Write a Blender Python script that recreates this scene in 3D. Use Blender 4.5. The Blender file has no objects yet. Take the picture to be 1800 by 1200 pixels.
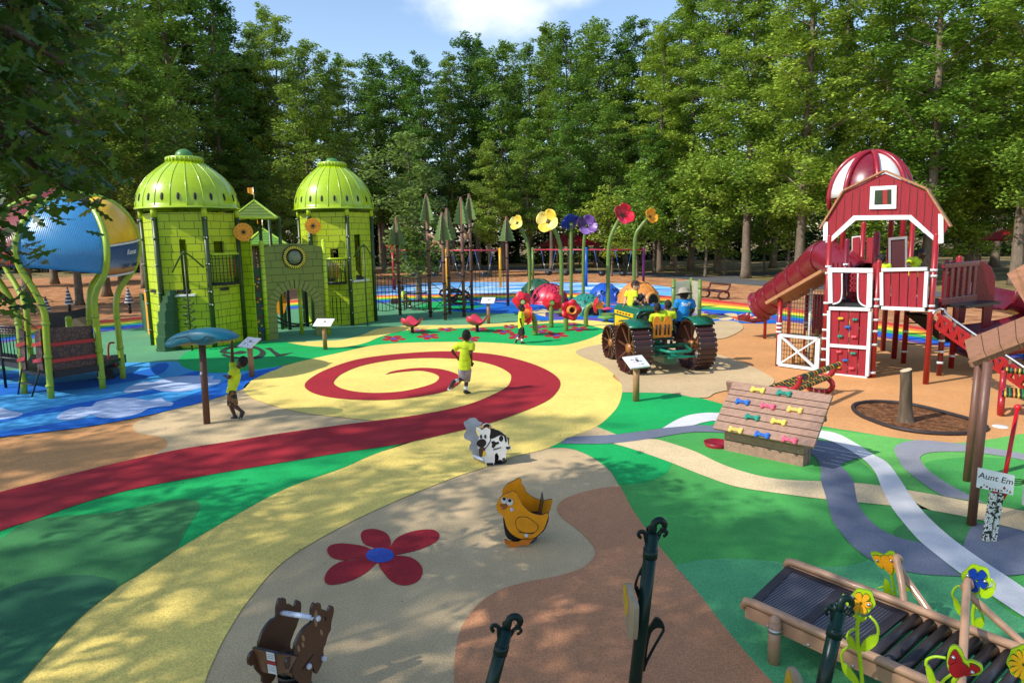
import bpy, math, random
import numpy as np
from mathutils import Vector as V, Matrix as M
from mathutils.geometry import tessellate_polygon
PI = math.pi
R = math.radians
scene = bpy.context.scene
COL = scene.collection
random.seed(7)

# ------------------------------------------------------------------ camera
CAM = V((0, 0, 3.2)); FPX = 1200.0
PITCH, ROLL = R(8.53), R(1.04)
FW = V((0, math.cos(PITCH), -math.sin(PITCH)))
_u0 = V((0, math.sin(PITCH), math.cos(PITCH))); _r0 = V((1, 0, 0))
RT = math.cos(ROLL) * _r0 - math.sin(ROLL) * _u0
UP = math.sin(ROLL) * _r0 + math.cos(ROLL) * _u0
cd = bpy.data.cameras.new("camera"); cam = bpy.data.objects.new("camera", cd); COL.objects.link(cam)
cd.lens = 24; cd.sensor_width = 36; cd.clip_start = .1; cd.clip_end = 2000
cam.matrix_world = M(((RT.x, UP.x, -FW.x, CAM.x), (RT.y, UP.y, -FW.y, CAM.y), (RT.z, UP.z, -FW.z, CAM.z), (0, 0, 0, 1)))
scene.camera = cam

def ray(px, py):
    return FW + RT * ((px - 900) / FPX) + UP * ((600 - py) / FPX)
def G(px, py, z=0.0):                      # point of the ground (or of the level z) seen at a pixel of the survey photo
    d = ray(px, py); t = (z - CAM.z) / d.z
    return CAM + d * t
def AT(px, py, Y):                         # point at distance Y ahead
    d = ray(px, py); return CAM + d * (Y / d.y)
def ZH(py, base, px=None):                 # height above a ground point at image row py (vertical line)
    # solve along the vertical through base
    b = V((base[0], base[1], 0)) - CAM
    # row: v = (p.UP)/(p.FW)
    v = (600 - py) / FPX
    # (b+zZ).UP = v*(b+zZ).FW
    return (v * b.dot(FW) - b.dot(UP)) / (UP.z - v * FW.z)
class Plane:                               # a vertical plane through two ground points; pixel -> (u, z)
    def __init__(s, a, b):
        s.o = V((a[0], a[1], 0)); s.u = V((b[0] - a[0], b[1] - a[1], 0)); s.L = s.u.length; s.u.normalize()
        s.n = V((s.u.y, -s.u.x, 0))        # towards the right-hand side of a->b, i.e. the viewer when b is right of a
    def uz(s, px, py):
        d = ray(px, py); t = (s.o - CAM).dot(s.n) / d.dot(s.n); p = CAM + d * t
        return ((p - s.o).dot(s.u), p.z)
    def off(s, k):                         # the same plane moved k towards the viewer
        a = s.o + s.n * k; b = a + s.u * s.L
        return Plane(a, b)
    def mat(s):                            # local x along, y away from the viewer, z up
        return M(((s.u.x, -s.n.x, 0, s.o.x), (s.u.y, -s.n.y, 0, s.o.y), (0, 0, 1, 0), (0, 0, 0, 1)))
def mpp(p): return (V(p) - CAM).dot(FW) / FPX     # metres per survey pixel at a point

# ------------------------------------------------------------------ mesh builder
class MB:
    def __init__(s): s.v = []; s.f = []; s.m = []; s.s = []; s.T = M.Identity(4)
    def add(s, vs, fs, mi=0, sm=False):
        b = len(s.v); T = s.T
        s.v += [T @ V(p) for p in vs]
        for f in fs: s.f.append([b + i for i in f]); s.m.append(mi); s.s.append(sm)
        return s
    def box(s, c, d, mi=0, R_=None):
        x, y, z = d[0] / 2, d[1] / 2, d[2] / 2; c = V(c)
        vs = [V((sx * x, sy * y, sz * z)) for sx in (-1, 1) for sy in (-1, 1) for sz in (-1, 1)]
        if R_ is not None: vs = [R_ @ p for p in vs]
        return s.add([c + p for p in vs], [(0, 1, 3, 2), (4, 6, 7, 5), (0, 4, 5, 1), (2, 3, 7, 6), (0, 2, 6, 4), (1, 5, 7, 3)], mi)
    def bar(s, a, b, w, h, mi=0, up=(0, 0, 1)):
        a, b = V(a), V(b); y = (b - a); L = y.length; y.normalize(); u = V(up)
        if abs(y.dot(u)) > .99: u = V((0, 1, 0))
        x = y.cross(u).normalized(); z = x.cross(y)
        return s.box((a + b) / 2, (w, L, h), mi, M((x, y, z)).transposed())
    def tube(s, pts, r, n=10, mi=0, cap=True, closed=False, sq=(1, 1)):
        P = [V(p) for p in pts]; k = len(P)
        rr = r if isinstance(r, (list, tuple)) else [r] * k
        vs = []; nx = None
        for i in range(k):
            if closed: t = P[(i + 1) % k] - P[i - 1]
            else: t = P[min(i + 1, k - 1)] - P[max(i - 1, 0)]
            t = t.normalized() if t.length > 1e-9 else V((0, 0, 1))
            if nx is None:
                a = V((0, 0, 1)) if abs(t.z) < .9 else V((0, 1, 0))
                nx = t.cross(a).normalized()
            nx = (nx - t * nx.dot(t)); nx.normalize(); ny = t.cross(nx)
            for j in range(n):
                q = 2 * PI * j / n
                vs.append(P[i] + (nx * math.cos(q) * sq[0] + ny * math.sin(q) * sq[1]) * rr[i])
        fs = []
        for i in range(k if closed else k - 1):
            a = i * n; b = ((i + 1) % k) * n
            for j in range(n): fs.append((a + j, a + (j + 1) % n, b + (j + 1) % n, b + j))
        s.add(vs, fs, mi, True)
        if cap and not closed:
            b = len(s.v) - len(vs)
            s.f.append([b + j for j in range(n)][::-1]); s.m.append(mi); s.s.append(False)
            s.f.append([b + (k - 1) * n + j for j in range(n)]); s.m.append(mi); s.s.append(False)
        return s
    def lathe(s, prof, n=20, c=(0, 0, 0), mi=0, X=None, sm=True, a0=0, a1=2 * PI, mis=None):
        c = V(c); full = abs(a1 - a0 - 2 * PI) < 1e-6; cols = n if full else n + 1
        vs = []
        for r, z in prof:
            for j in range(cols):
                q = a0 + (a1 - a0) * j / n
                p = V((r * math.cos(q), r * math.sin(q), z)); vs.append((X @ p if X is not None else p) + c)
        for i in range(len(prof) - 1):
            fs = []
            for j in range(n):
                j2 = (j + 1) % cols
                fs.append((i * cols + j, i * cols + j2, (i + 1) * cols + j2, (i + 1) * cols + j))
            if i == 0: s.add(vs, [], mi); base = len(s.v) - len(vs)
            for f in fs: s.f.append([base + k for k in f]); s.m.append(mis[i] if mis else mi); s.s.append(sm)
        return s
    def prism(s, poly, t0, t1, mi=0, emi=None, X=None, sm=False):   # polygon (u, w) -> X @ (u, t, w)
        emi = mi if emi is None else emi; n = len(poly)
        X = X or M.Identity(4)
        tri = tessellate_polygon([[V((p[0], p[1], 0)) for p in poly]])
        ar = sum(poly[i][0] * poly[(i + 1) % n][1] - poly[(i + 1) % n][0] * poly[i][1] for i in range(n))
        vs = [X @ V((p[0], t0, p[1])) for p in poly] + [X @ V((p[0], t1, p[1])) for p in poly]
        def area(t): a, b, c = [poly[i] for i in t]; return (b[0] - a[0]) * (c[1] - a[1]) - (c[0] - a[0]) * (b[1] - a[1])
        fr = [t if area(t) > 0 else t[::-1] for t in tri]
        s.add(vs, fr + [tuple(i + n for i in t[::-1]) for t in fr], mi)
        b = len(s.v) - 2 * n
        for i in range(n):
            j = (i + 1) % n; f = [b + i, b + n + i, b + n + j, b + j]
            s.f.append(f if ar > 0 else f[::-1]); s.m.append(emi); s.s.append(sm)
        return s
    def ball(s, c, r, n=12, mi=0, X=None, lo=-1.0):
        r = (r, r, r) if not isinstance(r, (tuple, list)) else r
        k = max(4, n // 2 + 1); prof = []
        for i in range(k + 1):
            q = -PI / 2 + PI * i / k
            if lo > -1: q = math.asin(lo) + (PI / 2 - math.asin(lo)) * i / k
            prof.append((math.cos(q), math.sin(q)))
        S = M.Diagonal((r[0], r[1], r[2]))
        return s.lathe(prof, n, c, mi, (X.to_3x3() @ S) if X is not None else S)
    def panel(s, w, h, holes, t, mi=0, x0=0.0, z0=0.0, emi=None):   # rectangular sheet with rectangular holes; x, z plane, thickness along +y
        emi = mi if emi is None else emi
        xs = sorted({x0, x0 + w} | {a for q in holes for a in (q[0], q[2])}); zs = sorted({z0, z0 + h} | {a for q in holes for a in (q[1], q[3])})
        xs = [a for a in xs if x0 - 1e-6 <= a <= x0 + w + 1e-6]; zs = [a for a in zs if z0 - 1e-6 <= a <= z0 + h + 1e-6]
        def solid(i, j):
            if not (0 <= i < len(xs) - 1 and 0 <= j < len(zs) - 1): return False
            cx, cz = (xs[i] + xs[i + 1]) / 2, (zs[j] + zs[j + 1]) / 2
            return not any(q[0] < cx < q[2] and q[1] < cz < q[3] for q in holes)
        for i in range(len(xs) - 1):
            for j in range(len(zs) - 1):
                if not solid(i, j): continue
                a, b, c, d = xs[i], xs[i + 1], zs[j], zs[j + 1]
                s.add([(a, 0, c), (b, 0, c), (b, 0, d), (a, 0, d)], [(0, 1, 2, 3)], mi)
                s.add([(a, t, c), (b, t, c), (b, t, d), (a, t, d)], [(3, 2, 1, 0)], mi)
                if not solid(i - 1, j): s.add([(a, 0, c), (a, 0, d), (a, t, d), (a, t, c)], [(0, 1, 2, 3)], emi)
                if not solid(i + 1, j): s.add([(b, 0, c), (b, 0, d), (b, t, d), (b, t, c)], [(3, 2, 1, 0)], emi)
                if not solid(i, j - 1): s.add([(a, 0, c), (b, 0, c), (b, t, c), (a, t, c)], [(3, 2, 1, 0)], emi)
                if not solid(i, j + 1): s.add([(a, 0, d), (b, 0, d), (b, t, d), (a, t, d)], [(0, 1, 2, 3)], emi)
        return s
    def build(s, name, mats, parent=None, local=False, frame=None, bevel=0, sub=0):
        me = bpy.data.meshes.new(name)
        W = PM[parent.name] if parent is not None else M.Identity(4)
        if frame is not None: W = W @ frame if local else frame
        vs = s.v
        if parent is not None and not local and frame is None:
            I = W.inverted(); vs = [I @ p for p in vs]
        me.from_pydata([tuple(p) for p in vs], [], s.f)
        mats = mats if isinstance(mats, (list, tuple)) else [mats]
        for m in mats: me.materials.append(m)
        me.polygons.foreach_set("material_index", s.m); me.polygons.foreach_set("use_smooth", s.s)
        me.update()
        o = bpy.data.objects.new(name, me); COL.objects.link(o)
        if parent is not None:
            o.parent = parent
            if frame is not None: o.matrix_local = frame if local else PM[parent.name].inverted() @ frame
        elif frame is not None: o.matrix_world = frame
        PM[o.name] = W
        if bevel:
            b = o.modifiers.new("bevel", "BEVEL"); b.width = bevel; b.segments = 2; b.limit_method = "ANGLE"; b.angle_limit = R(40)
        if sub:
            b = o.modifiers.new("sub", "SUBSURF"); b.levels = sub; b.render_levels = sub
        return o
PM = {}

def tag(o, label=None, cat=None, group=None, kind=None):
    if label: o["label"] = label
    if cat: o["category"] = cat
    if group: o["group"] = group
    if kind: o["kind"] = kind
    return o
def thing(name, label, cat, loc=(0, 0, 0), rz=0.0, group=None, scale=1.0):
    o = bpy.data.objects.new(name, None); COL.objects.link(o)
    o.empty_display_size = .2
    o.location = V(loc); o.rotation_euler = (0, 0, rz); o.scale = (scale,) * 3
    PM[o.name] = M.Translation(V(loc)) @ M.Rotation(rz, 4, "Z") @ M.Scale(scale, 4)
    return tag(o, label, cat, group)
KIDS = {}
def kids(o): return [c for c in bpy.data.objects if c.parent == o]
def dup(root, loc, rz, label=None, group=None, scale=None):
    if root.name not in KIDS: KIDS[root.name] = [(c, kids(c)) for c in kids(root)]
    r = root.copy(); COL.objects.link(r); r.location = V(loc); r.rotation_euler = (0, 0, rz)
    if scale is not None: r.scale = scale if isinstance(scale, (tuple, list)) else (scale,) * 3
    if label: r["label"] = label
    if group: r["group"] = group
    for ch, gs in KIDS[root.name]:
        c = ch.copy(); COL.objects.link(c); c.parent = r
        for g in gs:
            d = g.copy(); COL.objects.link(d); d.parent = c
    return r
def label_part(o, label): o["label"] = label; return o

def crom(pts, n=6, closed=True):           # Hermite curve; a point with a third value is a sharp corner
    k = len(pts); out = []
    P = [V((p[0], p[1])) for p in pts]; sharp = [len(p) > 2 for p in pts]
    rng = range(k) if closed else range(k - 1)
    for i in rng:
        a, b = P[i], P[(i + 1) % k]
        def tan(j):
            if sharp[j % k]: return None
            if not closed and (j == 0 or j == k - 1): return None
            return (P[(j + 1) % k] - P[(j - 1) % k]) / 2
        ta, tb = tan(i), tan((i + 1) % k); L = (b - a).length
        def lim(t):
            if t is None: return None
            return t * min(1.0, 1.2 * L / max(t.length, 1e-6))
        ta, tb = lim(ta), lim(tb)
        if ta is None and tb is None:
            out.append(a); continue
        if ta is None: ta = (b - a)
        if tb is None: tb = (b - a)
        for q in range(n):
            t = q / n; h = t * t * (3 - 2 * t)
            out.append(a * (1 - h) + b * h + ta * (t ** 3 - 2 * t * t + t) + tb * (t ** 3 - t * t))
    if not closed: out.append(P[-1])
    return [(p.x, p.y) for p in out]
def curve3(pts, n=6):                      # smooth open curve through 3D points
    P = [V(p) for p in pts]; k = len(P); out = []
    for i in range(k - 1):
        a, b = P[i], P[i + 1]
        ta = (P[i + 1] - P[i - 1]) / 2 if i else (b - a)
        tb = (P[i + 2] - P[i]) / 2 if i < k - 2 else (b - a)
        for q in range(n):
            t = q / n; h = t * t * (3 - 2 * t)
            out.append(a * (1 - h) + b * h + ta * (t ** 3 - 2 * t * t + t) + tb * (t ** 3 - t * t))
    out.append(P[-1]); return out

# ------------------------------------------------------------------ materials
def lin(c): return tuple(((x / 255 + .055) / 1.055) ** 2.4 if x > 10 else x / 255 / 12.92 for x in c) + (1,)
MATS = {}
def nodes(m):
    m.use_nodes = True; nt = m.node_tree; return nt, nt.nodes["Principled BSDF"]
def mat(name, col, rough=.5, metal=0.0, var=.12, vs=6.0, bump=0.0, bs=40.0, spec=.5, coat=0.0, fine=0.0, mid=0.0):
    """colour in sRGB 0-255; var: broad wear variation; fine: small grain variation"""
    if name in MATS: return MATS[name]
    m = bpy.data.materials.new(name); nt, b = nodes(m); L = nt.links.new; N = nt.nodes.new
    b.inputs["Roughness"].default_value = rough; b.inputs["Metallic"].default_value = metal
    b.inputs["Specular IOR Level"].default_value = spec; b.inputs["Coat Weight"].default_value = coat
    c = lin(col); b.inputs["Base Color"].default_value = c
    tc = N("ShaderNodeTexCoord")
    last = None
    def layer(prev, scale, amt, det):
        t = N("ShaderNodeTexNoise"); t.inputs["Scale"].default_value = scale; t.inputs["Detail"].default_value = det
        L(tc.outputs["Object"], t.inputs["Vector"])
        mr = N("ShaderNodeMapRange"); mr.inputs[1].default_value = .3; mr.inputs[2].default_value = .7
        mr.inputs[3].default_value = 1 - amt; mr.inputs[4].default_value = 1 + amt
        L(t.outputs["Fac"], mr.inputs[0])
        mx = N("ShaderNodeMix"); mx.data_type = "RGBA"; mx.blend_type = "MULTIPLY"; mx.inputs[0].default_value = 1
        if prev is None: mx.inputs[6].default_value = c
        else: L(prev, mx.inputs[6])
        L(mr.outputs[0], mx.inputs[7]); return mx.outputs[2]
    if var: last = layer(last, vs, var, 4)
    if mid: last = layer(last, .23, mid, 6); last = layer(last, 5.5, mid * .7, 5)
    if fine: last = layer(last, bs, fine, 1)
    if last is not None: L(last, b.inputs["Base Color"])
    if var:
        t = N("ShaderNodeTexNoise"); t.inputs["Scale"].default_value = vs * 1.7; L(tc.outputs["Object"], t.inputs["Vector"])
        mr = N("ShaderNodeMapRange"); mr.inputs[3].default_value = max(.02, rough - .12); mr.inputs[4].default_value = min(1, rough + .12)
        L(t.outputs["Fac"], mr.inputs[0]); L(mr.outputs[0], b.inputs["Roughness"])
    if bump:
        t = N("ShaderNodeTexNoise"); t.inputs["Scale"].default_value = bs; t.inputs["Detail"].default_value = 2
        L(tc.outputs["Object"], t.inputs["Vector"])
        bn = N("ShaderNodeBump"); bn.inputs["Strength"].default_value = bump; bn.inputs["Distance"].default_value = .01
        L(t.outputs["Fac"], bn.inputs["Height"]); L(bn.outputs["Normal"], b.inputs["Normal"])
    MATS[name] = m; return m
def rubber(name, col): return mat("rubber_" + name, col, .85, var=.1, vs=.7, fine=(.12 if min(col) > 190 else .22), bs=75, bump=.35, spec=.3, mid=.07)
def brick_mat(name, col, line, bw=.42, bh=.23, mortar=.009, sc=1.0):
    if name in MATS: return MATS[name]
    m = bpy.data.materials.new(name); nt, b = nodes(m); L = nt.links.new; N = nt.nodes.new
    tc = N("ShaderNodeTexCoord"); sp = N("ShaderNodeSeparateXYZ"); cb = N("ShaderNodeCombineXYZ")
    L(tc.outputs["Object"], sp.inputs[0]); L(sp.outputs[0], cb.inputs[0]); L(sp.outputs[2], cb.inputs[1])
    t = N("ShaderNodeTexBrick"); L(cb.outputs[0], t.inputs["Vector"])
    t.inputs["Scale"].default_value = sc; t.inputs["Brick Width"].default_value = bw; t.inputs["Row Height"].default_value = bh
    t.inputs["Mortar Size"].default_value = mortar; t.inputs["Mortar Smooth"].default_value = .1; t.offset = .37; t.squash = 1.45; t.squash_frequency = 3
    t.inputs["Color1"].default_value = lin(col); t.inputs["Color2"].default_value = lin(tuple(int(x * .95) for x in col)); t.inputs["Mortar"].default_value = lin(line)
    L(t.outputs["Color"], b.inputs["Base Color"]); b.inputs["Roughness"].default_value = .42
    bn = N("ShaderNodeBump"); bn.inputs["Strength"].default_value = .4; bn.inputs["Distance"].default_value = .01; bn.invert = True
    L(t.outputs["Fac"], bn.inputs["Height"]); L(bn.outputs[0], b.inputs["Normal"])
    MATS[name] = m; return m
def leaf_mat(name, c1, c2, trans=.3, rough=.5, nscale=.45):
    m = bpy.data.materials.new(name); nt, b = nodes(m); L = nt.links.new; N = nt.nodes.new
    tc = N("ShaderNodeTexCoord"); oi = N("ShaderNodeObjectInfo")
    t = N("ShaderNodeTexNoise"); t.inputs["Scale"].default_value = nscale; t.inputs["Detail"].default_value = 5; L(tc.outputs["Object"], t.inputs["Vector"])
    w = N("ShaderNodeTexWhiteNoise"); w.noise_dimensions = "3D"
    gm = N("ShaderNodeNewGeometry"); 
    mr = N("ShaderNodeMapRange"); mr.inputs[1].default_value = .3; mr.inputs[2].default_value = .7; L(t.outputs["Fac"], mr.inputs[0])
    a = N("ShaderNodeMath"); a.operation = "MULTIPLY_ADD"; L(gm.outputs["Random Per Island"], a.inputs[0]); a.inputs[1].default_value = .5
    a2 = N("ShaderNodeMath"); a2.operation = "MULTIPLY"; L(mr.outputs[0], a2.inputs[0]); a2.inputs[1].default_value = .5; L(a2.outputs[0], a.inputs[2])
    mx = N("ShaderNodeMix"); mx.data_type = "RGBA"; mx.inputs[6].default_value = lin(c1); mx.inputs[7].default_value = lin(c2); L(a.outputs[0], mx.inputs[0])
    hs = N("ShaderNodeHueSaturation"); L(mx.outputs[2], hs.inputs["Color"])
    m1 = N("ShaderNodeMapRange"); m1.inputs[3].default_value = .475; m1.inputs[4].default_value = .525; L(oi.outputs["Random"], m1.inputs[0]); L(m1.outputs[0], hs.inputs["Hue"])
    m2 = N("ShaderNodeMapRange"); m2.inputs[3].default_value = 1.25; m2.inputs[4].default_value = .75; L(oi.outputs["Random"], m2.inputs[0]); L(m2.outputs[0], hs.inputs["Value"])
    L(hs.outputs[0], b.inputs["Base Color"]); b.inputs["Roughness"].default_value = rough; b.inputs["Specular IOR Level"].default_value = .4
    tr = N("ShaderNodeBsdfTranslucent"); L(hs.outputs[0], tr.inputs["Color"])
    ms = N("ShaderNodeMixShader"); ms.inputs[0].default_value = trans; L(b.outputs[0], ms.inputs[1]); L(tr.outputs[0], ms.inputs[2])
    L(ms.outputs[0], nt.nodes["Material Output"].inputs["Surface"])
    MATS[name] = m; return m
def stripe_mat(name, stops, axis=0, freq=1.0, rough=.45):   # repeating hard colour stripes along one object axis
    if name in MATS: return MATS[name]
    m = bpy.data.materials.new(name); nt, b = nodes(m); L = nt.links.new; N = nt.nodes.new
    tc = N("ShaderNodeTexCoord"); sp = N("ShaderNodeSeparateXYZ"); L(tc.outputs["Object"], sp.inputs[0])
    a = N("ShaderNodeMath"); a.operation = "MULTIPLY"; a.inputs[1].default_value = freq; L(sp.outputs[axis], a.inputs[0])
    f = N("ShaderNodeMath"); f.operation = "FRACT"; L(a.outputs[0], f.inputs[0])
    cr = N("ShaderNodeValToRGB"); cr.color_ramp.interpolation = "CONSTANT"
    el = cr.color_ramp.elements
    while len(el) < len(stops): el.new(.5)
    for e, (p, c) in zip(el, stops): e.position = p; e.color = lin(c)
    L(f.outputs[0], cr.inputs[0]); L(cr.outputs[0], b.inputs["Base Color"]); b.inputs["Roughness"].default_value = rough
    MATS[name] = m; return m
def wood(name, col, axis=0):
    if name in MATS: return MATS[name]
    m = mat(name, col, .65, var=.18, vs=3, bump=.25, bs=30, fine=.1)
    for n in m.node_tree.nodes:              # stretch the grain along the board
        if n.type == "TEX_NOISE":
            mp = m.node_tree.nodes.new("ShaderNodeMapping"); s = [8, 8, 8]; s[axis] = .7; mp.inputs["Scale"].default_value = s
            l = n.inputs["Vector"].links[0]; src = l.from_socket; m.node_tree.links.new(src, mp.inputs[0]); m.node_tree.links.new(mp.outputs[0], n.inputs["Vector"])
    return m

# ------------------------------------------------------------------ light
SUN_EL, SUN_DIR = R(42), V((-.9, -.42, 0)).normalized()
w = bpy.data.worlds.new("World"); scene.world = w; w.use_nodes = True
nt = w.node_tree; L = nt.links.new; N = nt.nodes.new; bg = nt.nodes["Background"]
sky = N("ShaderNodeTexSky"); sky.sky_type = "NISHITA"; sky.sun_disc = False; sky.sun_elevation = SUN_EL
sky.sun_rotation = math.atan2(SUN_DIR.x, SUN_DIR.y); sky.dust_density = .6; sky.altitude = 100
tc = N("ShaderNodeTexCoord"); mp = N("ShaderNodeMapping"); mp.inputs["Scale"].default_value = (7, 7, 12)
L(tc.outputs["Generated"], mp.inputs[0])
nz = N("ShaderNodeTexNoise"); nz.inputs["Scale"].default_value = 1.0; nz.inputs["Detail"].default_value = 9; nz.inputs["Roughness"].default_value = .55
L(mp.outputs[0], nz.inputs["Vector"])
cr = N("ShaderNodeMapRange"); cr.interpolation_type = "SMOOTHSTEP"; cr.inputs[1].default_value = .05; cr.inputs[2].default_value = .8; cr.inputs[3].default_value = 0; cr.inputs[4].default_value = .9
acc = None                                  # a few separate small clouds: noise raised near each centre direction
for cx_, cy_, wid in ((850, 12, .17), (1010, -12, .07), (300, -500, .3), (-900, -300, .35), (2600, -400, .3)):
    dv = ray(cx_, cy_).normalized(); vm = N("ShaderNodeVectorMath"); vm.operation = "SUBTRACT"; L(tc.outputs["Generated"], vm.inputs[0]); vm.inputs[1].default_value = dv
    vs2 = N("ShaderNodeVectorMath"); vs2.operation = "MULTIPLY"; L(vm.outputs[0], vs2.inputs[0]); vs2.inputs[1].default_value = (1 / wid, 1 / wid, 2.3 / wid)
    ln = N("ShaderNodeVectorMath"); ln.operation = "LENGTH"; L(vs2.outputs[0], ln.inputs[0])
    m1 = N("ShaderNodeMath"); m1.operation = "MULTIPLY_ADD"; L(ln.outputs["Value"], m1.inputs[0]); m1.inputs[1].default_value = -.75; m1.inputs[2].default_value = .35
    if acc is None: acc = m1
    else: m2 = N("ShaderNodeMath"); m2.operation = "MAXIMUM"; L(acc.outputs[0], m2.inputs[0]); L(m1.outputs[0], m2.inputs[1]); acc = m2
nzc = N("ShaderNodeMath"); nzc.operation = "MULTIPLY_ADD"; L(nz.outputs["Fac"], nzc.inputs[0]); nzc.inputs[1].default_value = 1.5; nzc.inputs[2].default_value = -.45
sm_ = N("ShaderNodeMath"); sm_.operation = "ADD"; L(nzc.outputs[0], sm_.inputs[0]); L(acc.outputs[0], sm_.inputs[1]); L(sm_.outputs[0], cr.inputs[0])
mx = N("ShaderNodeMix"); mx.data_type = "RGBA"; mx.inputs[7].default_value = (5.6, 5.8, 6.1, 1)
L(cr.outputs[0], mx.inputs[0]); L(sky.outputs[0], mx.inputs[6]); L(mx.outputs[2], bg.inputs[0]); bg.inputs[1].default_value = .15
sl = bpy.data.lights.new("sun", "SUN"); sl.energy = 3.2; sl.angle = R(.53); sl.color = (1, .955, .89)
so = bpy.data.objects.new("sun", sl); COL.objects.link(so)
d = SUN_DIR * math.cos(SUN_EL) + V((0, 0, math.sin(SUN_EL))); so.rotation_euler = d.to_track_quat("Z", "Y").to_euler(); so.location = (-20, -10, 25)
scene.view_settings.view_transform = "Standard"; scene.view_settings.look = "None"; scene.view_settings.gamma = 1; scene.view_settings.exposure = 0.62
scene.cycles.use_denoising = True
scene.cycles.max_bounces = 6; scene.cycles.transparent_max_bounces = 8
# ================================================================== the ground and its painted rubber surfaces
def region(name, pts, k, m, n=6, label=None):
    poly = [G(x, y, .0025 * k) for x, y in crom(pts, n)]
    mb = MB(); tri = tessellate_polygon([poly])
    def up(t): a, b, c = [poly[i] for i in t]; return (b - a).cross(c - a).z > 0
    mb.add(poly, [t if up(t) else t[::-1] for t in tri])
    o = mb.build(name, m); tag(o, kind="structure"); 
    return o
Y_ = rubber("yellow", (238, 209, 110)); RED = rubber("red", (160, 32, 42)); EM = rubber("emerald", (16, 166, 84)); BEI = rubber("beige", (200, 173, 130))
TAN = rubber("tan", (206, 148, 92)); MED = rubber("green", (74, 160, 76)); LIM = rubber("lime", (102, 178, 84)); DUL = rubber("dull_green", (90, 148, 108))
DKG = rubber("dark_green", (46, 104, 70)); OLG = rubber("moss_green", (62, 128, 70)); SEA = rubber("sea_green", (88, 168, 108)); GRY = rubber("slate", (112, 118, 132)); LGR = rubber("grey", (146, 146, 150))
WHT = rubber("white", (214, 212, 210)); BLU = rubber("blue", (14, 100, 190)); LBL = rubber("light_blue", (66, 156, 212)); CLD = rubber("cloud", (176, 192, 220)); PUR = rubber("purple", (92, 74, 152)); BLK = rubber("black", (44, 50, 44))
ORG = rubber("orange", (232, 130, 50)); CRM = rubber("cream", (222, 196, 150)); PURB = rubber("violet_blue", (58, 84, 170)); YEL2 = rubber("rainbow_yellow", (240, 210, 60)); GRN2 = rubber("rainbow_green", (70, 170, 80)); RED2 = rubber("rainbow_red", (204, 58, 52))

def earth(name, cols, sc, bump, bs):
    m = bpy.data.materials.new(name); nt, b = nodes(m); L = nt.links.new; N = nt.nodes.new
    tc = N("ShaderNodeTexCoord"); t = N("ShaderNodeTexNoise"); t.inputs["Scale"].default_value = sc; t.inputs["Detail"].default_value = 8; t.inputs["Roughness"].default_value = .7; L(tc.outputs["Object"], t.inputs["Vector"])
    t2 = N("ShaderNodeTexNoise"); t2.inputs["Scale"].default_value = bs; t2.inputs["Detail"].default_value = 3; L(tc.outputs["Object"], t2.inputs["Vector"])
    ad = N("ShaderNodeMath"); ad.operation = "MULTIPLY_ADD"; L(t2.outputs["Fac"], ad.inputs[0]); ad.inputs[1].default_value = .6; L(t.outputs["Fac"], ad.inputs[2])
    mr = N("ShaderNodeMapRange"); mr.inputs[1].default_value = .5; mr.inputs[2].default_value = 1.1; L(ad.outputs[0], mr.inputs[0])
    cr = N("ShaderNodeValToRGB"); el = cr.color_ramp.elements
    while len(el) < len(cols): el.new(.5)
    for i, c in enumerate(cols): el[i].position = i / (len(cols) - 1); el[i].color = lin(c)
    L(mr.outputs[0], cr.inputs[0]); L(cr.outputs[0], b.inputs["Base Color"]); b.inputs["Roughness"].default_value = .95; b.inputs["Specular IOR Level"].default_value = .2
    bn = N("ShaderNodeBump"); bn.inputs["Strength"].default_value = bump; bn.inputs["Distance"].default_value = .03; L(t2.outputs["Fac"], bn.inputs["Height"]); L(bn.outputs[0], b.inputs["Normal"])
    return m
FLOOR = earth("forest_floor", [(74, 62, 44), (104, 98, 58), (148, 124, 82), (176, 152, 104)], .35, .6, 9)
MULCH = earth("mulch", [(96, 58, 34), (158, 104, 66), (206, 150, 104), (226, 180, 134)], 1.2, 1.0, 34)
ASPH = earth("asphalt", [(74, 74, 76), (92, 92, 93), (110, 108, 106)], .8, .3, 60)
mb = MB(); mb.add([(-420, -160, -.006), (420, -160, -.006), (420, 900, -.006), (-420, 900, -.006)], [(0, 1, 2, 3)])
tag(mb.build("ground", FLOOR), kind="structure")
region("mulch_ground", [(-900, 560, 1), (-300, 512), (0, 492), (250, 483), (480, 476), (700, 471), (900, 475), (1080, 482), (1180, 489), (1290, 499), (1400, 507), (1550, 516), (1700, 527), (1900, 545), (2300, 600, 1), (2300, 760, 1), (1200, 640, 1), (600, 600, 1), (-900, 760, 1)], 1, MULCH)
region("asphalt_path", [(560, 466, 1), (760, 465), (900, 469), (1060, 475), (1180, 480), (1290, 489), (1400, 497), (1550, 506), (1800, 524), (2100, 560, 1), (2100, 585, 1), (1800, 536), (1550, 514), (1400, 506), (1290, 498), (1180, 489), (1060, 482), (900, 475), (700, 471), (560, 473, 1)], 2, ASPH)
region("branch_path", [(1255, 485, 1), (1300, 480), (1400, 478), (1500, 480, 1), (1500, 484, 1), (1400, 482), (1320, 485), (1300, 490, 1)], 3, ASPH)
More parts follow.
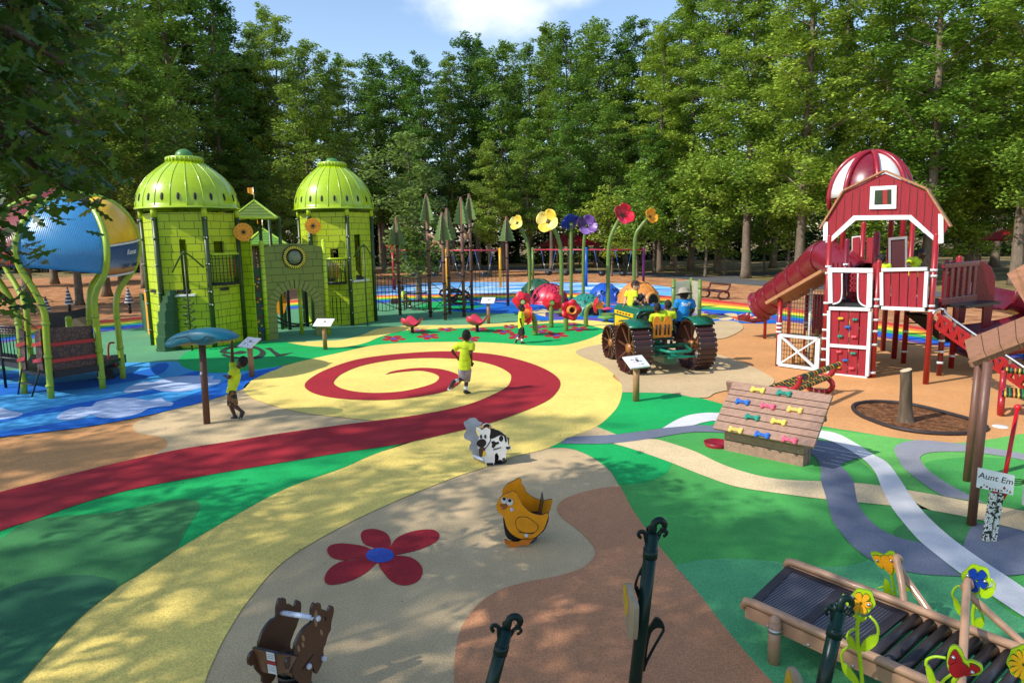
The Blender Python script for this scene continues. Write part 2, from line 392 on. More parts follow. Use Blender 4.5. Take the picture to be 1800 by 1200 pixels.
# base of the play surface
region("tan_ground", [(-1600, 720, 1), (-100, 600), (180, 568), (400, 545), (660, 524), (1000, 522), (1195, 533), (1400, 556), (1660, 594), (2000, 660, 1), (3200, 980, 1), (3200, 1500, 1), (900, 1700, 1), (-1600, 1500, 1)], 2, TAN)
RB = [(-160, 594, 636), (-100, 587, 622), (0, 577, 603), (100, 570, 592), (180, 563, 583), (245, 557, 576), (400, 540, 556), (550, 525, 540), (660, 518, 533), (800, 516, 530), (1000, 514, 530), (1100, 515, 537), (1195, 521, 547), (1240, 525, 553), (1310, 533, 557), (1400, 543, 567), (1560, 566, 595), (1660, 582, 609), (1800, 606, 632), (1980, 640, 668)]
def band(a, b):
    up = [(x, t + (u - t) * a) for x, t, u in RB]; dn = [(x, t + (u - t) * b) for x, t, u in RB][::-1]
    up[0] += (1,); up[-1] += (1,); dn[0] += (1,); dn[-1] += (1,); return up + dn
for nm, a, b, m in (("rainbow_red_band", 0, .16, RED2), ("rainbow_orange_band", .16, .3, ORG), ("rainbow_yellow_band", .3, .46, YEL2), ("rainbow_green_band", .46, .64, GRN2), ("rainbow_blue_band", .64, .86, BLU), ("rainbow_purple_band", .86, 1, PUR)):
    region(nm, band(a, b), 3, m, 4)
# swirled blue and white surface behind the rainbow
m = bpy.data.materials.new("swirl_blue"); nt_, b_ = nodes(m); tcx = nt_.nodes.new("ShaderNodeTexCoord"); mpx = nt_.nodes.new("ShaderNodeMapping"); mpx.inputs["Scale"].default_value = (.09, .55, 1)
tx = nt_.nodes.new("ShaderNodeTexNoise"); tx.inputs["Scale"].default_value = 1.6; tx.inputs["Detail"].default_value = 2; tx.inputs["Distortion"].default_value = .6
nt_.links.new(tcx.outputs["Object"], mpx.inputs[0]); nt_.links.new(mpx.outputs[0], tx.inputs["Vector"])
crx = nt_.nodes.new("ShaderNodeValToRGB"); crx.color_ramp.interpolation = "CONSTANT"; el = crx.color_ramp.elements
for p, c in ((.0, (30, 120, 200)), (.42, (90, 176, 222)), (.5, (216, 226, 232)), (.58, (80, 168, 218)), (.66, (24, 110, 192))):
    e = el[0] if p == 0 else el.new(p); e.position = p; e.color = lin(c)
nt_.links.new(tx.outputs["Fac"], crx.inputs[0]); nt_.links.new(crx.outputs[0], b_.inputs["Base Color"]); b_.inputs["Roughness"].default_value = .85
region("swirl_blue_ground", [(560, 520, 1), (600, 506), (700, 501), (800, 496), (950, 496), (1060, 497), (1150, 501), (1185, 507), (1192, 515), (1195, 521, 1), (1100, 516), (1000, 515), (800, 517), (660, 519)], 4, m)
# inside the rainbow
region("dull_green_ground", [(-300, 660, 1), (0, 603), (180, 583), (245, 576), (400, 556), (550, 540), (660, 533), (800, 530), (905, 533), (935, 552), (945, 566), (900, 572), (760, 578), (640, 603), (560, 615), (440, 640), (313, 640), (260, 640), (140, 645), (0, 655), (-300, 690, 1)], 4, DUL)
region("flower_blue_ground", [(770, 538, 1), (800, 531), (1000, 531), (1100, 538), (1195, 548), (1240, 554), (1310, 558), (1368, 563), (1372, 568), (1310, 568), (1240, 566), (1160, 572), (1070, 573), (1000, 566), (945, 568), (930, 552), (850, 550), (790, 546)], 5, BLU)
region("violet_patch", [(960, 549), (985, 545), (1000, 552), (985, 560), (962, 558)], 6, PUR); region("violet_patch", [(1010, 566), (1040, 557), (1062, 566), (1040, 570)], 6, PUR)
region("cream_patch", [(935, 548), (955, 543), (972, 549), (958, 556)], 6, CRM)
region("green_patch", [(735, 540), (780, 528), (830, 530), (850, 538), (800, 546)], 5, EM)
region("oz_green_ground", [(313, 634), (330, 618), (380, 606), (440, 602), (520, 600), (600, 606), (665, 590), (700, 582), (760, 578), (850, 575), (960, 568), (1060, 572), (1110, 590), (1090, 622), (900, 625), (600, 625), (467, 648), (400, 655), (345, 652), (318, 644)], 6, EM)
region("far_yellow_path", [(505, 602, 1), (560, 599), (600, 597), (635, 589), (663, 578), (720, 572), (800, 571), (860, 569), (920, 565), (1000, 562), (1060, 565), (1105, 575), (1100, 590), (1062, 578), (1010, 567), (960, 568), (900, 572), (830, 576), (760, 578), (720, 580), (690, 585), (665, 593), (640, 603), (600, 610), (545, 608)], 7, Y_)
region("left_beige_ground", [(430, 682, 1), (367, 703), (300, 720), (270, 730), (243, 740), (233, 750), (243, 761), (277, 767), (294, 775), (290, 787), (267, 799, 1), (420, 775, 1), (700, 735, 1), (700, 700, 1), (560, 660, 1)], 4, BEI)
region("yellow_path", [(428, 681), (447, 666), (500, 643), (550, 630), (600, 619), (650, 608), (700, 603), (767, 601), (833, 601), (883, 603), (933, 607), (983, 607), (1020, 600), (1053, 588), (1080, 570, 1), (1130, 590, 1), (1100, 640, 1), (1078, 660), (1092, 674), (1094, 686), (1089, 707), (1078, 724), (1049, 749), (1000, 769), (960, 788), (900, 803), (860, 818), (800, 838), (700, 878), (600, 925), (500, 985), (440, 1050), (400, 1110), (375, 1160), (360, 1200), (350, 1260), (348, 1400, 1), (-60, 1400, 1), (-20, 1260), (30, 1205), (60, 1170), (100, 1125), (150, 1075), (200, 1035), (250, 1005), (310, 965), (400, 912), (500, 858), (600, 822), (650, 800), (740, 768), (700, 745), (620, 735), (540, 726), (480, 712), (440, 697)], 8, Y_)
region("tractor_beige_ground", [(1012, 618), (1030, 610), (1080, 600), (1150, 585), (1230, 570), (1260, 564), (1295, 565), (1306, 577), (1280, 592), (1253, 597), (1220, 605), (1255, 620), (1292, 632), (1333, 649), (1361, 668), (1345, 680), (1290, 684), (1258, 690), (1243, 698), (1217, 698, 1), (1180, 691), (1094, 689, 1), (1092, 674), (1078, 657), (1055, 640), (1025, 628)], 9, BEI)
# left greens and the red spiral
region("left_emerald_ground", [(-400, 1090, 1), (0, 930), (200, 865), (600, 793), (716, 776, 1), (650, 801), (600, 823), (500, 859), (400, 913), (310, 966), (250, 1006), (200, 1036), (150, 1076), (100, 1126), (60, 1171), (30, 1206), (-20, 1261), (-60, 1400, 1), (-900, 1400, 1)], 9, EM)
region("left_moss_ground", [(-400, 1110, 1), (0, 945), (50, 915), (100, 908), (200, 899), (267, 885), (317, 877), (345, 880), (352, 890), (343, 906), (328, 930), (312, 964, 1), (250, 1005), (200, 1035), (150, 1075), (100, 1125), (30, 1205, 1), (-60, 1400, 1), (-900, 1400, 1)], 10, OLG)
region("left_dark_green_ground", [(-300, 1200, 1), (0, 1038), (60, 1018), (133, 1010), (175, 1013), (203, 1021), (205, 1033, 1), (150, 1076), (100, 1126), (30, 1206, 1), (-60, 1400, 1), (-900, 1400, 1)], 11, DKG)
region("red_spiral_path", [(-400, 1090, 1), (-200, 1008), (0, 932), (67, 910), (133, 887), (200, 867), (267, 852), (333, 840), (400, 828), (467, 817), (533, 806), (600, 795), (700, 780), (800, 758), (867, 741), (933, 717), (967, 700), (983, 681), (983, 667), (967, 653), (933, 638), (883, 625), (833, 619), (783, 617), (733, 619), (667, 625), (617, 634), (567, 652), (540, 669), (536, 680), (550, 690), (583, 698), (633, 702), (683, 702), (733, 697), (783, 687), (807, 674), (811, 663), (799, 655), (773, 648), (740, 646), (707, 649), (687, 653), (677, 658, 1), (691, 655), (717, 652), (740, 651), (760, 655), (771, 661), (770, 667), (760, 674), (733, 682), (700, 688), (660, 690), (627, 688), (600, 682), (587, 674), (588, 668), (600, 657), (633, 643), (683, 633), (733, 629), (783, 629), (833, 633), (873, 643), (896, 656), (898, 667), (890, 680), (860, 696), (817, 712), (750, 726), (683, 736), (617, 744), (500, 760), (400, 776), (333, 786), (267, 799), (167, 822), (83, 843), (0, 864), (-200, 922), (-400, 985, 1)], 12, RED)
# left blue sky-like area
region("blue_ground", [(-500, 720, 1), (-200, 672), (0, 652), (140, 644), (200, 638), (267, 636), (313, 636), (320, 644), (350, 653), (400, 655), (467, 647), (500, 643, 1), (447, 666), (430, 682, 1), (367, 703), (300, 720), (233, 735), (133, 752), (0, 768), (-200, 800), (-500, 860, 1)], 7, LBL)
for q in ([(-200, 795, 1), (0, 768), (133, 752), (233, 735), (300, 720), (367, 703), (430, 682, 1), (447, 666), (498, 644, 1), (440, 654), (400, 668), (367, 681), (300, 706), (233, 722), (133, 738), (0, 757), (-200, 780, 1)],
          [(-200, 760, 1), (0, 736), (60, 722), (167, 703), (235, 690), (267, 684), (300, 676), (322, 670), (300, 685), (240, 697), (170, 712), (60, 730), (0, 742), (-200, 770, 1)],
          [(-200, 708, 1), (0, 675), (100, 672), (200, 660), (260, 648), (275, 640), (292, 637, 1), (297, 642), (285, 655), (240, 668), (150, 682), (60, 690), (0, 695), (-200, 730, 1)],
          [(-200, 682, 1), (0, 658), (70, 655), (30, 664), (0, 668), (-200, 692, 1)], [(310, 662), (345, 652), (352, 655), (340, 664), (320, 666)]):
    region("blue_band", q, 8, BLU)
for q in ([(218, 689), (222, 682), (240, 674), (258, 670), (270, 671), (290, 664), (330, 660), (365, 661), (376, 660), (374, 666), (388, 667), (384, 674), (365, 678), (350, 682), (320, 688), (285, 687), (268, 683), (250, 687), (230, 690)],
          [(100, 735), (106, 727), (122, 719), (140, 715), (160, 714), (170, 706), (200, 700), (235, 699), (260, 703), (283, 699), (290, 704), (304, 707), (302, 712), (285, 714), (262, 717), (245, 726), (215, 733), (180, 734), (160, 729), (140, 735), (118, 738)],
          [(-80, 730), (-30, 720), (0, 716), (20, 722), (40, 726), (30, 732), (0, 737), (-50, 742)]):
    region("cloud_marking", q, 9, CLD)
# O and Z lettering on the green mound
region("letter_marking", [(386, 619), (395, 611), (420, 607), (450, 609), (466, 617), (466, 624), (455, 630), (430, 631), (400, 628), (388, 624, 1), (394, 621, 1), (405, 625), (430, 628), (448, 626), (457, 620), (452, 614), (430, 611), (408, 612), (398, 617), (410, 619), (424, 616), (434, 619), (424, 622), (405, 622)], 7, BLK)
region("letter_marking", [(464, 612, 1), (476, 611), (482, 616, 1), (492, 622, 1), (517, 619, 1), (500, 625, 1), (486, 627, 1), (473, 615, 1)], 7, BLK)
# flower markings
def flower(px, py, w, h, k, n=5, pm=RED, cm=PURB, rot=.3, deep=.42, cr=.24):
    pts = []
    for i in range(n * 8):
        a = 2 * PI * i / (n * 8) + rot; r = .4 + .6 * abs(math.cos(n * (a - rot) / 2)) ** .55
        pts.append((px + w * r * math.cos(a), py + h * r * math.sin(a)))
    region("flower_marking", pts, k, pm, 2)
    region("flower_marking", [(px + w * cr * math.cos(2 * PI * i / 10), py + h * cr * math.sin(2 * PI * i / 10)) for i in range(10)], k + 1, cm, 2)
for x, y, w_, h_, r_ in ((692, 595, 22, 6, .2), (753, 591, 21, 6, .5), (785, 579, 18, 4, .1), (735, 580, 18, 4, .6), (842, 579, 20, 4, .3), (825, 595, 20, 6, .8), (885, 583, 20, 5, .4), (910, 591, 18, 7, .1), (952, 582, 19, 4, .2), (948, 574, 18, 4, .5), (978, 589, 22, 6, .3), (1018, 578, 20, 5, .3), (897, 574, 14, 4, 0), (1005, 570, 14, 3, .2)):
    flower(x, y, w_, h_, 7, rot=r_)
region("big_flower_marking", [(657, 962, 1), (640, 955), (634, 940), (640, 931), (660, 929), (680, 937), (687, 952), (684, 962, 1), (700, 943), (730, 932), (760, 930), (772, 938), (768, 950), (740, 964), (705, 973), (690, 975, 1), (720, 978), (738, 990), (743, 1004), (735, 1020), (712, 1028), (690, 1022), (672, 1003), (664, 988, 1), (640, 1008), (610, 1022), (580, 1027), (570, 1018), (578, 1000), (600, 986), (643, 978, 1), (610, 984), (585, 980), (575, 968), (580, 958), (600, 954), (635, 958), (655, 965, 1)], 7, RED)
region("big_flower_marking", [(668 + 25 * math.cos(a), 975 + 13 * math.sin(a)) for a in [2 * PI * i / 14 for i in range(14)]], 8, PURB, 2)
flower(1293, 557, 40, 7, 7, 6, CRM, ORG, .2); flower(1308, 559, 22, 4, 9, 6, RED2, YEL2, .2); flower(1240, 557, 26, 6, 7, 6, YEL2, RED2, .4); flower(1235, 549, 14, 3, 7, 6, PUR, CRM, 0)
# the centre: beige and brown
region("middle_beige_ground", [(870, 812, 1), (900, 802), (960, 786, 1), (996, 787), (1027, 796), (1053, 811), (1073, 828), (1090, 853, 1), (1111, 893, 1), (1400, 1260, 1), (1420, 1400, 1), (348, 1400, 1), (350, 1260), (360, 1200), (375, 1160), (400, 1110), (440, 1050), (500, 985), (600, 925), (700, 878), (800, 838)], 5, BEI)
region("brown_ground", [(1090, 853, 1), (1046, 859), (996, 874), (979, 891), (988, 909), (1023, 936), (1044, 962), (1044, 978), (1023, 997), (977, 1012), (920, 1023), (870, 1040), (832, 1070), (810, 1105), (800, 1150), (798, 1210), (800, 1400, 1), (1560, 1400, 1), (1360, 1200), (1283, 1112), (1226, 1039), (1168, 970), (1138, 932), (1111, 893)], 7, rubber("brown", (192, 134, 94)))
# right greens
region("right_green_ground", [(1094, 686), (1139, 686), (1180, 690), (1217, 696), (1264, 708), (1340, 728), (1443, 748), (1517, 760), (1567, 768), (1640, 776), (1697, 777), (1750, 770), (1800, 762), (2600, 700, 1), (3200, 900, 1), (3000, 1400, 1), (1560, 1400, 1), (1360, 1200), (1283, 1112), (1226, 1039), (1168, 970), (1138, 932), (1111, 893), (1088, 853), (1073, 828), (1053, 811), (1027, 796), (996, 787), (958, 787, 1), (1000, 769, 1), (1049, 749), (1078, 724), (1089, 707)], 6, MED)
region("lime_ground", [(1440, 752, 1), (1567, 768), (1640, 776), (1697, 777), (1750, 770), (1800, 762), (2600, 700, 1), (2600, 1040, 1), (1800, 897), (1700, 880), (1640, 868), (1560, 845), (1500, 800)], 7, LIM)
region("upper_emerald_ground", [(1094, 686), (1139, 686), (1180, 690), (1217, 696), (1264, 708), (1340, 730, 1), (1330, 750, 1), (1217, 746), (1164, 752), (1083, 763, 1), (1049, 749), (1078, 724), (1089, 707)], 7, EM)
region("lower_emerald_ground", [(958, 787, 1), (1000, 770), (1069, 779), (1119, 791), (1181, 813, 1), (1170, 832), (1140, 845), (1110, 850), (1088, 851, 1), (1073, 828), (1053, 811), (1027, 796), (996, 787)], 7, EM)
region("sea_green_ground", [(1185, 993, 1), (1230, 984), (1283, 981), (1340, 984), (1400, 990), (1450, 995), (1500, 992), (1535, 980, 1), (1620, 1005), (1690, 1010, 1), (1780, 1080, 1), (2400, 1300, 1), (2400, 1400, 1), (1560, 1400, 1), (1360, 1200), (1283, 1112), (1226, 1039)], 7, SEA)
region("beige_wedge_ground", [(1049, 749, 1), (1083, 763, 1), (1000, 770, 1)], 8, BEI)
region("cream_path", [(1078, 779, 1), (1144, 771), (1178, 778), (1222, 793), (1264, 813), (1306, 828), (1347, 838), (1389, 843), (1442, 845), (1503, 848), (1548, 853), (1593, 860), (1650, 870), (1700, 880), (1800, 897), (2600, 1040, 1), (2600, 1120, 1), (1800, 932), (1700, 908), (1617, 893), (1567, 888), (1508, 882), (1452, 877), (1360, 865), (1292, 854), (1236, 835), (1181, 813), (1119, 791)], 9, CRM)
region("round_green_ground", [(1626, 814), (1660, 806), (1720, 803), (1800, 808), (1950, 830, 1), (1950, 920, 1), (1800, 896), (1740, 885), (1680, 858), (1640, 832)], 9, MED)
region("grey_loop_path", [(1572, 787), (1587, 777), (1617, 773), (1667, 777), (1717, 783), (1800, 797), (2300, 900, 1), (2300, 918, 1), (1800, 808), (1717, 795), (1667, 793), (1633, 795), (1618, 802), (1620, 812), (1635, 828), (1667, 850), (1733, 884, 1), (1663, 872, 1), (1650, 867), (1620, 847), (1590, 823), (1577, 803)], 10, LGR)
region("slate_ground", [(1693, 962), (1702, 935), (1717, 920), (1760, 924), (1800, 932), (1870, 946), (1920, 970), (1880, 1000), (1800, 1008), (1767, 1010), (1730, 1000), (1700, 980)], 10, GRY)
region("dark_green_patch", [(1605, 880, 1), (1640, 897), (1700, 908), (1718, 918), (1717, 940), (1693, 962), (1660, 945), (1620, 910)], 9, OLG)
region("dark_green_patch", [(1570, 935), (1590, 921), (1620, 935), (1650, 965), (1627, 958), (1590, 948)], 9, OLG)
region("slate_path", [(985, 779, 1), (1000, 768), (1083, 763), (1167, 752), (1217, 747), (1258, 748), (1330, 752), (1420, 768), (1473, 780), (1523, 800, 1), (1480, 815), (1490, 830), (1500, 845), (1507, 880), (1520, 903), (1547, 928), (1583, 945), (1627, 958), (1690, 1012, 1), (1620, 1008), (1567, 997), (1530, 982), (1500, 960), (1480, 937), (1463, 913), (1453, 877), (1443, 843), (1443, 823), (1430, 800), (1380, 775), (1300, 762), (1253, 759), (1205, 760), (1139, 771), (1069, 779)], 10, GRY)
region("white_path", [(1164, 752, 1), (1194, 735), (1222, 727), (1258, 725), (1340, 732), (1440, 755), (1473, 762), (1507, 780), (1533, 797), (1560, 813), (1583, 843), (1600, 870), (1627, 903), (1667, 940), (1717, 977), (1767, 1010), (1800, 1032), (1900, 1100, 1), (1900, 1145, 1), (1800, 1083), (1750, 1050), (1690, 1008), (1650, 977), (1617, 950), (1590, 920), (1567, 890), (1550, 857), (1537, 827), (1513, 803), (1473, 780), (1437, 768), (1340, 746), (1258, 739), (1236, 742), (1217, 747)], 11, WHT)

# a few fallen leaves and specks of mulch on the rubber
mb = MB(); rn = random.Random(12)
for i in range(46):
    x, y = rn.uniform(-9, 9), rn.uniform(3.6, 15); a = rn.random() * 6.28; q = rn.uniform(.012, .03); c = V((x, y, .045)); d1, d2 = V((math.cos(a), math.sin(a), .15)) * q, V((-math.sin(a), math.cos(a), rn.uniform(-.2, .2))) * q * .5
    mb.add([c - d1, c + d2 + V((0, 0, .006)), c + d1, c - d2], [(0, 1, 2, 3)], i % 3)
tag(mb.build("fallen_leaves", [mat("dry_leaf", (110, 74, 40), .8), mat("olive_leaf", (84, 84, 40), .8), mat("mulch_speck", (70, 46, 30), .9)]), kind="stuff")
# ================================================================== trees
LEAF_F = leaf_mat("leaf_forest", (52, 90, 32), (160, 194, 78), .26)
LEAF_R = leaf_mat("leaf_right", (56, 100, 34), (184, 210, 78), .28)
LEAF_SHADE = leaf_mat("leaf_shaded", (30, 50, 20), (74, 104, 38), .18)  # darker leaf colour carries the shade of the deep wood
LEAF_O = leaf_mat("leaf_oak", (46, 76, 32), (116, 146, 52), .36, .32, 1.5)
LEAF_S = leaf_mat("leaf_small_tree", (92, 118, 42), (176, 192, 96), .38)
def bark(name, c):
    m = mat(name, c, .95, var=.3, vs=2.2, bump=.9, bs=16, fine=.25, spec=.2)
    for n in list(m.node_tree.nodes):
        if n.type == "TEX_NOISE":
            mp = m.node_tree.nodes.new("ShaderNodeMapping"); mp.inputs["Scale"].default_value = (1, 1, .22)
            l = n.inputs["Vector"].links[0]; src = l.from_socket; m.node_tree.links.new(src, mp.inputs[0]); m.node_tree.links.new(mp.outputs[0], n.inputs["Vector"])
    return m
BARK = bark("bark_grey", (116, 102, 86)); BARKD = bark("bark_dark", (84, 72, 58))
OUT_D = np.array([(-1, 0), (0, .52), (1, 0), (0, -.52)])
def _half():
    h = [(.0, .0), (.13, .03), (.2, .2), (.3, .09), (.42, .36), (.52, .12), (.68, .37), (.77, .12), (.88, .19), (1, 0)]
    return np.array([(2 * t - 1, 1.1 * w) for t, w in h] + [(2 * t - 1, -1.1 * w) for t, w in h[-2:0:-1]])
OUT_O = _half()
def leaf_mesh(name, C, size, rng, out, m, upb=.7, droop=None):
    n = len(C); k = len(out)
    nrm = rng.normal(size=(n, 3)); nrm /= np.linalg.norm(nrm, axis=1)[:, None]; nrm[:, 2] = np.abs(nrm[:, 2]); nrm += np.array([0, 0, upb]); nrm /= np.linalg.norm(nrm, axis=1)[:, None]
    a = rng.normal(size=(n, 3))
    if droop is not None: a = a * .7 + droop
    a -= nrm * (a * nrm).sum(1)[:, None]; a /= np.linalg.norm(a, axis=1)[:, None]; b = np.cross(nrm, a)
    s = size * rng.uniform(.65, 1.25, n) / 2
    vs = C[:, None, :] + (a[:, None, :] * out[None, :, 0, None] + b[:, None, :] * out[None, :, 1, None]) * s[:, None, None]
    if k == 4: pass
    else: vs += nrm[:, None, :] * (-.25 * np.abs(out[None, :, 1, None])) * s[:, None, None]
    me = bpy.data.meshes.new(name)
    me.vertices.add(n * k); me.vertices.foreach_set("co", vs.astype(np.float32).ravel())
    me.loops.add(n * k); me.loops.foreach_set("vertex_index", np.arange(n * k, dtype=np.int32))
    me.polygons.add(n); me.polygons.foreach_set("loop_start", np.arange(0, n * k, k, dtype=np.int32))
    me.materials.append(m); me.update(calc_edges=True); me.validate()
    return me
def clump_points(clumps, per, rng):
    P = []
    for c in clumps:
        c0 = np.array(c[:3]); r = np.array(c[3:6]); n = int(per * (r[0] * r[1] * r[2]) ** .5) + 6
        d = rng.normal(size=(n, 3)); d /= np.linalg.norm(d, axis=1)[:, None]
        P.append(c0 + d * r * (rng.random(n) ** .42)[:, None])
    return np.concatenate(P)
def make_tree(label, seed, H, bare, width, leaf, per, n_cl, m, bm=BARK, tr=.3, shape=1.0, csize=1.2, lean=0.0, name="tree", out=OUT_D, loc=(0, 0, 0), upb=1.05, thin=1.0):
    rng = np.random.default_rng(seed); rnd = random.Random(seed)
    root = thing(name, label, "tree", loc)
    mb = MB(); pts = []; rr = []
    for i in range(9):
        t = i / 8; pts.append(V((lean * t * H + .35 * math.sin(seed + 3 * t) * t, .35 * math.cos(seed * 2 + 2.6 * t) * t, t * H * .95))); rr.append(tr * (1.35 if i == 0 else 1 - .9 * t))
    pts.insert(1, pts[0].lerp(pts[1], .18)); rr.insert(1, tr * 1.02)
    mb.tube(pts, rr, 9)
    def axis(z):
        t = z / (H * .95) * 8; i = min(int(t), 7); q = pts[i + 1 if i else 0]; return V((lean * z + .35 * math.sin(seed + 3 * z / H) * z / H, .35 * math.cos(seed * 2 + 2.6 * z / H) * z / H, z))
    clumps = []
    for i in range(n_cl):
        t = (i + rnd.random()) / n_cl; z = bare + (H - bare) * t
        env = (math.sin(PI * min(1, (t * .86 + .14)) ** (.75 * shape)) ** .7) * width / 2 * rnd.uniform(.55, 1.12)
        a = rnd.random() * 2 * PI + i * 2.4
        lob = .72 + .22 * math.sin(2 * a + seed + z * .55) + .18 * math.sin(seed * 1.7 + z * .9 + a)
        env = width / 2 * lob * min(1, (1.02 - t) * 3.2) ** .55 * min(1, (t + .08) * 3.5) ** .6 * rnd.uniform(.7, 1.1)
        q = env * (rnd.random() ** .5)
        ax = axis(z); c = ax + V((math.cos(a) * q, math.sin(a) * q, rnd.uniform(-.5, .5)))
        s = csize * rnd.uniform(.65, 1.3) * (1 - .35 * t)
        clumps.append((c.x, c.y, c.z, s * 1.15, s * 1.15, s * rnd.uniform(.42, .75)))
        if i % 2 == 0 and q > .6:
            zz = max(bare * .8, z - q * .5); mb.tube([axis(zz), axis(zz).lerp(c, .55) + V((0, 0, .25)), c], [tr * .22 * (1 - .7 * t), tr * .13 * (1 - .7 * t), .02], 5)
    C = clump_points(clumps, per, rng)
    cr = bpy.data.objects.new("crown", leaf_mesh("crown", C, leaf, rng, out, m, upb)); COL.objects.link(cr); cr.parent = root
    mb.build("trunk", bm, root, local=True)
    return root, clumps

LAND = [(20, "the balloon structure"), (150, "the blue and yellow balloon panels"), (245, "the yellow banner panel"), (335, "the bigger green dome"), (400, "the right edge of the bigger dome"), (463, "the little pyramid roof"), (517, "the castle gate"), (585, "the farther green dome"), (655, "the farther tower's right side"),
        (700, "the shortest pole of the rope climber"), (760, "the tallest poles of the rope climber"), (820, "the twin poles of the rope climber"), (890, "the lone pole right of the rope climber"), (905, "the small yellow flower"), (965, "the big yellow flower"), (1010, "the blue flower"), (1035, "the purple flower"),
        (1095, "the red flower"), (1140, "the orange flower"), (1200, "the grey-hatted staff member"), (1260, "the brown bench on the mulch"), (1340, "the tube slide's exit"), (1400, "the middle of the tube slide"), (1450, "the barn's left eave"), (1525, "the striped silo dome"), (1600, "the barn gable window"), (1660, "the barn's right eave"), (1720, "the slatted bridge"), (1790, "the spiral slide")]
USED = {}
def tree_label(px, row, look):
    d = sorted(LAND, key=lambda q: abs(q[0] - px)); 
    for x, n in d:
        side = "behind" if abs(x - px) < 14 else ("left of" if px < x else "right of")
        s = f"{look} in the {row}, {'just ' if side != 'behind' else ''}{side} {n}"
        if len(s.split()) <= 16 and s not in USED: USED[s] = 1; return s
    for k in range(9):
        s = f"{look} in the {row}, {['third', 'fourth', 'fifth', 'sixth', 'seventh', 'eighth', 'ninth', 'tenth', 'eleventh'][k]} out from {d[0][1]}"
        if s not in USED: USED[s] = 1; return s
protos = []
PR = {}
def proto(key, **kw):
    PR[key], _ = make_tree("", **kw); protos.append(key)
proto("tall", seed=1, H=24, bare=7, width=7.2, leaf=.3, per=190, n_cl=150, m=LEAF_F, tr=.28, csize=.88)
proto("tall2", seed=2, H=24, bare=6, width=8, leaf=.3, per=185, n_cl=155, m=LEAF_F, tr=.3, csize=.9)
proto("spire", seed=3, H=25, bare=6, width=5.8, leaf=.29, per=190, n_cl=135, m=LEAF_F, tr=.24, csize=.8, shape=.7)
proto("round", seed=4, H=20, bare=5.5, width=8.4, leaf=.3, per=185, n_cl=145, m=LEAF_F, tr=.26, csize=.95)
proto("right", seed=5, H=25, bare=5, width=10, leaf=.29, per=230, n_cl=185, m=LEAF_R, tr=.34, csize=.95)
proto("right2", seed=6, H=25, bare=4.4, width=9, leaf=.29, per=230, n_cl=175, m=LEAF_R, tr=.3, csize=.9)
proto("dark", seed=7, H=24, bare=3, width=9, leaf=.55, per=75, n_cl=105, m=LEAF_SHADE, tr=.28, csize=1.35)
proto("under", seed=8, H=7, bare=2.2, width=5.4, leaf=.27, per=170, n_cl=50, m=LEAF_R, tr=.1, csize=.8)
proto("underdark", seed=9, H=8, bare=.3, width=7, leaf=.42, per=80, n_cl=52, m=LEAF_SHADE, tr=.12, csize=1.2)
PH = {"tall": 24, "tall2": 24, "spire": 25, "round": 20, "right": 25, "right2": 25, "dark": 24, "under": 7, "underdark": 8}
FIRST = {}
def plant(key, px, D, H=None, top=None, look="tall leafy tree", row="front row", grp="trees of the wood", wx=1.0, rz=None):
    d = ray(px, 440); p = CAM + d * (D / d.y); p.z = 0
    if top is not None: H = ZH(top, p)
    s = H / PH[key]
    lab = tree_label(px, row, look); rz = random.random() * 6.28 if rz is None else rz
    sc = (s ** .6 * wx, s ** .6 * wx, s)
    if key not in FIRST:
        FIRST[key] = 1; r = PR[key]; KIDS[r.name] = [(c, kids(c)) for c in kids(r)]
        r.location = p; r.rotation_euler = (0, 0, rz); r.scale = sc; r["label"] = lab; r["group"] = grp; return r
    return dup(PR[key], p, rz, lab, grp, sc)
def sky_top(px):                           # the line of the tree tops
    T = [(-200, -160), (300, -140), (400, -60), (425, 92), (452, 80), (480, -5), (505, 25), (530, 74), (590, 90), (640, 94), (690, 106), (740, 110), (790, 90), (835, 54), (880, 80), (930, 68), (985, 36), (1040, 36), (1100, 44), (1160, 26), (1200, -40), (1300, -150), (2100, -150)]
    for (x0, y0), (x1, y1) in zip(T, T[1:]):
        if x0 <= px <= x1: return y0 + (y1 - y0) * (px - x0) / (x1 - x0)
    return 0
rs = random.Random(11)
# the middle wood
for i, px in enumerate(range(420, 1180, 42)):
    plant(["tall", "spire", "tall2", "round"][i % 4], px + rs.uniform(-8, 8), rs.uniform(66, 78), top=sky_top(px) + rs.uniform(-6, 14), look=["tall narrow tree", "spire-topped tree", "tall bushy tree", "rounder leafy tree"][i % 4], row="front row")
for i, px in enumerate(range(430, 1200, 60)):
    plant(["spire", "tall"][i % 2], px, rs.uniform(86, 96), top=sky_top(px) + rs.uniform(4, 30), look=["slim tree", "tall tree"][i % 2], row="second row")
# lower trees in front of the middle wood
for px, D, top in ((445, 56, 250), (500, 58, 300), (610, 60, 235), (860, 60, 250), (930, 62, 215), (1000, 62, 200), (1070, 63, 180), (1150, 60, 230)):
    plant("round", px, D, top=top, look="shorter leafy tree", row="wood edge", wx=.85)
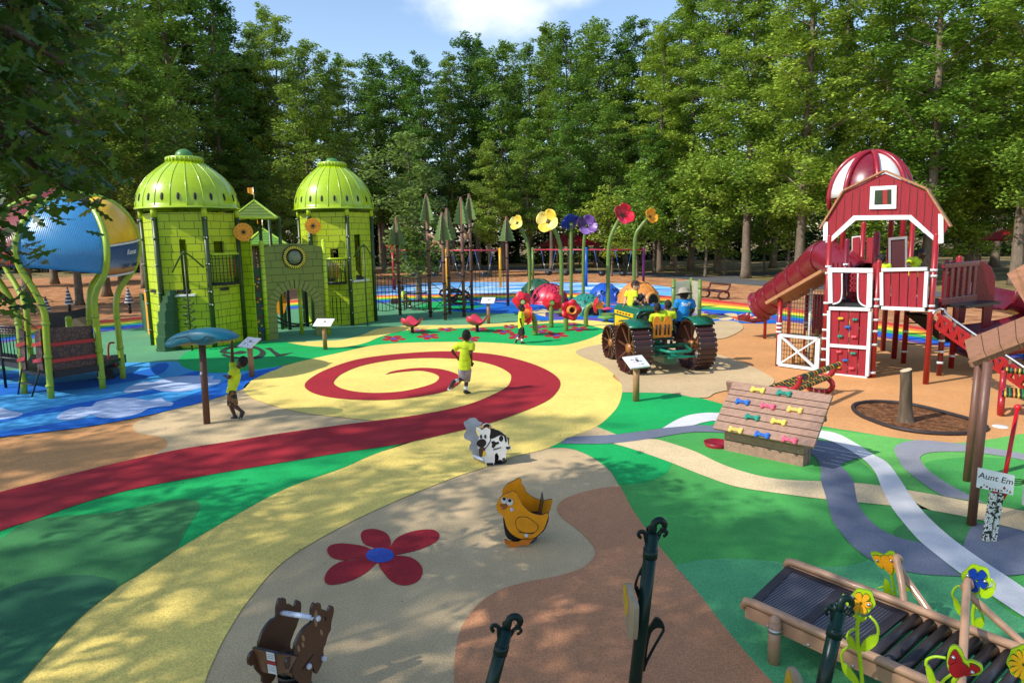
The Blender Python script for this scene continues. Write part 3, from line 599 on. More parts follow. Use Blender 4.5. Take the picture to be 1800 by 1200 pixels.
# left, nearer and darker
for px, D, top, k, lk in ((-140, 34, -300, "tall2", "big dark tree"), (40, 40, -200, "tall2", "big dark tree"), (180, 44, -150, "tall", "tall dark tree"), (250, 52, -120, "round", "broad dark tree"), (330, 50, -160, "tall2", "tall tree with leaning trunk"), (402, 56, -60, "tall", "tall tree with sunlit leaves"), (90, 60, -100, "dark", "dark tree"), (210, 64, -100, "dark", "dark tree"), (290, 66, -100, "dark", "dark tree"), (370, 70, -20, "dark", "dark tree"), (455, 74, 110, "dark", "dark tree"), (-60, 55, -120, "dark", "dark tree"), (130, 38, 60, "round", "bushy tree"), (280, 42, 110, "round", "bushy tree")):
    plant(k, px, D, top=top, look=lk, row="left wood", grp="dark trees on the left")
# right, nearer and sunlit
for px, D, top, k in ((1160, 62, 48, "right2"), (1215, 66, -5, "right"), (1262, 58, -90, "right2"), (1312, 51, -170, "right"), (1405, 44, -300, "right2"), (1470, 56, -160, "right"), (1540, 50, -220, "right2"), (1630, 42, -330, "right"), (1705, 46, -260, "right2"), (1790, 40, -320, "right"), (1880, 46, -250, "right2"), (1990, 38, -300, "right"), (1360, 66, -120, "right2"), (1590, 62, -160, "right2"), (1750, 60, -160, "right")):
    plant(k, px, D, top=top, look="sunlit maple-like tree", row="right wood", grp="sunlit trees on the right")
for i, px in enumerate((1190, 1240, 1275, 1345, 1385, 1500, 1560, 1680, 1720, 1800, 1120, 1075)):
    plant("under", px, rs.uniform(50, 58) - (10 if px > 1450 else 0), H=rs.uniform(6, 10), look="low bright green tree", row="sunlit edge", grp="low trees at the wood edge")
# the dark depth of the wood
for i, px in enumerate(range(-150, 2000, 62)):
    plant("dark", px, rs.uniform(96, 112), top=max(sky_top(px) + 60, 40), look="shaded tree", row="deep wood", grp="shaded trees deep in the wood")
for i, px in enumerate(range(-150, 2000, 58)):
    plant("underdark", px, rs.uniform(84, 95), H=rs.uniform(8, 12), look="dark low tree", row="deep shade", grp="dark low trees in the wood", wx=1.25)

# small tree beside the rope climber
b = G(736, 528); H = ZH(243, b)
make_tree("small leafy tree with pale green crown standing behind the rope climber", 21, H, 1.8, 5.6, .24, 230, 60, LEAF_S, tr=.16, csize=.85, loc=b)

# the oak beside the camera: its boughs hang into the picture at the upper left, its crown shades the foreground
def oak():
    rng = np.random.default_rng(5); rnd = random.Random(5)
    root = thing("oak_tree", "dark lobed-leaf oak with boughs hanging beside the balloon structure", "tree", (-9.3, 1.0, 0))
    base = V((-9.3, 1.0, 0)); mb = MB()
    tr = [V((0, 0, 0)), V((.05, .05, 1)), V((.1, .1, 3)), V((.3, .1, 5)), V((.2, .3, 7)), V((.4, .2, 9))]
    mb.tube(tr, [.42, .32, .27, .2, .12, .04], 12)
    clumps = []
    for i in range(60):
        a = rnd.random() * 2 * PI; z = rnd.uniform(4.6, 9.0); e = 4.6 * math.sin(PI * (z - 2.6) / 8.6) ** .6
        q = e * rnd.random() ** .45; c = V((.4 + math.cos(a) * q, .3 + math.sin(a) * q, z))
        w = base + c
        rel = w - CAM; dp = rel.dot(FW)
        if dp > .3:                         # keep the upper crown clear of the view apart from the hanging boughs
            x = 900 + FPX * rel.dot(RT) / dp; y = 600 - FPX * rel.dot(UP) / dp
            if x > -420 and y > -420: continue
        clumps.append((c.x, c.y, c.z, .95, .95, .6))
        k = tr[2].lerp(tr[4], max(0, min(1, (z - 4) / 8)))
        if i % 4 == 0: mb.tube([k, k.lerp(c, .5) + V((0, 0, .4)), c], [.06, .035, .012], 6)
    C1 = clump_points(clumps, 120, rng)
    # the hanging boughs: image positions of twig ends and distances
    tw = []
    for px, py, D in ((-60, 40, 5.2), (20, 60, 5.4), (70, 30, 6.0), (100, 110, 5.6), (130, 40, 6.4), (40, 150, 5.2), (85, 190, 5.8), (10, 230, 5.0), (50, 275, 5.4), (115, 150, 6.2), (-20, 320, 4.9), (70, 318, 5.5), (120, 335, 5.8), (155, 330, 6.0), (-10, 400, 5.0), (-30, 455, 4.9), (10, 440, 5.1), (-45, 505, 5.0), (10, 525, 5.4), (-70, 200, 5.0), (-80, 420, 4.8), (80, 240, 5.7), (-40, 120, 5.0), (55, 95, 5.8), (130, 85, 6.6), (90, 60, 6.2), (130, 215, 6.4), (20, 290, 5.1), (-10, 180, 5.0), (110, 10, 6.2), (60, 0, 5.8), (0, 0, 5.4), (160, 50, 6.8)):
        tw.append((AT(px, py, D) - base, 1.0))
    P = []
    for c, s in tw:
        hub = V((-9.3 + 3.5, 2.6, 5.6)) - base
        k = hub.lerp(c, .55) + V((0, 0, .35)); mb.tube(curve3([hub, k, c + V((-.12, 0, .1)), c], 5), [.05 - .0026 * j for j in range(16)], 5)
        n = 40 if c.z + base.z > 3.7 else 20
        d = rng.normal(size=(n, 3)) * (np.array([.26, .26, .2]) if n > 30 else np.array([.17, .17, .13])); P.append(np.array(c)[None, :] + d)
        for j in range(16):
            f = j / 16; q = k.lerp(c, f); P.append(np.array(q)[None, :] + rng.normal(size=(1, 3)) * .09)
    mb.tube([tr[2], (tr[2] + V((1.9, .9, 2.2))), V((3.5, 1.6, 5.6))], [.2, .13, .06], 8)
    C2 = np.concatenate(P)
    cr = bpy.data.objects.new("crown", leaf_mesh("crown", C1, .24, rng, OUT_O, LEAF_O, .7)); COL.objects.link(cr); cr.parent = root
    c2 = bpy.data.objects.new("bough_leaves", leaf_mesh("bough_leaves", C2, .21, rng, OUT_O, LEAF_O, .5, np.array([.25, .1, -.5]))); COL.objects.link(c2); c2.parent = root
    mb.build("trunk", BARKD, root, local=True)
oak()
# trees left of the picture whose shade falls on the blue and beige ground
_, _c = make_tree("shade tree standing left of the balloon structure", 31, 11.5, 4.2, 8.5, .26, 150, 60, LEAF_O, BARKD, tr=.28, csize=.95, loc=(-18.6, 8.6, 0), out=OUT_O)
make_tree("shade tree standing behind the camera left of the playground", 33, 12.5, 5, 9, .26, 85, 56, LEAF_O, BARKD, tr=.28, csize=1.0, loc=(-6.5, -4.8, 0), out=OUT_O)

LEAF_T = leaf_mat("leaf_tall", (70, 100, 34), (140, 166, 60), .3)
for lab, x, y, seed, per in (("tall shade tree behind the camera, nearer the path", -19.5, -4.2, 41, 105), ("tall shade tree left of the camera beyond the oak", -24.5, .2, 42, 90), ("tall shade tree far behind the camera", -17.5, -8.6, 43, 70)):
    make_tree(lab, seed, 25, 13, 11.5, .36, per, 46, LEAF_T, BARK, tr=.3, csize=1.25, loc=(x, y, 0))

make_tree("shade tree left of the picture beside the far mulch", 51, 17, 4.5, 11, .36, 120, 70, LEAF_T, BARK, tr=.28, csize=1.25, loc=(-30.5, 22.5, 0))
make_tree("shade tree left of the picture farther along the mulch", 52, 17, 4.5, 11, .36, 120, 70, LEAF_T, BARK, tr=.28, csize=1.25, loc=(-31, 31, 0))
# ================================================================== the green castle
LIME = mat("lime_paint", (178, 202, 24), .32, var=.06, coat=.3); LIMED = mat("lime_dome", (168, 198, 22), .25, var=.06, coat=.5)
POSTG = mat("dark_olive_post", (58, 78, 34), .4, var=.15); OLIVE = mat("olive_panel", (104, 116, 50), .5); DGREEN = mat("dark_green_panel", (40, 84, 46), .5)
BRICK = brick_mat("lime_brick", (184, 204, 30), (62, 80, 12)); OBRICK = brick_mat("olive_brick", (112, 130, 48), (52, 60, 22), .46, .24)
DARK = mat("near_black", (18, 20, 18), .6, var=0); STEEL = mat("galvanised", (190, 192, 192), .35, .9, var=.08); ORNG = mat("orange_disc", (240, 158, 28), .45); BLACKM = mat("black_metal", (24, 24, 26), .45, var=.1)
CAPG = mat("cap_green", (74, 128, 62), .4); WHITEP = mat("white_plastic", (226, 226, 222), .4, var=.05); REDP = mat("red_plastic", (180, 24, 40), .35, var=.06, coat=.2)
GLASSB = bpy.data.materials.new("bubble_glass"); _n, _b = nodes(GLASSB); _b.inputs["Transmission Weight"].default_value = .9; _b.inputs["Roughness"].default_value = .03; _b.inputs["Base Color"].default_value = (.85, .9, .92, 1)
castle = thing("play_castle", "lime green play castle with two domed brick towers and an arched olive gate", "castle", G(520, 594))
def towards(c):
    f = V((-c.x, -c.y, 0)).normalized(); return f, V((-f.y, f.x, 0))
def tower(cpx, cpy, phi0, r, rimpx, toppx, cappx, holes, balc, lab):
    c = G(cpx, cpy); f, rt = towards(c)
    P = [c + (f * math.cos(R(phi0 + 60 * k)) + rt * math.sin(R(phi0 + 60 * k))) * r for k in range(-1, 5)]
    zr = ZH(rimpx, c); zt = ZH(toppx, c); zc = ZH(cappx, c)
    t = thing("tower", lab, None, c); t.parent = castle; I = PM[castle.name].inverted(); t.matrix_local = I @ PM[t.name]
    # posts
    for p in P:
        mb = MB(); mb.tube([p, p + V((0, 0, zr - .02))], .075, 10)
        for z in (.5, 1.35, 1.75, 2.6, 3.4, zr - .35):
            mb.tube([p + V((0, 0, z - .03)), p + V((0, 0, z + .03))], .09, 10)
            q = (p - c).normalized(); mb.ball(p + q * .09 + V((0, 0, z)), .028, 6, 1)
        mb.tube([p + V((0, 0, zr - .3)), p + V((0, 0, zr))], .085, 10, 2)
        mb.build("post", [POSTG, STEEL, LIME], t)
    # wall panels on every side, with the openings the photo shows on the two front sides
    for k in range(6):
        a, b = P[k], P[(k + 1) % 6]; pl = Plane(a, b); hs = []
        for x0, y0, x1, y1 in holes.get(k, []):
            u0, z1 = pl.uz(x0, y0); u1, z0 = pl.uz(x1, y1); hs.append((u0, z0, u1, z1))
        if k in (3, 4): hs = [(.3, 2.0, r - .3, 3.6), (.25, -.1, r - .25, 1.3)]
        mb = MB(); mb.panel(r - .17, zr - .18, hs, .045, x0=.085, z0=.02)
        mb.build("brick_wall", BRICK, t, frame=pl.mat() @ M.Translation((0, .02, 0)))
    mb = MB(); mb.prism([(math.cos(R(60 * k + 30 - phi0)) * (r - .09), math.sin(R(60 * k + 30 - phi0)) * (r - .09)) for k in range(6)], 0, .08, X=M.Translation(c + V((0, 0, 1.75))) @ M(((rt.x, 0, -f.x, 0), (rt.y, 0, -f.y, 0), (0, 1, 0, 0), (0, 0, 0, 1))))
    mb.build("deck", BLACKM, t)
    mb = MB(); mb.lathe([(r * .5, .02), (r * .5, 1.7)], 14, c=c); mb.build("dark_liner", DARK, t)   # added dark liner so the wall slits look shaded inside
    # dome
    mb = MB(); rr = r * 1.07; h = zt - zr; prof = [(rr + .03, -.03), (rr + .03, .02), (rr, .03)]
    for i in range(1, 12):
        q = i / 11; prof.append((rr * float(np.interp(q, [0, .16, .31, .46, .62, .75, .85, .93, 1], [1, .985, .945, .88, .775, .655, .535, .43, .34])), .03 + h * q * .97))
    prof.append((.4, h))
    X = M.Translation(c + V((0, 0, zr))); mb.T = X
    mb.lathe(prof, 48); mb.lathe([(q[0] - .03, q[1] - .02) for q in prof[2:]][::-1], 48)
    for k in range(20):
        a = 2 * PI * k / 20 + .1; mb.tube([V((q[0] * math.cos(a), q[0] * math.sin(a), q[1])) for q in prof[2:]], .018, 5)
        a += PI / 20; q = prof[4]; q0, q1 = prof[3], prof[5]
        for zz in np.linspace(-.5, .5, 2):
            pass
        c1 = V((q[0] * math.cos(a), q[0] * math.sin(a), q[1] + .02)); X3 = M.Rotation(a, 4, "Z") @ M.Rotation(R(-12), 4, "Y")
        mb.ball(c1, (.02, .045, .12), 10, 1, X3)
    mb.build("dome", [LIMED, DARK], t)
    mb = MB(); mb.T = M.Translation(c + V((0, 0, zt))); mb.lathe([(.34, -.05), (.52, -.03), (.54, .13), (.5, .15), (.3, .16)], 28)
    for k in range(28):
        a = 2 * PI * k / 28; mb.tube([(.54 * math.cos(a), .54 * math.sin(a), -.02), (.54 * math.cos(a), .54 * math.sin(a), .12)], .018, 5)
    mb.ball((0, 0, .15), (.27, .27, zc - zt - .15), 16, 1, lo=0.0)
    mb.build("dome_cap", [LIMED, CAPG], t)
    # balcony on one of the front sides
    k, x0, y0, x1, y1 = balc
    pl = Plane(P[k], P[k + 1]); u0, z1 = pl.uz(x0, y0); u1, z0 = pl.uz(x1, y1); um, ru = (u0 + u1) / 2, abs(u1 - u0) / 2
    mb = MB(); mb.T = pl.mat() @ M.Translation((um, 0, 0))
    arc = [(-ru * math.cos(PI * i / 14), -ru * .75 * math.sin(PI * i / 14)) for i in range(15)]
    mb.tube([(x, y, z1) for x, y in arc], .035, 8, 0); mb.tube([(x, y, z0 + .05) for x, y in arc], .03, 8, 1)
    mb.prism([(x, y) for x, y in arc], z0 - .02, z0 + .05, 1, X=M(((1, 0, 0, 0), (0, 0, 1, 0), (0, 1, 0, 0), (0, 0, 0, 1))))
    for i, (x, y) in enumerate(arc): mb.tube([(x, y, z0), (x, y, z1)], .014, 6, 2)
    for i in (6, 8): 
        x, y = arc[i]; mb.box((x * .96, y * .96, z0 + (z1 - z0) * .55), (.06, .02, (z1 - z0) * .6), 3)
    for z in np.linspace(z0 + .08, z1 - .05, 9): mb.tube([(x * .985, y * .985, z) for x, y in arc], .006, 4, 2)
    mb.build("balcony", [LIME, BLACKM, POSTG, mat("balcony_slot", (190, 80, 30), .5)], t)
    return c, P, t, zr
cL, PL, tL, zL = tower(352, 603, 17, 1.42, 367, 285, 262, {0: [(314, 421, 334, 517)], 1: [(376, 424, 396, 446), (384, 546, 388, 584), (390, 546, 394, 584), (397, 546, 401, 584), (404, 546, 408, 584)]}, (1, 367, 447, 415, 497), "taller-looking nearer tower with the door slit on its left")
cR, PR_, tR, zR = tower(599, 566, 18, 1.42, 368, 293, 278, {0: [(580, 437, 595, 453), (583, 523, 587, 567), (590, 523, 594, 567), (597, 523, 601, 567)], 1: [(623, 412, 638, 492)]}, (0, 573, 455, 609, 498), "farther tower with the door slit on its right")
for t, P, hole in ((tL, PL, (314, 334, 517, 0)), (tR, PR_, (622, 639, 492, 1))):
    pl = Plane(P[hole[3]], P[hole[3] + 1]); u0, z = pl.uz(hole[0], hole[2]); u1, _z = pl.uz(hole[1], hole[2])
    mb = MB(); mb.T = pl.mat(); mb.box(((u0 + u1) / 2, -.06, z - .04), (abs(u1 - u0) + .35, .2, .07)); mb.build("door_sill", WHITEP, t, bevel=.015)
def spiral(P, k, bx, by, top, arms, t, coil=True):
    b = G(bx, by); zt = ZH(top, b); mb = MB(); mb.tube([b, b + V((0, 0, zt))], .028, 8)
    for ax, ay in arms:
        pl = Plane(P[k], P[k + 1]).off(.05); u, z = pl.uz(ax, ay); e = pl.o + pl.u * u + V((0, 0, z))
        mb.tube(curve3([e, e.lerp(b + V((0, 0, zt)), .6) + V((0, 0, .04)), b + V((0, 0, zt + .01)), b + V((0, 0, zt - .1))], 5), .025, 8)
    if coil:
        z0, z1 = ZH(590, b), ZH(526, b)
        mb.tube([b + V((.16 * math.cos(a), .16 * math.sin(a), z0 + (z1 - z0) * a / (2 * PI * 4.5))) for a in np.linspace(0, 2 * PI * 4.5, 70)], .02, 6)
    mb.build("spiral_climber" if coil else "climbing_pole", POSTG, t)
spiral(PL, 0, 338, 617, 443, [(303, 478), (358, 470)], tL)
spiral(PR_, 1, 646, 573, 430, [(622, 452), (655, 452)], tR, False)
# orange medallions
def medallion(px, py, p, r):
    d = ray(px, py); c = CAM + d * ((p - CAM).length / d.length * .985); f, rt = towards(c)
    X = M.Translation(c) @ M(((rt.x, -f.x, 0, 0), (rt.y, -f.y, 0, 0), (0, 0, 1, 0), (0, 0, 0, 1)))
    mb = MB(); ci = [(r * math.cos(2 * PI * i / 32), r * math.sin(2 * PI * i / 32)) for i in range(32)]; mb.prism(ci, -.02, .02, 0, X=X)
    st = [((.5 if i % 2 == 0 else .12) * r * math.cos(2 * PI * i / 24), (.5 if i % 2 == 0 else .12) * r * math.sin(2 * PI * i / 24)) for i in range(24)]; mb.prism(st, -.026, -.0205, 1, X=X)
    for i in range(12): a = 2 * PI * i / 12; mb.ball(X @ V((.75 * r * math.cos(a), -.021, .75 * r * math.sin(a))), .014, 6, 1)
    mb.build("medallion", [ORNG, DARK], castle)
medallion(428, 408, PL[2] + V((0, 0, 3.5)), .29); medallion(550, 397, PR_[0] + V((0, 0, 3.6)), .29)
# gate
gp = Plane(G(470, 599), G(574, 589)); Lg = gp.L; gt = gp.uz(517, 428)[1]
ul, ur = gp.uz(490, 596)[0], gp.uz(556, 592)[0]; zs = gp.uz(520, 540)[1]; za = gp.uz(524, 507)[1]; um = (ul + ur) / 2
def arch(rx, rz, z0, n=16): return [(um + rx * math.cos(PI * i / n), z0 + rz * math.sin(PI * i / n)) for i in range(n + 1)]
inn = arch((ur - ul) / 2, za - zs, zs)
outl = [(.0, 0), (ul, 0)] + inn[::-1] + [(ur, 0), (Lg, 0), (Lg, gt - .12)] + [(Lg * (1 - i / 8), gt - .12 + .12 * math.sin(PI * i / 8)) for i in range(1, 8)] + [(0, gt - .12)]
gate = MB().prism(outl[::-1], 0, .06, 0, 1).build("gate_wall", [OBRICK, OLIVE], castle, frame=gp.mat())
oa = arch((ur - ul) / 2 + .3, za - zs + .3, zs); ia = arch((ur - ul) / 2 + .004, za - zs + .004, zs)
mb = MB(); mb.prism(([(ur + .3, .02)] + oa + [(ul - .3, .02), (ul - .004, .02)] + ia[::-1] + [(ur + .004, .02)])[::-1], -.02, -.003)
for i in range(0, 17): 
    (x0, z0), (x1, z1) = ia[i], oa[i]; mb.bar((x0, -.022, z0), (x1, -.022, z1), .035, .008, 1)
for z in np.linspace(.25, zs - .1, 5):
    for x0, x1 in ((ul - .3, ul - .01), (ur + .01, ur + .3)): mb.bar((x0, -.022, z), (x1, -.022, z), .015, .008, 1)
mb.build("gate_arch", [mat("olive_arch", (122, 132, 62), .5), mat("joint_dark", (46, 52, 20), .7)], castle, frame=gp.mat())
uw, zw = gp.uz(517, 452); rw = .37; X = gp.mat() @ M.Translation((uw, 0, zw)) @ M.Rotation(PI / 2, 4, "X")
mb = MB(); mb.T = X; mb.lathe([(rw + .02, 0), (rw + .02, .05), (rw - .13, .06), (rw - .13, 0)], 32, mi=0)
for i in range(36): a = 2 * PI * i / 36; mb.box((math.cos(a) * (rw - .04), math.sin(a) * (rw - .04), .06), (.09, .03, .02), 1, M.Rotation(a, 3, "Z"))
wf = mb.build("round_window", [DARK, mat("yellow_stud", (226, 214, 60), .5)], castle)
mb = MB(); mb.T = X; mb.ball((0, 0, .03), (rw - .14, rw - .14, .2), 20, 0, lo=0.0); mb.build("bubble_pane", GLASSB, wf)
for bx, by, ty in ((470, 598, 427), (576, 588, 424)):
    b = G(bx, by) + gp.n * .1; mb = MB(); mb.tube([b, b + V((0, 0, ZH(ty, b)))], .075, 12); mb.ball(b + V((0, 0, ZH(ty, b))), .075, 10)
    for i in range(14): mb.tube([b + V((0, 0, .2 + .2 * i)), b + V((0, 0, .215 + .2 * i))], .08, 12, 1)
    mb.build("gate_post", [LIME, POSTG], castle)
# brick flank and climbing wall beside the gate
fp = Plane(PL[2], G(453, 600)); mb = MB(); zt = fp.uz(440, 424)[1]; mb.panel(fp.L - .08, zt, [], .045, x0=.08, z0=.02); mb.build("flank_wall", BRICK, castle, frame=fp.mat())
cp = Plane(G(453, 599), G(468, 598)); mb = MB(); mb.panel(cp.L, cp.uz(460, 470)[1], [], .05)
rc = random.Random(3)
for i in range(22): mb.ball((rc.uniform(.03, cp.L - .03), -.02, rc.uniform(.2, 2.2)), (.05, .04, .04), 6, 1 + i % 4)
mb.build("climbing_wall", [DGREEN, ORNG, REDP, mat("hold_blue", (30, 90, 180)), mat("hold_yellow", (230, 190, 40))], castle, frame=cp.mat())
# inside of the gate: posts, deck, belt bridge, orange disc
for px, py, ty, m in ((531, 588, 480, LIME), (510, 580, 470, BLACKM), (541, 574, 470, BLACKM), (552, 578, 470, POSTG), (497, 579, 470, POSTG), (470, 578, 380, POSTG), (450, 580, 380, POSTG), (503, 577, 380, POSTG), (486, 570, 380, POSTG)):
    b = G(px, py); MB().tube([b, b + V((0, 0, ZH(ty, b)))], .065, 10).build("inner_post", m, castle)
b = G(510, 577); MB().box(b + V((.1, .4, 1.72)), (2.2, 1.6, .07)).build("inner_deck", BLACKM, castle)
b = G(500, 584); mb = MB(); mb.tube(curve3([b + V((-.5, 0, .55)), b + V((0, .2, .25)), b + V((.6, .4, .2)), b + V((1.3, .5, .5))], 6), .035, 6); mb.tube(curve3([b + V((-.5, .5, .55)), b + V((0, .7, .25)), b + V((.6, .9, .2)), b + V((1.3, 1.0, .5))], 6), .035, 6); mb.build("belt_bridge", BLACKM, castle)
b = G(497, 577); mb = MB(); mb.prism([(.22 * math.cos(i * PI / 10), .5 * math.sin(i * PI / 10)) for i in range(20)], 0, .04, X=M.Translation(b + V((0, -.1, 1.0)))); mb.build("side_panel", ORNG, castle)
# the pyramid roofs with flags
def pyramid(cx, by, eave, apex, half, rot, m1, m2, flagtop):
    c = G(cx, by); ze, za_ = ZH(eave, c), ZH(apex, c); mb = MB(); mb.T = M.Translation(c) @ M.Rotation(rot, 4, "Z")
    q = [(-half, -half, ze), (half, -half, ze), (half, half, ze), (-half, half, ze)]
    for i in range(4):
        a, b_ = V(q[i]), V(q[(i + 1) % 4]); ap = V((0, 0, za_)); n = 6
        for j in range(n):              # courses of shingles, each lapping the one below
            t0, t1 = j / n, (j + 1) / n; o = V((0, 0, .012 * (1)))
            mb.add([a.lerp(ap, t0) + o, b_.lerp(ap, t0) + o, b_.lerp(ap, t1), a.lerp(ap, t1)], [(0, 1, 2, 3)], i % 2)
        mb.bar(a, ap, .06, .05, 2); mb.bar(a, b_, .06, .07, 2)
    o = mb.build("pyramid_roof", [m1, m2, LIMED], castle)
    fz = ZH(flagtop, c); mb = MB(); mb.tube([c + V((0, 0, za_ - .05)), c + V((0, 0, fz))], .015, 6, 0)
    f = [c + V((-.012 - .05 * i, .02 * math.sin(i * 1.3), fz - .02)) for i in range(5)]
    mb.add(f + [p - V((0, 0, .26 - .02 * i)) for i, p in enumerate(f)], [(i, i + 1, i + 6, i + 5) for i in range(4)], 1); mb.build("flag", [STEEL, ORNG], o)
pyramid(463, 577, 384, 352, .78, R(18), mat("roof_dark", (96, 118, 40), .4), mat("roof_lime", (150, 184, 36), .35), 329)
pyramid(474, 566, 430, 402, .8, R(25), mat("roof_lime2", (110, 160, 60), .4), mat("roof_teal", (72, 140, 110), .4), 384)
# left side: stepped dark wall, panels and red chute
sp = Plane(G(270, 619), G(318, 617)); z = lambda y: sp.uz(290, y)[1]; x = lambda p: sp.uz(p, 600)[0]
mb = MB(); mb.T = sp.mat()
st = [(268, 312, 618, 595), (272, 312, 595, 570), (276, 312, 570, 548), (281, 312, 548, 533), (287, 312, 533, 521), (295, 312, 521, 512)]
for i, (x0, x1, y0, y1) in enumerate(st):
    u0, u1 = x(x0), x(x1); hw = (u1 - u0) / 2
    mb.lathe([(hw, z(y0)), (hw, z(y1)), (0, z(y1))], 8, c=((u0 + u1) / 2, .3, 0), sm=False); mb.lathe([(hw + .03, z(y0)), (hw + .03, z(y0) + .06), (hw, z(y0) + .07)], 8, c=((u0 + u1) / 2, .3, 0), sm=False)
mb.build("stepped_wall", DGREEN, castle)
pp = Plane(G(254, 580), G(276, 596)); mb = MB(); mb.T = pp.mat(); 
for i, (x0, x1, yt, m_) in enumerate(((254, 258, 518, 0), (258, 263, 530, 0), (263, 270, 514, 1), (270, 277, 508, 0))):
    u0, u1 = pp.uz(x0, 590)[0], pp.uz(x1, 590)[0]; mb.box(((u0 + u1) / 2, 0, pp.uz(x0, yt)[1] / 2), (abs(u1 - u0) + .1, .06 + .01 * i, pp.uz(x0, yt)[1]), m_)
mb.build("side_panel", [DGREEN, ORNG], castle)
b = G(282, 585); mb = MB(); mb.tube([b + V((0, 0, ZH(526, b))), b + V((-.05, .05, ZH(477, b)))], .13, 10); mb.build("red_chute", REDP, castle)

# ================================================================== the balloon structure
YG = mat("balloon_green", (150, 178, 40), .35, var=.08, coat=.2)
def corr(name, col, sc=150):
    m = mat(name, col, .3, var=.1, vs=2); nt, b = nodes(m); N_ = nt.nodes.new; t = N_("ShaderNodeTexCoord"); sx = N_("ShaderNodeSeparateXYZ"); nt.links.new(t.outputs["Object"], sx.inputs[0])
    ad = N_("ShaderNodeMath"); nt.links.new(sx.outputs[0], ad.inputs[0]); nt.links.new(sx.outputs[1], ad.inputs[1])
    mu = N_("ShaderNodeMath"); mu.operation = "MULTIPLY"; mu.inputs[1].default_value = sc; nt.links.new(ad.outputs[0], mu.inputs[0])
    si = N_("ShaderNodeMath"); si.operation = "SINE"; nt.links.new(mu.outputs[0], si.inputs[0]); bn = N_("ShaderNodeBump"); bn.inputs["Strength"].default_value = .25; bn.inputs["Distance"].default_value = .01
    nt.links.new(si.outputs[0], bn.inputs["Height"]); nt.links.new(bn.outputs[0], b.inputs["Normal"]); return m
bal = thing("balloon_play_structure", "balloon-shaped climber with blue and yellow panels, lime ribs and a dark basket", "play structure", G(140, 680))
def rib(pts): return curve3([AT(x, y, D) for x, y, D in pts], 6)
rA = rib([(90, 700, 14.27), (82, 600, 14.3), (78, 550, 14.3), (60, 510, 14.25), (34, 468, 14.2), (27, 430, 14.2), (45, 385, 14.5), (85, 353, 15.0), (128, 338, 15.6)])
rB = rib([(181, 684, 15.15), (172, 590, 15.1), (166, 535, 15.05), (171, 507, 14.9), (184, 482, 14.75), (188, 440, 14.7), (180, 400, 14.9), (162, 364, 15.2), (136, 340, 15.6)])
rC = rib([(217, 665, 16.3), (209, 590, 16.3), (204, 535, 16.3), (212, 505, 16.35), (236, 470, 16.4), (244, 428, 16.4), (230, 388, 16.2), (200, 358, 15.9), (150, 340, 15.6)])
rE = rib([(43, 692, 14.8), (36, 600, 14.9), (29, 550, 15.0), (10, 512, 15.0), (-20, 466, 15.0), (-28, 426, 15.0), (0, 378, 15.2), (55, 348, 15.5), (118, 337, 15.7)])
rH = rib([(150, 655, 17.3), (157, 590, 17.3), (156, 540, 17.3), (160, 505, 17.4), (178, 475, 17.6), (186, 430, 17.6), (176, 385, 17.3), (160, 358, 16.6), (140, 339, 15.8)])
rK = rib([(60, 662, 17.0), (50, 590, 17.0), (45, 540, 17.0), (30, 505, 17.2), (10, 470, 17.4), (0, 430, 17.4), (20, 385, 17.0), (70, 352, 16.4), (120, 338, 15.9)])
for r_ in (rA, rB, rC, rE, rH, rK):
    mb = MB(); mb.tube(r_, .065, 12)
    for i in (4, 9): 
        if i < len(r_): mb.tube([r_[i], r_[i] + (r_[i + 1] - r_[i]).normalized() * .07], .078, 12)
    p = r_[0]; mb.tube([p + V((0, 0, .25)), p + V((0, 0, .3))], .08, 12); mb.build("rib", YG, bal)
cc = (rA[0] + rC[0] + rH[0] + rE[0]) / 4
def skin(ra, rb, i0, i1, m, name, f0=0, f1=1, bulge=.14, nu=10, label=None):
    ra, rb = ra[i0:i1], rb[i0:i1]; k = len(ra); vs = []
    for i in range(k):
        for j in range(nu + 1):
            t = j / nu; p = ra[i].lerp(rb[i], t); o = (p - V((cc.x, cc.y, p.z))); o = o.normalized() if o.length > .2 else V((0, 0, 1))
            vs.append(p + o * bulge * 4 * t * (1 - t))
    fs = [(i * (nu + 1) + j, i * (nu + 1) + j + 1, (i + 1) * (nu + 1) + j + 1, (i + 1) * (nu + 1) + j) for i in range(k - 1) for j in range(nu)]
    mb = MB(); mb.add(vs, fs, 0, True); o = mb.build(name, m, bal); s = o.modifiers.new("thick", "SOLIDIFY"); s.thickness = .02
    return o, vs, k, nu
skin(rA, rB, 24, 47, corr("balloon_blue", (62, 138, 190)), "blue_panel")
skin(rB, rC, 31, 47, mat("balloon_yellow", (236, 186, 40), .3, var=.12, vs=3), "yellow_panel")
skin(rE, rA, 24, 47, corr("balloon_red", (122, 26, 18)), "red_panel")
skin(rH, rC, 24, 47, corr("balloon_orange", (206, 120, 40)), "orange_panel")
skin(rK, rE, 24, 47, corr("balloon_red", (122, 26, 18)), "red_panel"); skin(rH, rK, 24, 47, corr("balloon_blue", (62, 138, 190)), "blue_panel")
navy = bpy.data.materials.new("banner_navy"); _n, _b = nodes(navy); _t = _n.nodes.new("ShaderNodeTexCoord"); _s = _n.nodes.new("ShaderNodeSeparateXYZ"); _n.links.new(_t.outputs["Object"], _s.inputs[0])
_z = _n.nodes.new("ShaderNodeTexNoise"); _z.inputs["Scale"].default_value = 14; _n.links.new(_t.outputs["Object"], _z.inputs["Vector"])
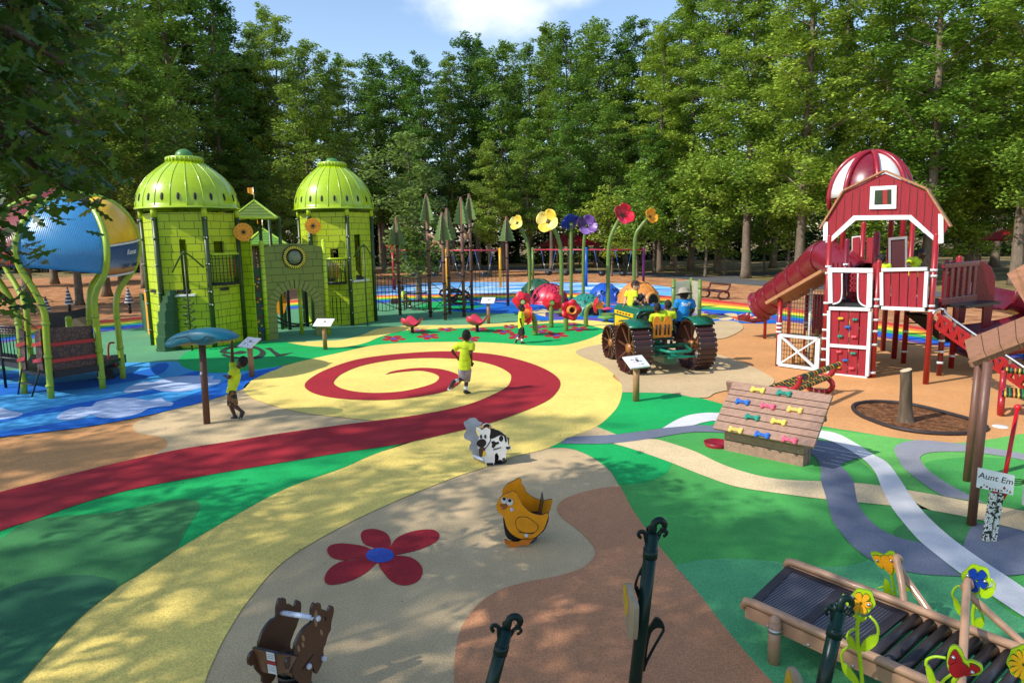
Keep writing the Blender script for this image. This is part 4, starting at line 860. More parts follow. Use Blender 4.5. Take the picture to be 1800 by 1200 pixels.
_a = _n.nodes.new("ShaderNodeMath"); _a.operation = "MULTIPLY_ADD"; _n.links.new(_z.outputs["Fac"], _a.inputs[0]); _a.inputs[1].default_value = .16; _n.links.new(_s.outputs[2], _a.inputs[2])
ban, vs_, k_, nu_ = skin(rB, rC, 23, 32, navy, "banner", bulge=.15)
zlo = min(v.z for v in vs_) - PM[bal.name].translation.z; zhi = max(v.z for v in vs_)
_c = _n.nodes.new("ShaderNodeValToRGB"); _m = _n.nodes.new("ShaderNodeMapRange"); _m.inputs[1].default_value = zlo; _m.inputs[2].default_value = zhi + .1; _n.links.new(_a.outputs[0], _m.inputs[0]); _n.links.new(_m.outputs[0], _c.inputs[0]); _n.links.new(_c.outputs[0], _b.inputs["Base Color"])
_e = _c.color_ramp.elements; _e[0].color = lin((150, 84, 40)); _e[0].position = .12; _e[1].color = lin((26, 66, 112)); _e[1].position = .9
for p, c_ in ((.24, (180, 120, 70)), (.36, (110, 130, 160)), (.5, (46, 84, 132))): e_ = _e.new(p); e_.color = lin(c_)
mb = MB(); rows = [vs_[i * (nu_ + 1):(i + 1) * (nu_ + 1)] for i in range(k_)]
oo = lambda p: p + (p - V((cc.x, cc.y, p.z))).normalized() * .012
for rw_ in (rows[0], rows[-1]): mb.tube([oo(p) for p in rw_], .022, 6)
mb.build("banner_edge", WHITEP, ban)
def text(name, body, size, X, m, parent, ext=.004, align="CENTER", shear=0, ysc=1.0, xsc=1.0):
    cu = bpy.data.curves.new(name, "FONT"); cu.body = body; cu.size = size; cu.extrude = ext; cu.align_x = align; cu.align_y = "CENTER"; cu.shear = shear; cu.materials.append(m)
    cu.resolution_u = 3
    tmp = bpy.data.objects.new(name, cu); me = bpy.data.meshes.new_from_object(tmp); bpy.data.objects.remove(tmp); bpy.data.curves.remove(cu); me.name = name
    if not me.materials: me.materials.append(m)
    o = bpy.data.objects.new(name, me); COL.objects.link(o); o.parent = parent; o.matrix_local = PM[parent.name].inverted() @ X @ M.Diagonal((xsc, ysc, 1, 1)); PM[o.name] = X
    return o
def text_frame(c, xd, up, push):
    xd = xd.normalized(); n = xd.cross(up).normalized(); up = n.cross(xd); c = c + n * push
    return M(((xd.x, up.x, n.x, c.x), (xd.y, up.y, n.y, c.y), (xd.z, up.z, n.z, c.z), (0, 0, 0, 1)))
i = k_ - 3; cmid = rows[i][5]; xd = rows[i][7] - rows[i][3]; upv = rows[i + 1][5] - rows[i - 1][5]
text("lettering", "Kansas", .17, text_frame(cmid + upv.normalized() * -.02, xd, upv, .03), WHITEP, ban, shear=.25)
i = 2; cmid = rows[i][5]; upv = rows[i + 1][5] - rows[i - 1][5]; xd = rows[i][7] - rows[i][3]
xn_ = xd.normalized()
text("lettering", "FAIR", .14, text_frame(cmid + upv.normalized() * .05 + xn_ * .27, xd, upv, .03), mat("deep_blue", (22, 40, 90), .5), ban)
text("lettering", "STATE", .14, text_frame(cmid + upv.normalized() * .05 - xn_ * .2, xd, upv, .03), mat("deep_blue", (22, 40, 90), .5), ban)
# basket between the front ribs
scale_m = bpy.data.materials.new("scale_panel"); _n, _b = nodes(scale_m); _v = _n.nodes.new("ShaderNodeTexVoronoi"); _v.feature = "DISTANCE_TO_EDGE"; _v.inputs["Scale"].default_value = 11
_t = _n.nodes.new("ShaderNodeTexCoord"); _n.links.new(_t.outputs["Object"], _v.inputs["Vector"]); _r = _n.nodes.new("ShaderNodeValToRGB"); _r.color_ramp.elements[0].color = lin((36, 26, 24)); _r.color_ramp.elements[1].color = lin((98, 70, 56)); _r.color_ramp.elements[1].position = .12
_n.links.new(_v.outputs["Distance"], _r.inputs[0]); _n.links.new(_r.outputs[0], _b.inputs["Base Color"]); _b.inputs["Roughness"].default_value = .6
bp = Plane(rA[0], rB[0]); U = lambda x, y: bp.uz(x, y)
def bpoly(pts, t0, t1, m, name, e=None): return MB().prism([U(*p) for p in pts][::-1], t0, t1).build(name, m, bal if e is None else e, frame=bp.mat())
bk = bpoly([(84, 577), (162, 572), (174, 648), (95, 660)], 0, .05, scale_m, "basket_panel")
bpoly([(86, 603), (167, 594), (168, 600), (87, 609)], -.04, -.002, REDP, "basket_rail"); bpoly([(89, 632), (171, 621), (172, 627), (90, 638)], -.04, -.002, REDP, "basket_rail")
bpoly([(92, 652), (176, 640), (178, 650), (94, 664)], -.06, -.005, BLACKM, "deck_edge")
mb = MB(); z0 = U(130, 655)[1]; pts = [rA[0], rB[0], rC[0], rH[0], rK[0], rE[0]]; mb.add([V((p.x, p.y, z0)) for p in pts] + [V((p.x, p.y, z0 + .06)) for p in pts], [(0, 1, 2, 3, 4, 5), (11, 10, 9, 8, 7, 6)] + [(i, (i + 1) % 6, (i + 1) % 6 + 6, i + 6) for i in range(6)]); mb.build("deck", BLACKM, bal)
p2 = Plane(rK[0], rH[0]); q = lambda x, y: p2.uz(x, y)
MB().prism([q(82, 550), q(120, 548), q(152, 540), q(154, 570), q(120, 575), q(84, 578)][::-1], 0, .03).build("back_panel", BLACKM, bal, frame=p2.mat())
MB().prism([q(130, 560), q(164, 553), q(164, 580), q(130, 580)][::-1], -.1, -.05).build("map_panel", mat("tan_panel", (140, 122, 92), .6), bal, frame=p2.mat())
c_ = AT(122, 574, 15.6); mb = MB(); c0 = V((c_.x, c_.y, z0)); mb.tube([c0, V((c_.x, c_.y, ZH(560, c_)))], .07, 12); mb.ball(V((c_.x, c_.y, ZH(560, c_))), .07, 10); mb.build("bollard", YG, bal)
# the arched entry and loop ladder on the left
ep = Plane(rE[0], rA[0]); E = lambda x, y: ep.uz(x, y)
mb = MB(); mb.T = ep.mat()
for pts in ([(33, 578), (42, 583), (45, 650), (37, 650)], [(60, 583), (70, 578), (76, 650), (66, 652)]): mb.prism([E(*p) for p in pts][::-1], 0, .04, 0)
for pts in ([(30, 603), (46, 600), (46, 607), (30, 610)], [(58, 603), (74, 600), (75, 607), (58, 610)], [(32, 630), (46, 627), (46, 633), (32, 636)], [(60, 632), (75, 628), (76, 635), (60, 638)]): mb.prism([E(*p) for p in pts][::-1], -.03, -.002, 1)
mb.build("entry_panel", [scale_m, REDP], bal)
mb = MB(); mb.T = ep.off(.12).mat(); E2 = lambda x, y: (lambda q: V((q[0], 0, q[1])))(ep.off(.12).uz(x, y))
for a, b_ in (((38, 648), (31, 699)), ((70, 650), (54, 704)), ((31, 699), (54, 704)), ((36, 672), (63, 677))): mb.tube([E2(*a), E2(*b_)], .018, 8)
mb.build("ladder", BLACKM, bal)
# side steps on the right
mb = MB()
for i, (x0, y0, x1, y1) in enumerate(((186, 668, 205, 655), (190, 660, 211, 647))):
    a, b_ = G(x0, y0), G(x1, y1); mb.bar(a + V((0, 0, .12 + .14 * i)), b_ + V((0, 0, .12 + .14 * i)), .35, .22)
mb.build("step", BLACKM, bal, bevel=.01)
b = rC[0]; mb = MB(); mb.tube(curve3([b + V((-.08, -.08, .9)), b + V((-.2, -.12, .85)), b + V((-.22, -.12, .45)), b + V((-.08, -.08, .35))], 5), .022, 8); mb.build("grab_handle", REDP, bal)
# access ramp with railing at the left
ra_ = thing("ramp", "black railed access ramp leading to the balloon structure's entry", "ramp", G(20, 690))
for dy in (0, 1):
    mb = MB(); a, b_ = AT(-60, 628, 16.4 + dy * 1.3), AT(40, 640, 14.95 + dy * 1.3); h = .82
    mb.tube([a + V((0, 0, h)), b_ + V((0, 0, h))], .03, 8); mb.tube([a + V((0, 0, .1)), b_ + V((0, 0, .1))], .022, 8); mb.tube([a + V((0, 0, h - .12)), b_ + V((0, 0, h - .12))], .02, 8)
    for i in range(19): p = a.lerp(b_, i / 18); mb.tube([p + V((0, 0, .1)), p + V((0, 0, h if i % 6 else h + .02))], .011 if i % 6 else .03, 6)
    for i in (0, 6, 12, 18): p = a.lerp(b_, i / 18); mb.tube([V((p.x, p.y, 0)), p + V((0, 0, h))], .03, 8)
    mb.build("railing", BLACKM, ra_)
mb = MB(); a, b_, c2, d2 = AT(-60, 628, 16.4), AT(40, 640, 14.95), AT(40, 640, 16.25), AT(-60, 628, 17.7); a.z = b_.z = c2.z = d2.z = b_.z
mb.add([a, b_, c2, d2] + [p - V((0, 0, .12)) for p in (a, b_, c2, d2)], [(0, 1, 2, 3), (7, 6, 5, 4), (0, 4, 5, 1), (1, 5, 6, 2), (2, 6, 7, 3), (3, 7, 4, 0)]); mb.build("ramp_deck", BLACKM, ra_)
# ================================================================== the red barn
REDB = wood("barn_red", (146, 17, 33), 2); REDPOST = mat("red_post", (152, 26, 28), .35, var=.08, coat=.2); WHT_T = mat("white_trim", (226, 226, 224), .45, var=.05); MAR = mat("maroon_plastic", (116, 23, 37), .3, var=.08, coat=.25)
BRN_R = wood("roof_brown", (168, 118, 78), 0); TINSIDE = mat("dark_panel", (70, 14, 22), .6)
barn = thing("barn_play_structure", "red barn play structure with white trim, striped silo dome and tube slide", "play structure", G(1540, 640))
b0, b1, b2 = G(1447, 654), G(1532, 667), G(1627, 675)
fp = Plane(b0, b2); F = lambda x, y: fp.uz(x, y); fm = fp.mat(); back = -fp.n
DEP = 2.3                                     # depth of the barn's deck
zd = fp.uz(1560, 542)[1]; zrail = fp.uz(1560, 471)[1]
def fpoly(pts, t0, t1, m, name, parent=barn, emi=None, pl=fp, **k):
    poly = [pl.uz(*p) for p in pts]
    a = sum(poly[i][0] * poly[(i + 1) % len(poly)][1] - poly[(i + 1) % len(poly)][0] * poly[i][1] for i in range(len(poly)))
    return MB().prism(poly if a > 0 else poly[::-1], t0, t1, 0, emi).build(name, m, parent, frame=pl.mat(), **k)
def post(p, z1, m=REDPOST, r=.058, clamps=(.3, .55, .8, 1.0, 1.35, 1.62, 2.3, 2.45), par=barn, name="post"):
    mb = MB(); mb.tube([V((p.x, p.y, 0)), V((p.x, p.y, z1))], r, 12); mb.ball((p.x, p.y, z1), r, 10)
    for z in clamps:
        if z < z1: mb.tube([V((p.x, p.y, z - .025)), V((p.x, p.y, z + .025))], r * 1.18, 12, 1); mb.ball(V((p.x, p.y, z)) + fp.n * r * 1.2, .022, 6, 1)
    return mb.build(name, [m, WHT_T], par)
L_ = fp.L; um_ = F(1532, 667)[0]
ptR, ptM, ptL = fp.o + fp.u * L_, fp.o + fp.u * um_, fp.o.copy()
zgab = F(1455, 424)[1]
post(ptL, zgab + .1); post(ptM + back * .02, zrail + .12, clamps=(.12, .75, 1.05, 1.3, 1.6, 1.75)); post(ptR, zgab + .1, clamps=(zd, zd + .1, zrail - .03, zrail - .15))
for k in (0, .52, 1): post(ptL.lerp(ptR, k) + back * DEP, (zgab + .4) if k < 1 else zrail + .15, clamps=(.3, .8, 1.6, 2.4))
post(ptR.lerp(ptR + back * DEP, .5), zrail + .1, MAR, .055); post(ptL.lerp(ptL + back * DEP, .5), zgab, MAR, .055)
# gable front
fpoly([(1445, 400), (1485, 338), (1555, 305), (1627, 335), (1667, 396), (1652, 426), (1600, 384), (1503, 385), (1456, 425)], 0, .05, REDB, "gable_wall")
gw = fpoly([(1451, 426), (1501, 379), (1602, 378), (1657, 428), (1648, 428), (1598, 386), (1505, 387), (1460, 427)], -.03, -.002, WHT_T, "gable_trim")
for x0, x1, yt, yb in ((1448, 1456, 390, 423), (1650, 1659, 376, 427)): fpoly([(x0, yb), (x0, yt), (x1, yt), (x1, yb)], -.035, -.003, WHT_T, "corner_board")
# board joints of the gable
mb = MB(); mb.T = fm
for x in (1471, 1484, 1497, 1510, 1543, 1568, 1582, 1597, 1611, 1625, 1639):
    zt = np.interp(x, [1445, 1485, 1555, 1627, 1667], [F(1445, 402)[1], F(1485, 340)[1], F(1555, 307)[1], F(1627, 338)[1], F(1667, 399)[1]])
    zb = np.interp(x, [1456, 1503, 1600, 1652], [F(1456, 420)[1], F(1503, 380)[1], F(1600, 379)[1], F(1652, 421)[1]]); u = F(x, 370)[0]
    mb.box((u, -.001, (zt + zb) / 2), (.014, .006, max(.05, zt - zb - .06)))
mb.build("board_joint", TINSIDE, barn)
# roof sheets running back from the gable
gpts = [F(1443, 403), F(1484, 336), F(1555, 302), F(1628, 333), F(1670, 399)]
mb = MB(); mb.T = fm
for (u0, z0), (u1, z1) in zip(gpts, gpts[1:]):
    n = V((-(z1 - z0), 0, u1 - u0)).normalized() * .035
    a, b_ = V((u0, -.06, z0)), V((u1, -.06, z1)); c_, d_ = V((u1, .1, z1)), V((u0, .1, z0))
    mb.add([a, b_, c_, d_, a + n, b_ + n, c_ + n, d_ + n], [(3, 2, 1, 0), (4, 5, 6, 7), (0, 1, 5, 4), (1, 2, 6, 5), (2, 3, 7, 6), (3, 0, 4, 7)])
mb.build("roof", BRN_R, barn)
# gable window (a dark plate stands in for the opening)
wn = fpoly([(1531, 328), (1577, 326), (1576, 367), (1529, 368)], -.04, -.002, WHT_T, "gable_window")
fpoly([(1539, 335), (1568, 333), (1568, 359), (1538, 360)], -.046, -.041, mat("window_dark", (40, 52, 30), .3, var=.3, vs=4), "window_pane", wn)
fpoly([(1553, 334), (1561, 334), (1561, 359), (1553, 359)], -.05, -.0465, REDPOST, "window_post", wn)
# deck
mb = MB(); mb.T = fm; mb.box((L_ / 2, DEP / 2, zd + .03), (L_ - .04, DEP, .09)); mb.build("deck", BLACKM, barn)
# right panel in its white frame
def frame_panel(x0, x1, xb0, xb1, yt, ytr, yb, ybr, bw, nb, name, holes=None):
    (ua, za), (ub, zb), (uc, zc), (ud, zd_) = F(x0, yt), F(x1, ytr), F(xb1, ybr), F(xb0, yb)
    P = lambda s, t: V((ua + (ub - ua) * s + ((ud - ua) + ((uc - ub) - (ud - ua)) * s) * t, 0, za + (zb - za) * s + ((zd_ - za) + ((zc - zb) - (zd_ - za)) * s) * t))
    w, h = abs(ub - ua), abs(za - zd_); par = MB(); par.T = fm @ M.Translation((0, -.1, 0))
    fr = [(ua, zd_ ), (ub, zc), (ub, zb), (ua, za)]
    for a, b_ in (((0, 0), (1, 0)), ((0, 1), (1, 1))): p, q = P(*a), P(*b_); par.bar(p, q, bw, .07)
    for a, b_ in (((0, 0), (0, 1)), ((1, 0), (1, 1))):
        p, q = P(*a), P(*b_); dz = V((0, 0, bw / 2 + .002)); par.bar(p - dz, q + dz, bw * .98, .066, up=(1, 0, 0))
    o = par.build(name, WHT_T, barn)
    mb = MB(); mb.T = fm @ M.Translation((0, -.1, 0))
    for i in range(nb):
        s0, s1 = (i + .06) / nb, (i + .94) / nb; p = [P(s0, .02), P(s1, .02), P(s1, .98), P(s0, .98)]
        mb.add(p + [a + V((0, .03, 0)) for a in p], [(3, 2, 1, 0), (4, 5, 6, 7), (0, 1, 5, 4), (1, 2, 6, 5), (2, 3, 7, 6), (3, 0, 4, 7)])
    mb.build("board", REDB, o)
    return o, P
frame_panel(1553, 1632, 1553, 1628, 474, 472, 540, 543, .1, 5, "railing_panel")
# left gate with rounded opening
fpoly([(1459, 470), (1537, 471), (1537, 479), (1466, 478), (1467, 532), (1459, 532)], -.13, -.07, WHT_T, "gate_frame"); fpoly([(1528, 480), (1537, 480), (1535, 539), (1526, 539)], -.131, -.071, WHT_T, "gate_frame"); 
fpoly([(1467, 479), (1481, 479), (1481, 515), (1478, 528), (1468, 532)], -.1, -.075, REDB, "gate_board"); fpoly([(1513, 480), (1527, 480), (1526, 537), (1518, 534), (1512, 520)], -.1, -.075, REDB, "gate_board")
mb = MB(); X_ = lambda x, y, d=-.11: fm @ V((F(x, y)[0], d, F(x, y)[1]))
mb.tube(curve3([X_(1483, 480), X_(1483, 515), X_(1479, 529), X_(1467, 534)], 5), .018, 8); mb.tube(curve3([X_(1511, 480), X_(1511, 520), X_(1516, 533), X_(1528, 539)], 5), .018, 8); mb.build("grab_rail", WHT_T, barn)
# the lattice cut-out panel behind the gate
mb = MB(); mb.T = fm @ M.Translation((0, .55, 0)); u0, z1 = F(1484, 474); u1, z0 = F(1514, 528)
for i in range(6):
    for j in range(6): mb.lathe([(.035, 0), (.07, 0), (.07, .03), (.035, .03), (.035, 0)], 6, c=(u0 + (u1 - u0) * (i + .5) / 6, 0, z0 + (z1 - z0) * (j + .5) / 6), X=M.Rotation(PI / 2, 3, "X"))
mb.box(((u0 + u1) / 2, .03, z0 - .05), (u1 - u0, .03, .06)); mb.build("lattice_panel", REDB, barn)
# climbing wall below
fo, PP = frame_panel(1461, 1533, 1458, 1527, 541, 543, 656, 663, .1, 4, "climbing_wall")
mb = MB(); mb.T = fm @ M.Translation((0, -.1, 0)); mb.bar(PP(.05, .555) + V((0, -.002, 0)), PP(.95, .555) + V((0, -.002, 0)), .09, .07); mb.build("middle_rail", WHT_T, fo)
HC = [mat("hold_" + n, c, .45) for n, c in (("gold", (226, 178, 40)), ("teal", (30, 130, 110)), ("sky", (30, 100, 170)), ("coral", (214, 80, 90)))]
for px, py, c in ((1481, 559, 0), (1506, 561, 1), (1493, 574, 2), (1480, 590, 1), (1504, 591, 3), (1478, 617, 3), (1503, 620, 1), (1489, 632, 2), (1476, 644, 0), (1500, 646, 3)):
    u, z = F(px, py); mb = MB(); mb.T = fm; mb.ball((u - .02, -.12, z), (.045, .05, .035), 8); mb.ball((u + .03, -.125, z + .006), (.04, .05, .03), 8); mb.build("climbing_hold", HC[c], fo)
# back panels, wheel post and rail boards on the deck
bpl = fp.off(-DEP); 
for x0, x1, yt, yb, m, nm in ((1565, 1594, 421, 476, TINSIDE, "rear_panel"), (1498, 1516, 416, 464, WHT_T, "white_rear_panel"), (1500, 1512, 418, 462, REDB, "rear_board"), (1524, 1540, 418, 470, REDB, "rear_panel")):
    fpoly([(x0, yb), (x0, yt), (x1, yt - 2), (x1, yb)], -.03 if "board" not in nm else -.07, 0 if "board" not in nm else -.04, m, nm, pl=bpl)
fpoly([(1563, 476), (1563, 418), (1596, 415), (1596, 476), (1592, 476), (1592, 420), (1567, 422), (1567, 476)], -.06, -.035, mat("grey_frame", (140, 132, 132), .5), "rear_frame", pl=bpl)
mb = MB(); c_ = X_(1517, 450, .9); mb.tube([V((c_.x, c_.y, zd)), V((c_.x, c_.y, F(1517, 412)[1]))], .07, 10); mb.ball(V((c_.x, c_.y, F(1517, 412)[1])), .07, 8); mb.build("inner_post", REDPOST, barn)
mb = MB()
for i in range(7):
    p = ptL + back * (.25 + .3 * i); mb.bar(V((p.x, p.y, zd)), V((p.x, p.y, zd + .95)), .1, .03, up=(fp.u.x, fp.u.y, 0))
mb.build("side_board", REDB, barn)
# silo: red ribs and striped dome panels behind the barn
sc_ = AT(1523, 440, 18.0); sc_.z = 0; zr_ = ZH(347, sc_); zt_ = ZH(269, sc_); rs_ = 63 * mpp(V((sc_.x, sc_.y, 3)))
silo = MB(); hs = zt_ - zr_
dprof = [(rs_ * math.cos(R(a)), hs * math.sin(R(a))) for a in range(0, 91, 9)]; dprof[-1] = (.02, hs)
for k in range(8):
    a0 = 2 * PI * k / 8 + R(-130 - 22.5); mb = MB(); mb.T = M.Translation((sc_.x, sc_.y, zr_)); mb.lathe(dprof, 6, a0=a0, a1=a0 + 2 * PI / 8); o = mb.build("dome_panel", [MAR, WHITEP][k % 2], barn); o.modifiers.new("t", "SOLIDIFY").thickness = .02
    mb = MB(); rib_ = [V((sc_.x, sc_.y, 0)) + V((math.cos(a0) * rs_, math.sin(a0) * rs_, 0 if k % 2 == 0 else zr_ - .3))] + [V((sc_.x + math.cos(a0) * r * 1.03, sc_.y + math.sin(a0) * r * 1.03, zr_ + z + .03)) for r, z in dprof]
    mb.tube(rib_, .065, 10); mb.build("silo_rib", mat("rib_red", (146, 22, 36), .3, var=.08, coat=.2), barn)
# tube slide
s0 = V((ptL.x, ptL.y, 0)) + back * 1.6
tp = [s0 + V((.25, 0, zd + .5))]
for px, py, D in ((1452, 452, 18.2), (1425, 474, 18.9), (1398, 493, 19.6), (1372, 512, 20.3), (1352, 528, 20.8), (1336, 538, 21.1)): tp.append(AT(px, py, D))
tc_ = curve3(tp, 6); mb = MB(); mb.tube(tc_, .44, 20, cap=False); mb.tube(tc_[::-1], .41, 20, cap=False)
for i in range(6, len(tc_) - 2, 5): mb.tube([tc_[i], tc_[i].lerp(tc_[i + 1], .3)], .465, 20)
e0, e1 = tc_[-2], tc_[-1]; mb.tube([e0, e1], [.45, .5], 20, cap=False); mb.build("tube_slide", MAR, barn)
mb = MB(); p = tc_[20]; mb.tube([V((p.x, p.y, 0)), p], .05, 8); p = tc_[-5]; mb.tube([V((p.x, p.y, 0)), p], .05, 8); mb.build("slide_leg", REDPOST, barn)
d_ = (e1 - e0).normalized(); d_.z = 0; d_.normalize(); mb = MB(); rt_ = V((d_.y, -d_.x, 0)); b_ = V((e1.x, e1.y, max(.18, e1.z - .45)))
sec = [(-.45, .3), (-.42, .05), (-.25, -.02), (.25, -.02), (.42, .05), (.45, .3)]
vs = [b_ + d_ * t * .45 + rt_ * x + V((0, 0, z * (1 - .5 * t))) for t in (0, .5, 1) for x, z in sec]; mb.add(vs, [(i * 6 + j, i * 6 + j + 1, i * 6 + j + 7, i * 6 + j + 6) for i in range(2) for j in range(5)], 0, True)
o = mb.build("slide_exit", MAR, barn); o.modifiers.new("t", "SOLIDIFY").thickness = .04
# lean-to with slanted roof, mesh wall and X gate
l0 = G(1367, 643); lp = Plane(l0, b0); Lf = lambda x, y: lp.uz(x, y)
post(l0, Lf(1370, 528)[1], clamps=(.85, .95, 1.05), r=.06)
a, b_ = Lf(1352, 534), Lf(1450, 478); mb = MB(); mb.T = lp.mat(); dirv = V((b_[0] - a[0], 0, b_[1] - a[1])); n = V((-dirv.z, 0, dirv.x)).normalized() * .07
for k in range(9):
    y0 = -.15 + k * .17; p, q = V((a[0], y0, a[1])), V((b_[0], y0, b_[1])); w_ = V((0, .155, 0))
    mb.add([p, q, q + w_, p + w_, p + n, q + n, q + w_ + n, p + w_ + n], [(3, 2, 1, 0), (4, 5, 6, 7), (0, 1, 5, 4), (1, 2, 6, 5), (2, 3, 7, 6), (3, 0, 4, 7)])
mb.build("lean_to_roof", BRN_R, barn)
p_ = l0 + V((lp.n.x, lp.n.y, 0)) * -1.35; post(p_, Lf(1370, 528)[1], clamps=(.85, .95), r=.06)
mb = MB(); mb.T = lp.mat(); x0, x1 = .08, lp.L - .08; zb_, zl, zr2 = Lf(1400, 587)[1], Lf(1372, 532)[1], Lf(1440, 494)[1]
for i in range(15): 
    u = x0 + (x1 - x0) * i / 14; mb.tube([(u, 0, .1), (u, 0, zl + (zr2 - zl) * i / 14)], .006, 5)
for i in range(20):
    z = .1 + i * .105; xs = x0 if z < zl else x0 + (x1 - x0) * (z - zl) / max(.01, zr2 - zl)
    if xs < x1: mb.tube([(xs, 0, z), (x1, 0, z)], .006, 5)
mb.build("mesh_wall", BLACKM, barn)
mb = MB(); mb.T = lp.mat() @ M.Translation((0, -.07, 0)); (ua, zt), (ub, z2), (uc, z3), (ud, z4) = Lf(1374, 588), Lf(1441, 594), Lf(1440, 651), Lf(1370, 645)
A, B, C_, D_ = V((ua, 0, zt)), V((ub, 0, zt)), V((ub, 0, .06)), V((ua, 0, .06))
for p, q in ((A, B), (D_, C_)): mb.bar(p, q, .1, .06)
for p, q in ((A, D_), (B, C_)): mb.bar(p, q, .098, .056)
mb.bar(A, C_, .08, .04); mb.bar(B, D_, .08, .034); mb.build("cross_gate", WHT_T, barn)
mb = MB(); r5 = random.Random(2)
for i in range(22):
    p = lp.o + lp.u * r5.uniform(.2, lp.L - .1) - lp.n * r5.uniform(.3, 1.2); mb.tube([V((p.x, p.y, .05)), V((p.x + r5.uniform(-.1, .1), p.y, r5.uniform(.3, .9)))], .03, 6)
mb.build("bamboo_chime", mat("straw_yellow", (190, 150, 80), .6), barn)
mb = MB(); q = lp.off(-1.2); mb.T = q.mat(); mb.box((lp.L * .6, 0, 1.2), (.9, .05, 1.0)); mb.box((lp.L * .75, -.06, 1.05), (.3, .03, .35), 1); mb.build("play_panel", [REDB, mat("tan_panel", (140, 122, 92), .6)], barn)
mb = MB(); c0 = lp.o + lp.u * (lp.L * .45) - lp.n * .5
mb.tube([V((c0.x, c0.y, .1)), V((c0.x, c0.y, 1.9))], .04, 8); mb.build("rope", WHITEP, barn)
# bridge and spiral slide on the right
pb = ptR + back * 1.1; pe = AT(1722, 500, 15.8); pe.z = 0
for k, o_ in enumerate((0, 1)):
    a, b_ = pb + back * (o_ * .9 - .35), pe + back * (o_ * .9 - .35); mb = MB(); rb = Plane(a, b_); mb.T = rb.mat()
    mb.box((rb.L / 2, 0, zrail + .02), (rb.L, .07, .1)); mb.box((rb.L / 2, 0, zd + .12), (rb.L, .07, .16))
    nb = 6 if k == 0 else 0
    for i in range(nb): mb.box((rb.L * (i + .5) / nb, 0, (zrail + zd + .17) / 2), (rb.L / nb * .5, .05, zrail - zd - .23))
    mb.build("bridge_rail", MAR, barn, bevel=.012)
mb = MB(); rb = Plane(pb, pe); mb.T = rb.mat(); mb.box((rb.L / 2 - .06, 0, zd + .02), (rb.L - .06, 1.0, .06)); mb.build("bridge_deck", BLACKM, barn)
# slide hood
hp = Plane(pe + fp.n * .35, pe + fp.n * .35 + V((1, .15, 0))); Hh = lambda x, y: hp.uz(x, y)
for dd in (0, .75):
    MB().prism([Hh(*p) for p in [(1711, 536), (1730, 538), (1727, 578), (1741, 574), (1749, 520), (1750, 487), (1742, 468), (1728, 459), (1716, 462), (1713, 500)]][::-1], dd, dd + .06).build("slide_hood", MAR, barn, frame=hp.mat(), bevel=.01)
# spiral chute
ctr = AT(1812, 560, 16.6); ctr.z = 0
pth = curve3([AT(1738, 540, 16.5), AT(1780, 548, 17.0), AT(1825, 564, 17.0), AT(1850, 588, 16.4), AT(1815, 606, 15.8), AT(1760, 616, 15.5), AT(1690, 622, 15.6)], 8)
mb = MB(); secp = [(-.56, .6), (-.5, .16), (-.32, 0), (.32, 0), (.5, .16), (.56, .6)]; vs = []; n = len(pth) - 1
for i, p in enumerate(pth):
    tg = pth[min(i + 1, n)] - pth[max(i - 1, 0)]; tg.z = 0; tg.normalize(); sd = V((tg.y, -tg.x, 0))
    for x, h in secp: vs.append(p + sd * x + V((0, 0, h)))
mb.add(vs, [(i * 6 + j, i * 6 + j + 1, i * 6 + j + 7, i * 6 + j + 6) for i in range(n) for j in range(5)], 0, True); o = mb.build("spiral_slide", MAR, barn); o.modifiers.new("t", "SOLIDIFY").thickness = .04
MB().tube([ctr, ctr + V((0, 0, zd + .3))], .08, 12).build("slide_post", MAR, barn)
# lower slide exit trough seen under the stairs
e_ = [AT(1680, 600, 15.6), AT(1740, 622, 15.0), AT(1800, 636, 14.6)]
# stairs with handrail
a, b_ = AT(1648, 552, 14.0), AT(1830, 676, 11.9); mb = MB(); sv = (b_ - a); side = V((sv.y, -sv.x, 0)).normalized()
for k, o_ in enumerate((0,)):
    p, q = a + side * o_, b_ + side * o_; mb.bar(p, q, .05, .06); mb.bar(p - V((0, 0, .27)), q - V((0, 0, .27)), .05, .06)
    for i in range(11):
        t0, t1, tm = i / 11, (i + 1) / 11, (i + .5) / 11; lo = V((0, 0, -.27)); mb.bar(p.lerp(q, t0) + lo, p.lerp(q, tm), .045, .085); mb.bar(p.lerp(q, tm), p.lerp(q, t1) + lo, .04, .07)
mb.build("stair_stringer", REDPOST, barn)
mb = MB()
for i in range(8): p = a.lerp(b_, (i + .5) / 8) - side * .22 - V((0, 0, .22)); mb.box(p, (.22, .36, .03), R_=M.Rotation(math.atan2(sv.y, sv.x), 3, "Z"))
mb.build("stair_tread", BLACKM, barn)
mb = MB(); 
for o_ in (.03,):
    h0 = AT(1642, 552, 14.0) + side * o_; pts = [h0, h0 + V((.04, 0, .06)), a + side * o_ + V((.12, -.05, .1)), a.lerp(b_, .2) + side * o_ + V((0, 0, .12)), b_ + side * o_ + V((0, 0, .12))]; mb.tube(curve3(pts, 5), .022, 8)
    for i in range(5): p = a.lerp(b_, .2 + .18 * i) + side * o_; mb.bar(p, p + V((0, 0, .12)), .03, .03, up=(1, 0, 0))
mb.build("handrail", STEEL, barn)
# ladder under the deck and rear posts
mb = MB(); p = AT(1595, 590, 18.3); p.z = 0; q = p + V((.55, -.1, 0))
for s_ in (p, q): mb.tube([s_, s_ + V((0, 0, zd))], .02, 6)
for i in range(5): mb.tube([p + V((0, 0, .2 + .28 * i)), q + V((0, 0, .2 + .28 * i))], .018, 6)
mb.build("ladder", BLACKM, barn)
a, b_ = AT(1610, 552, 15.4), AT(1672, 600, 16.0); MB().bar(a, b_, .5, .06).build("belt_ramp", BLACKM, barn)
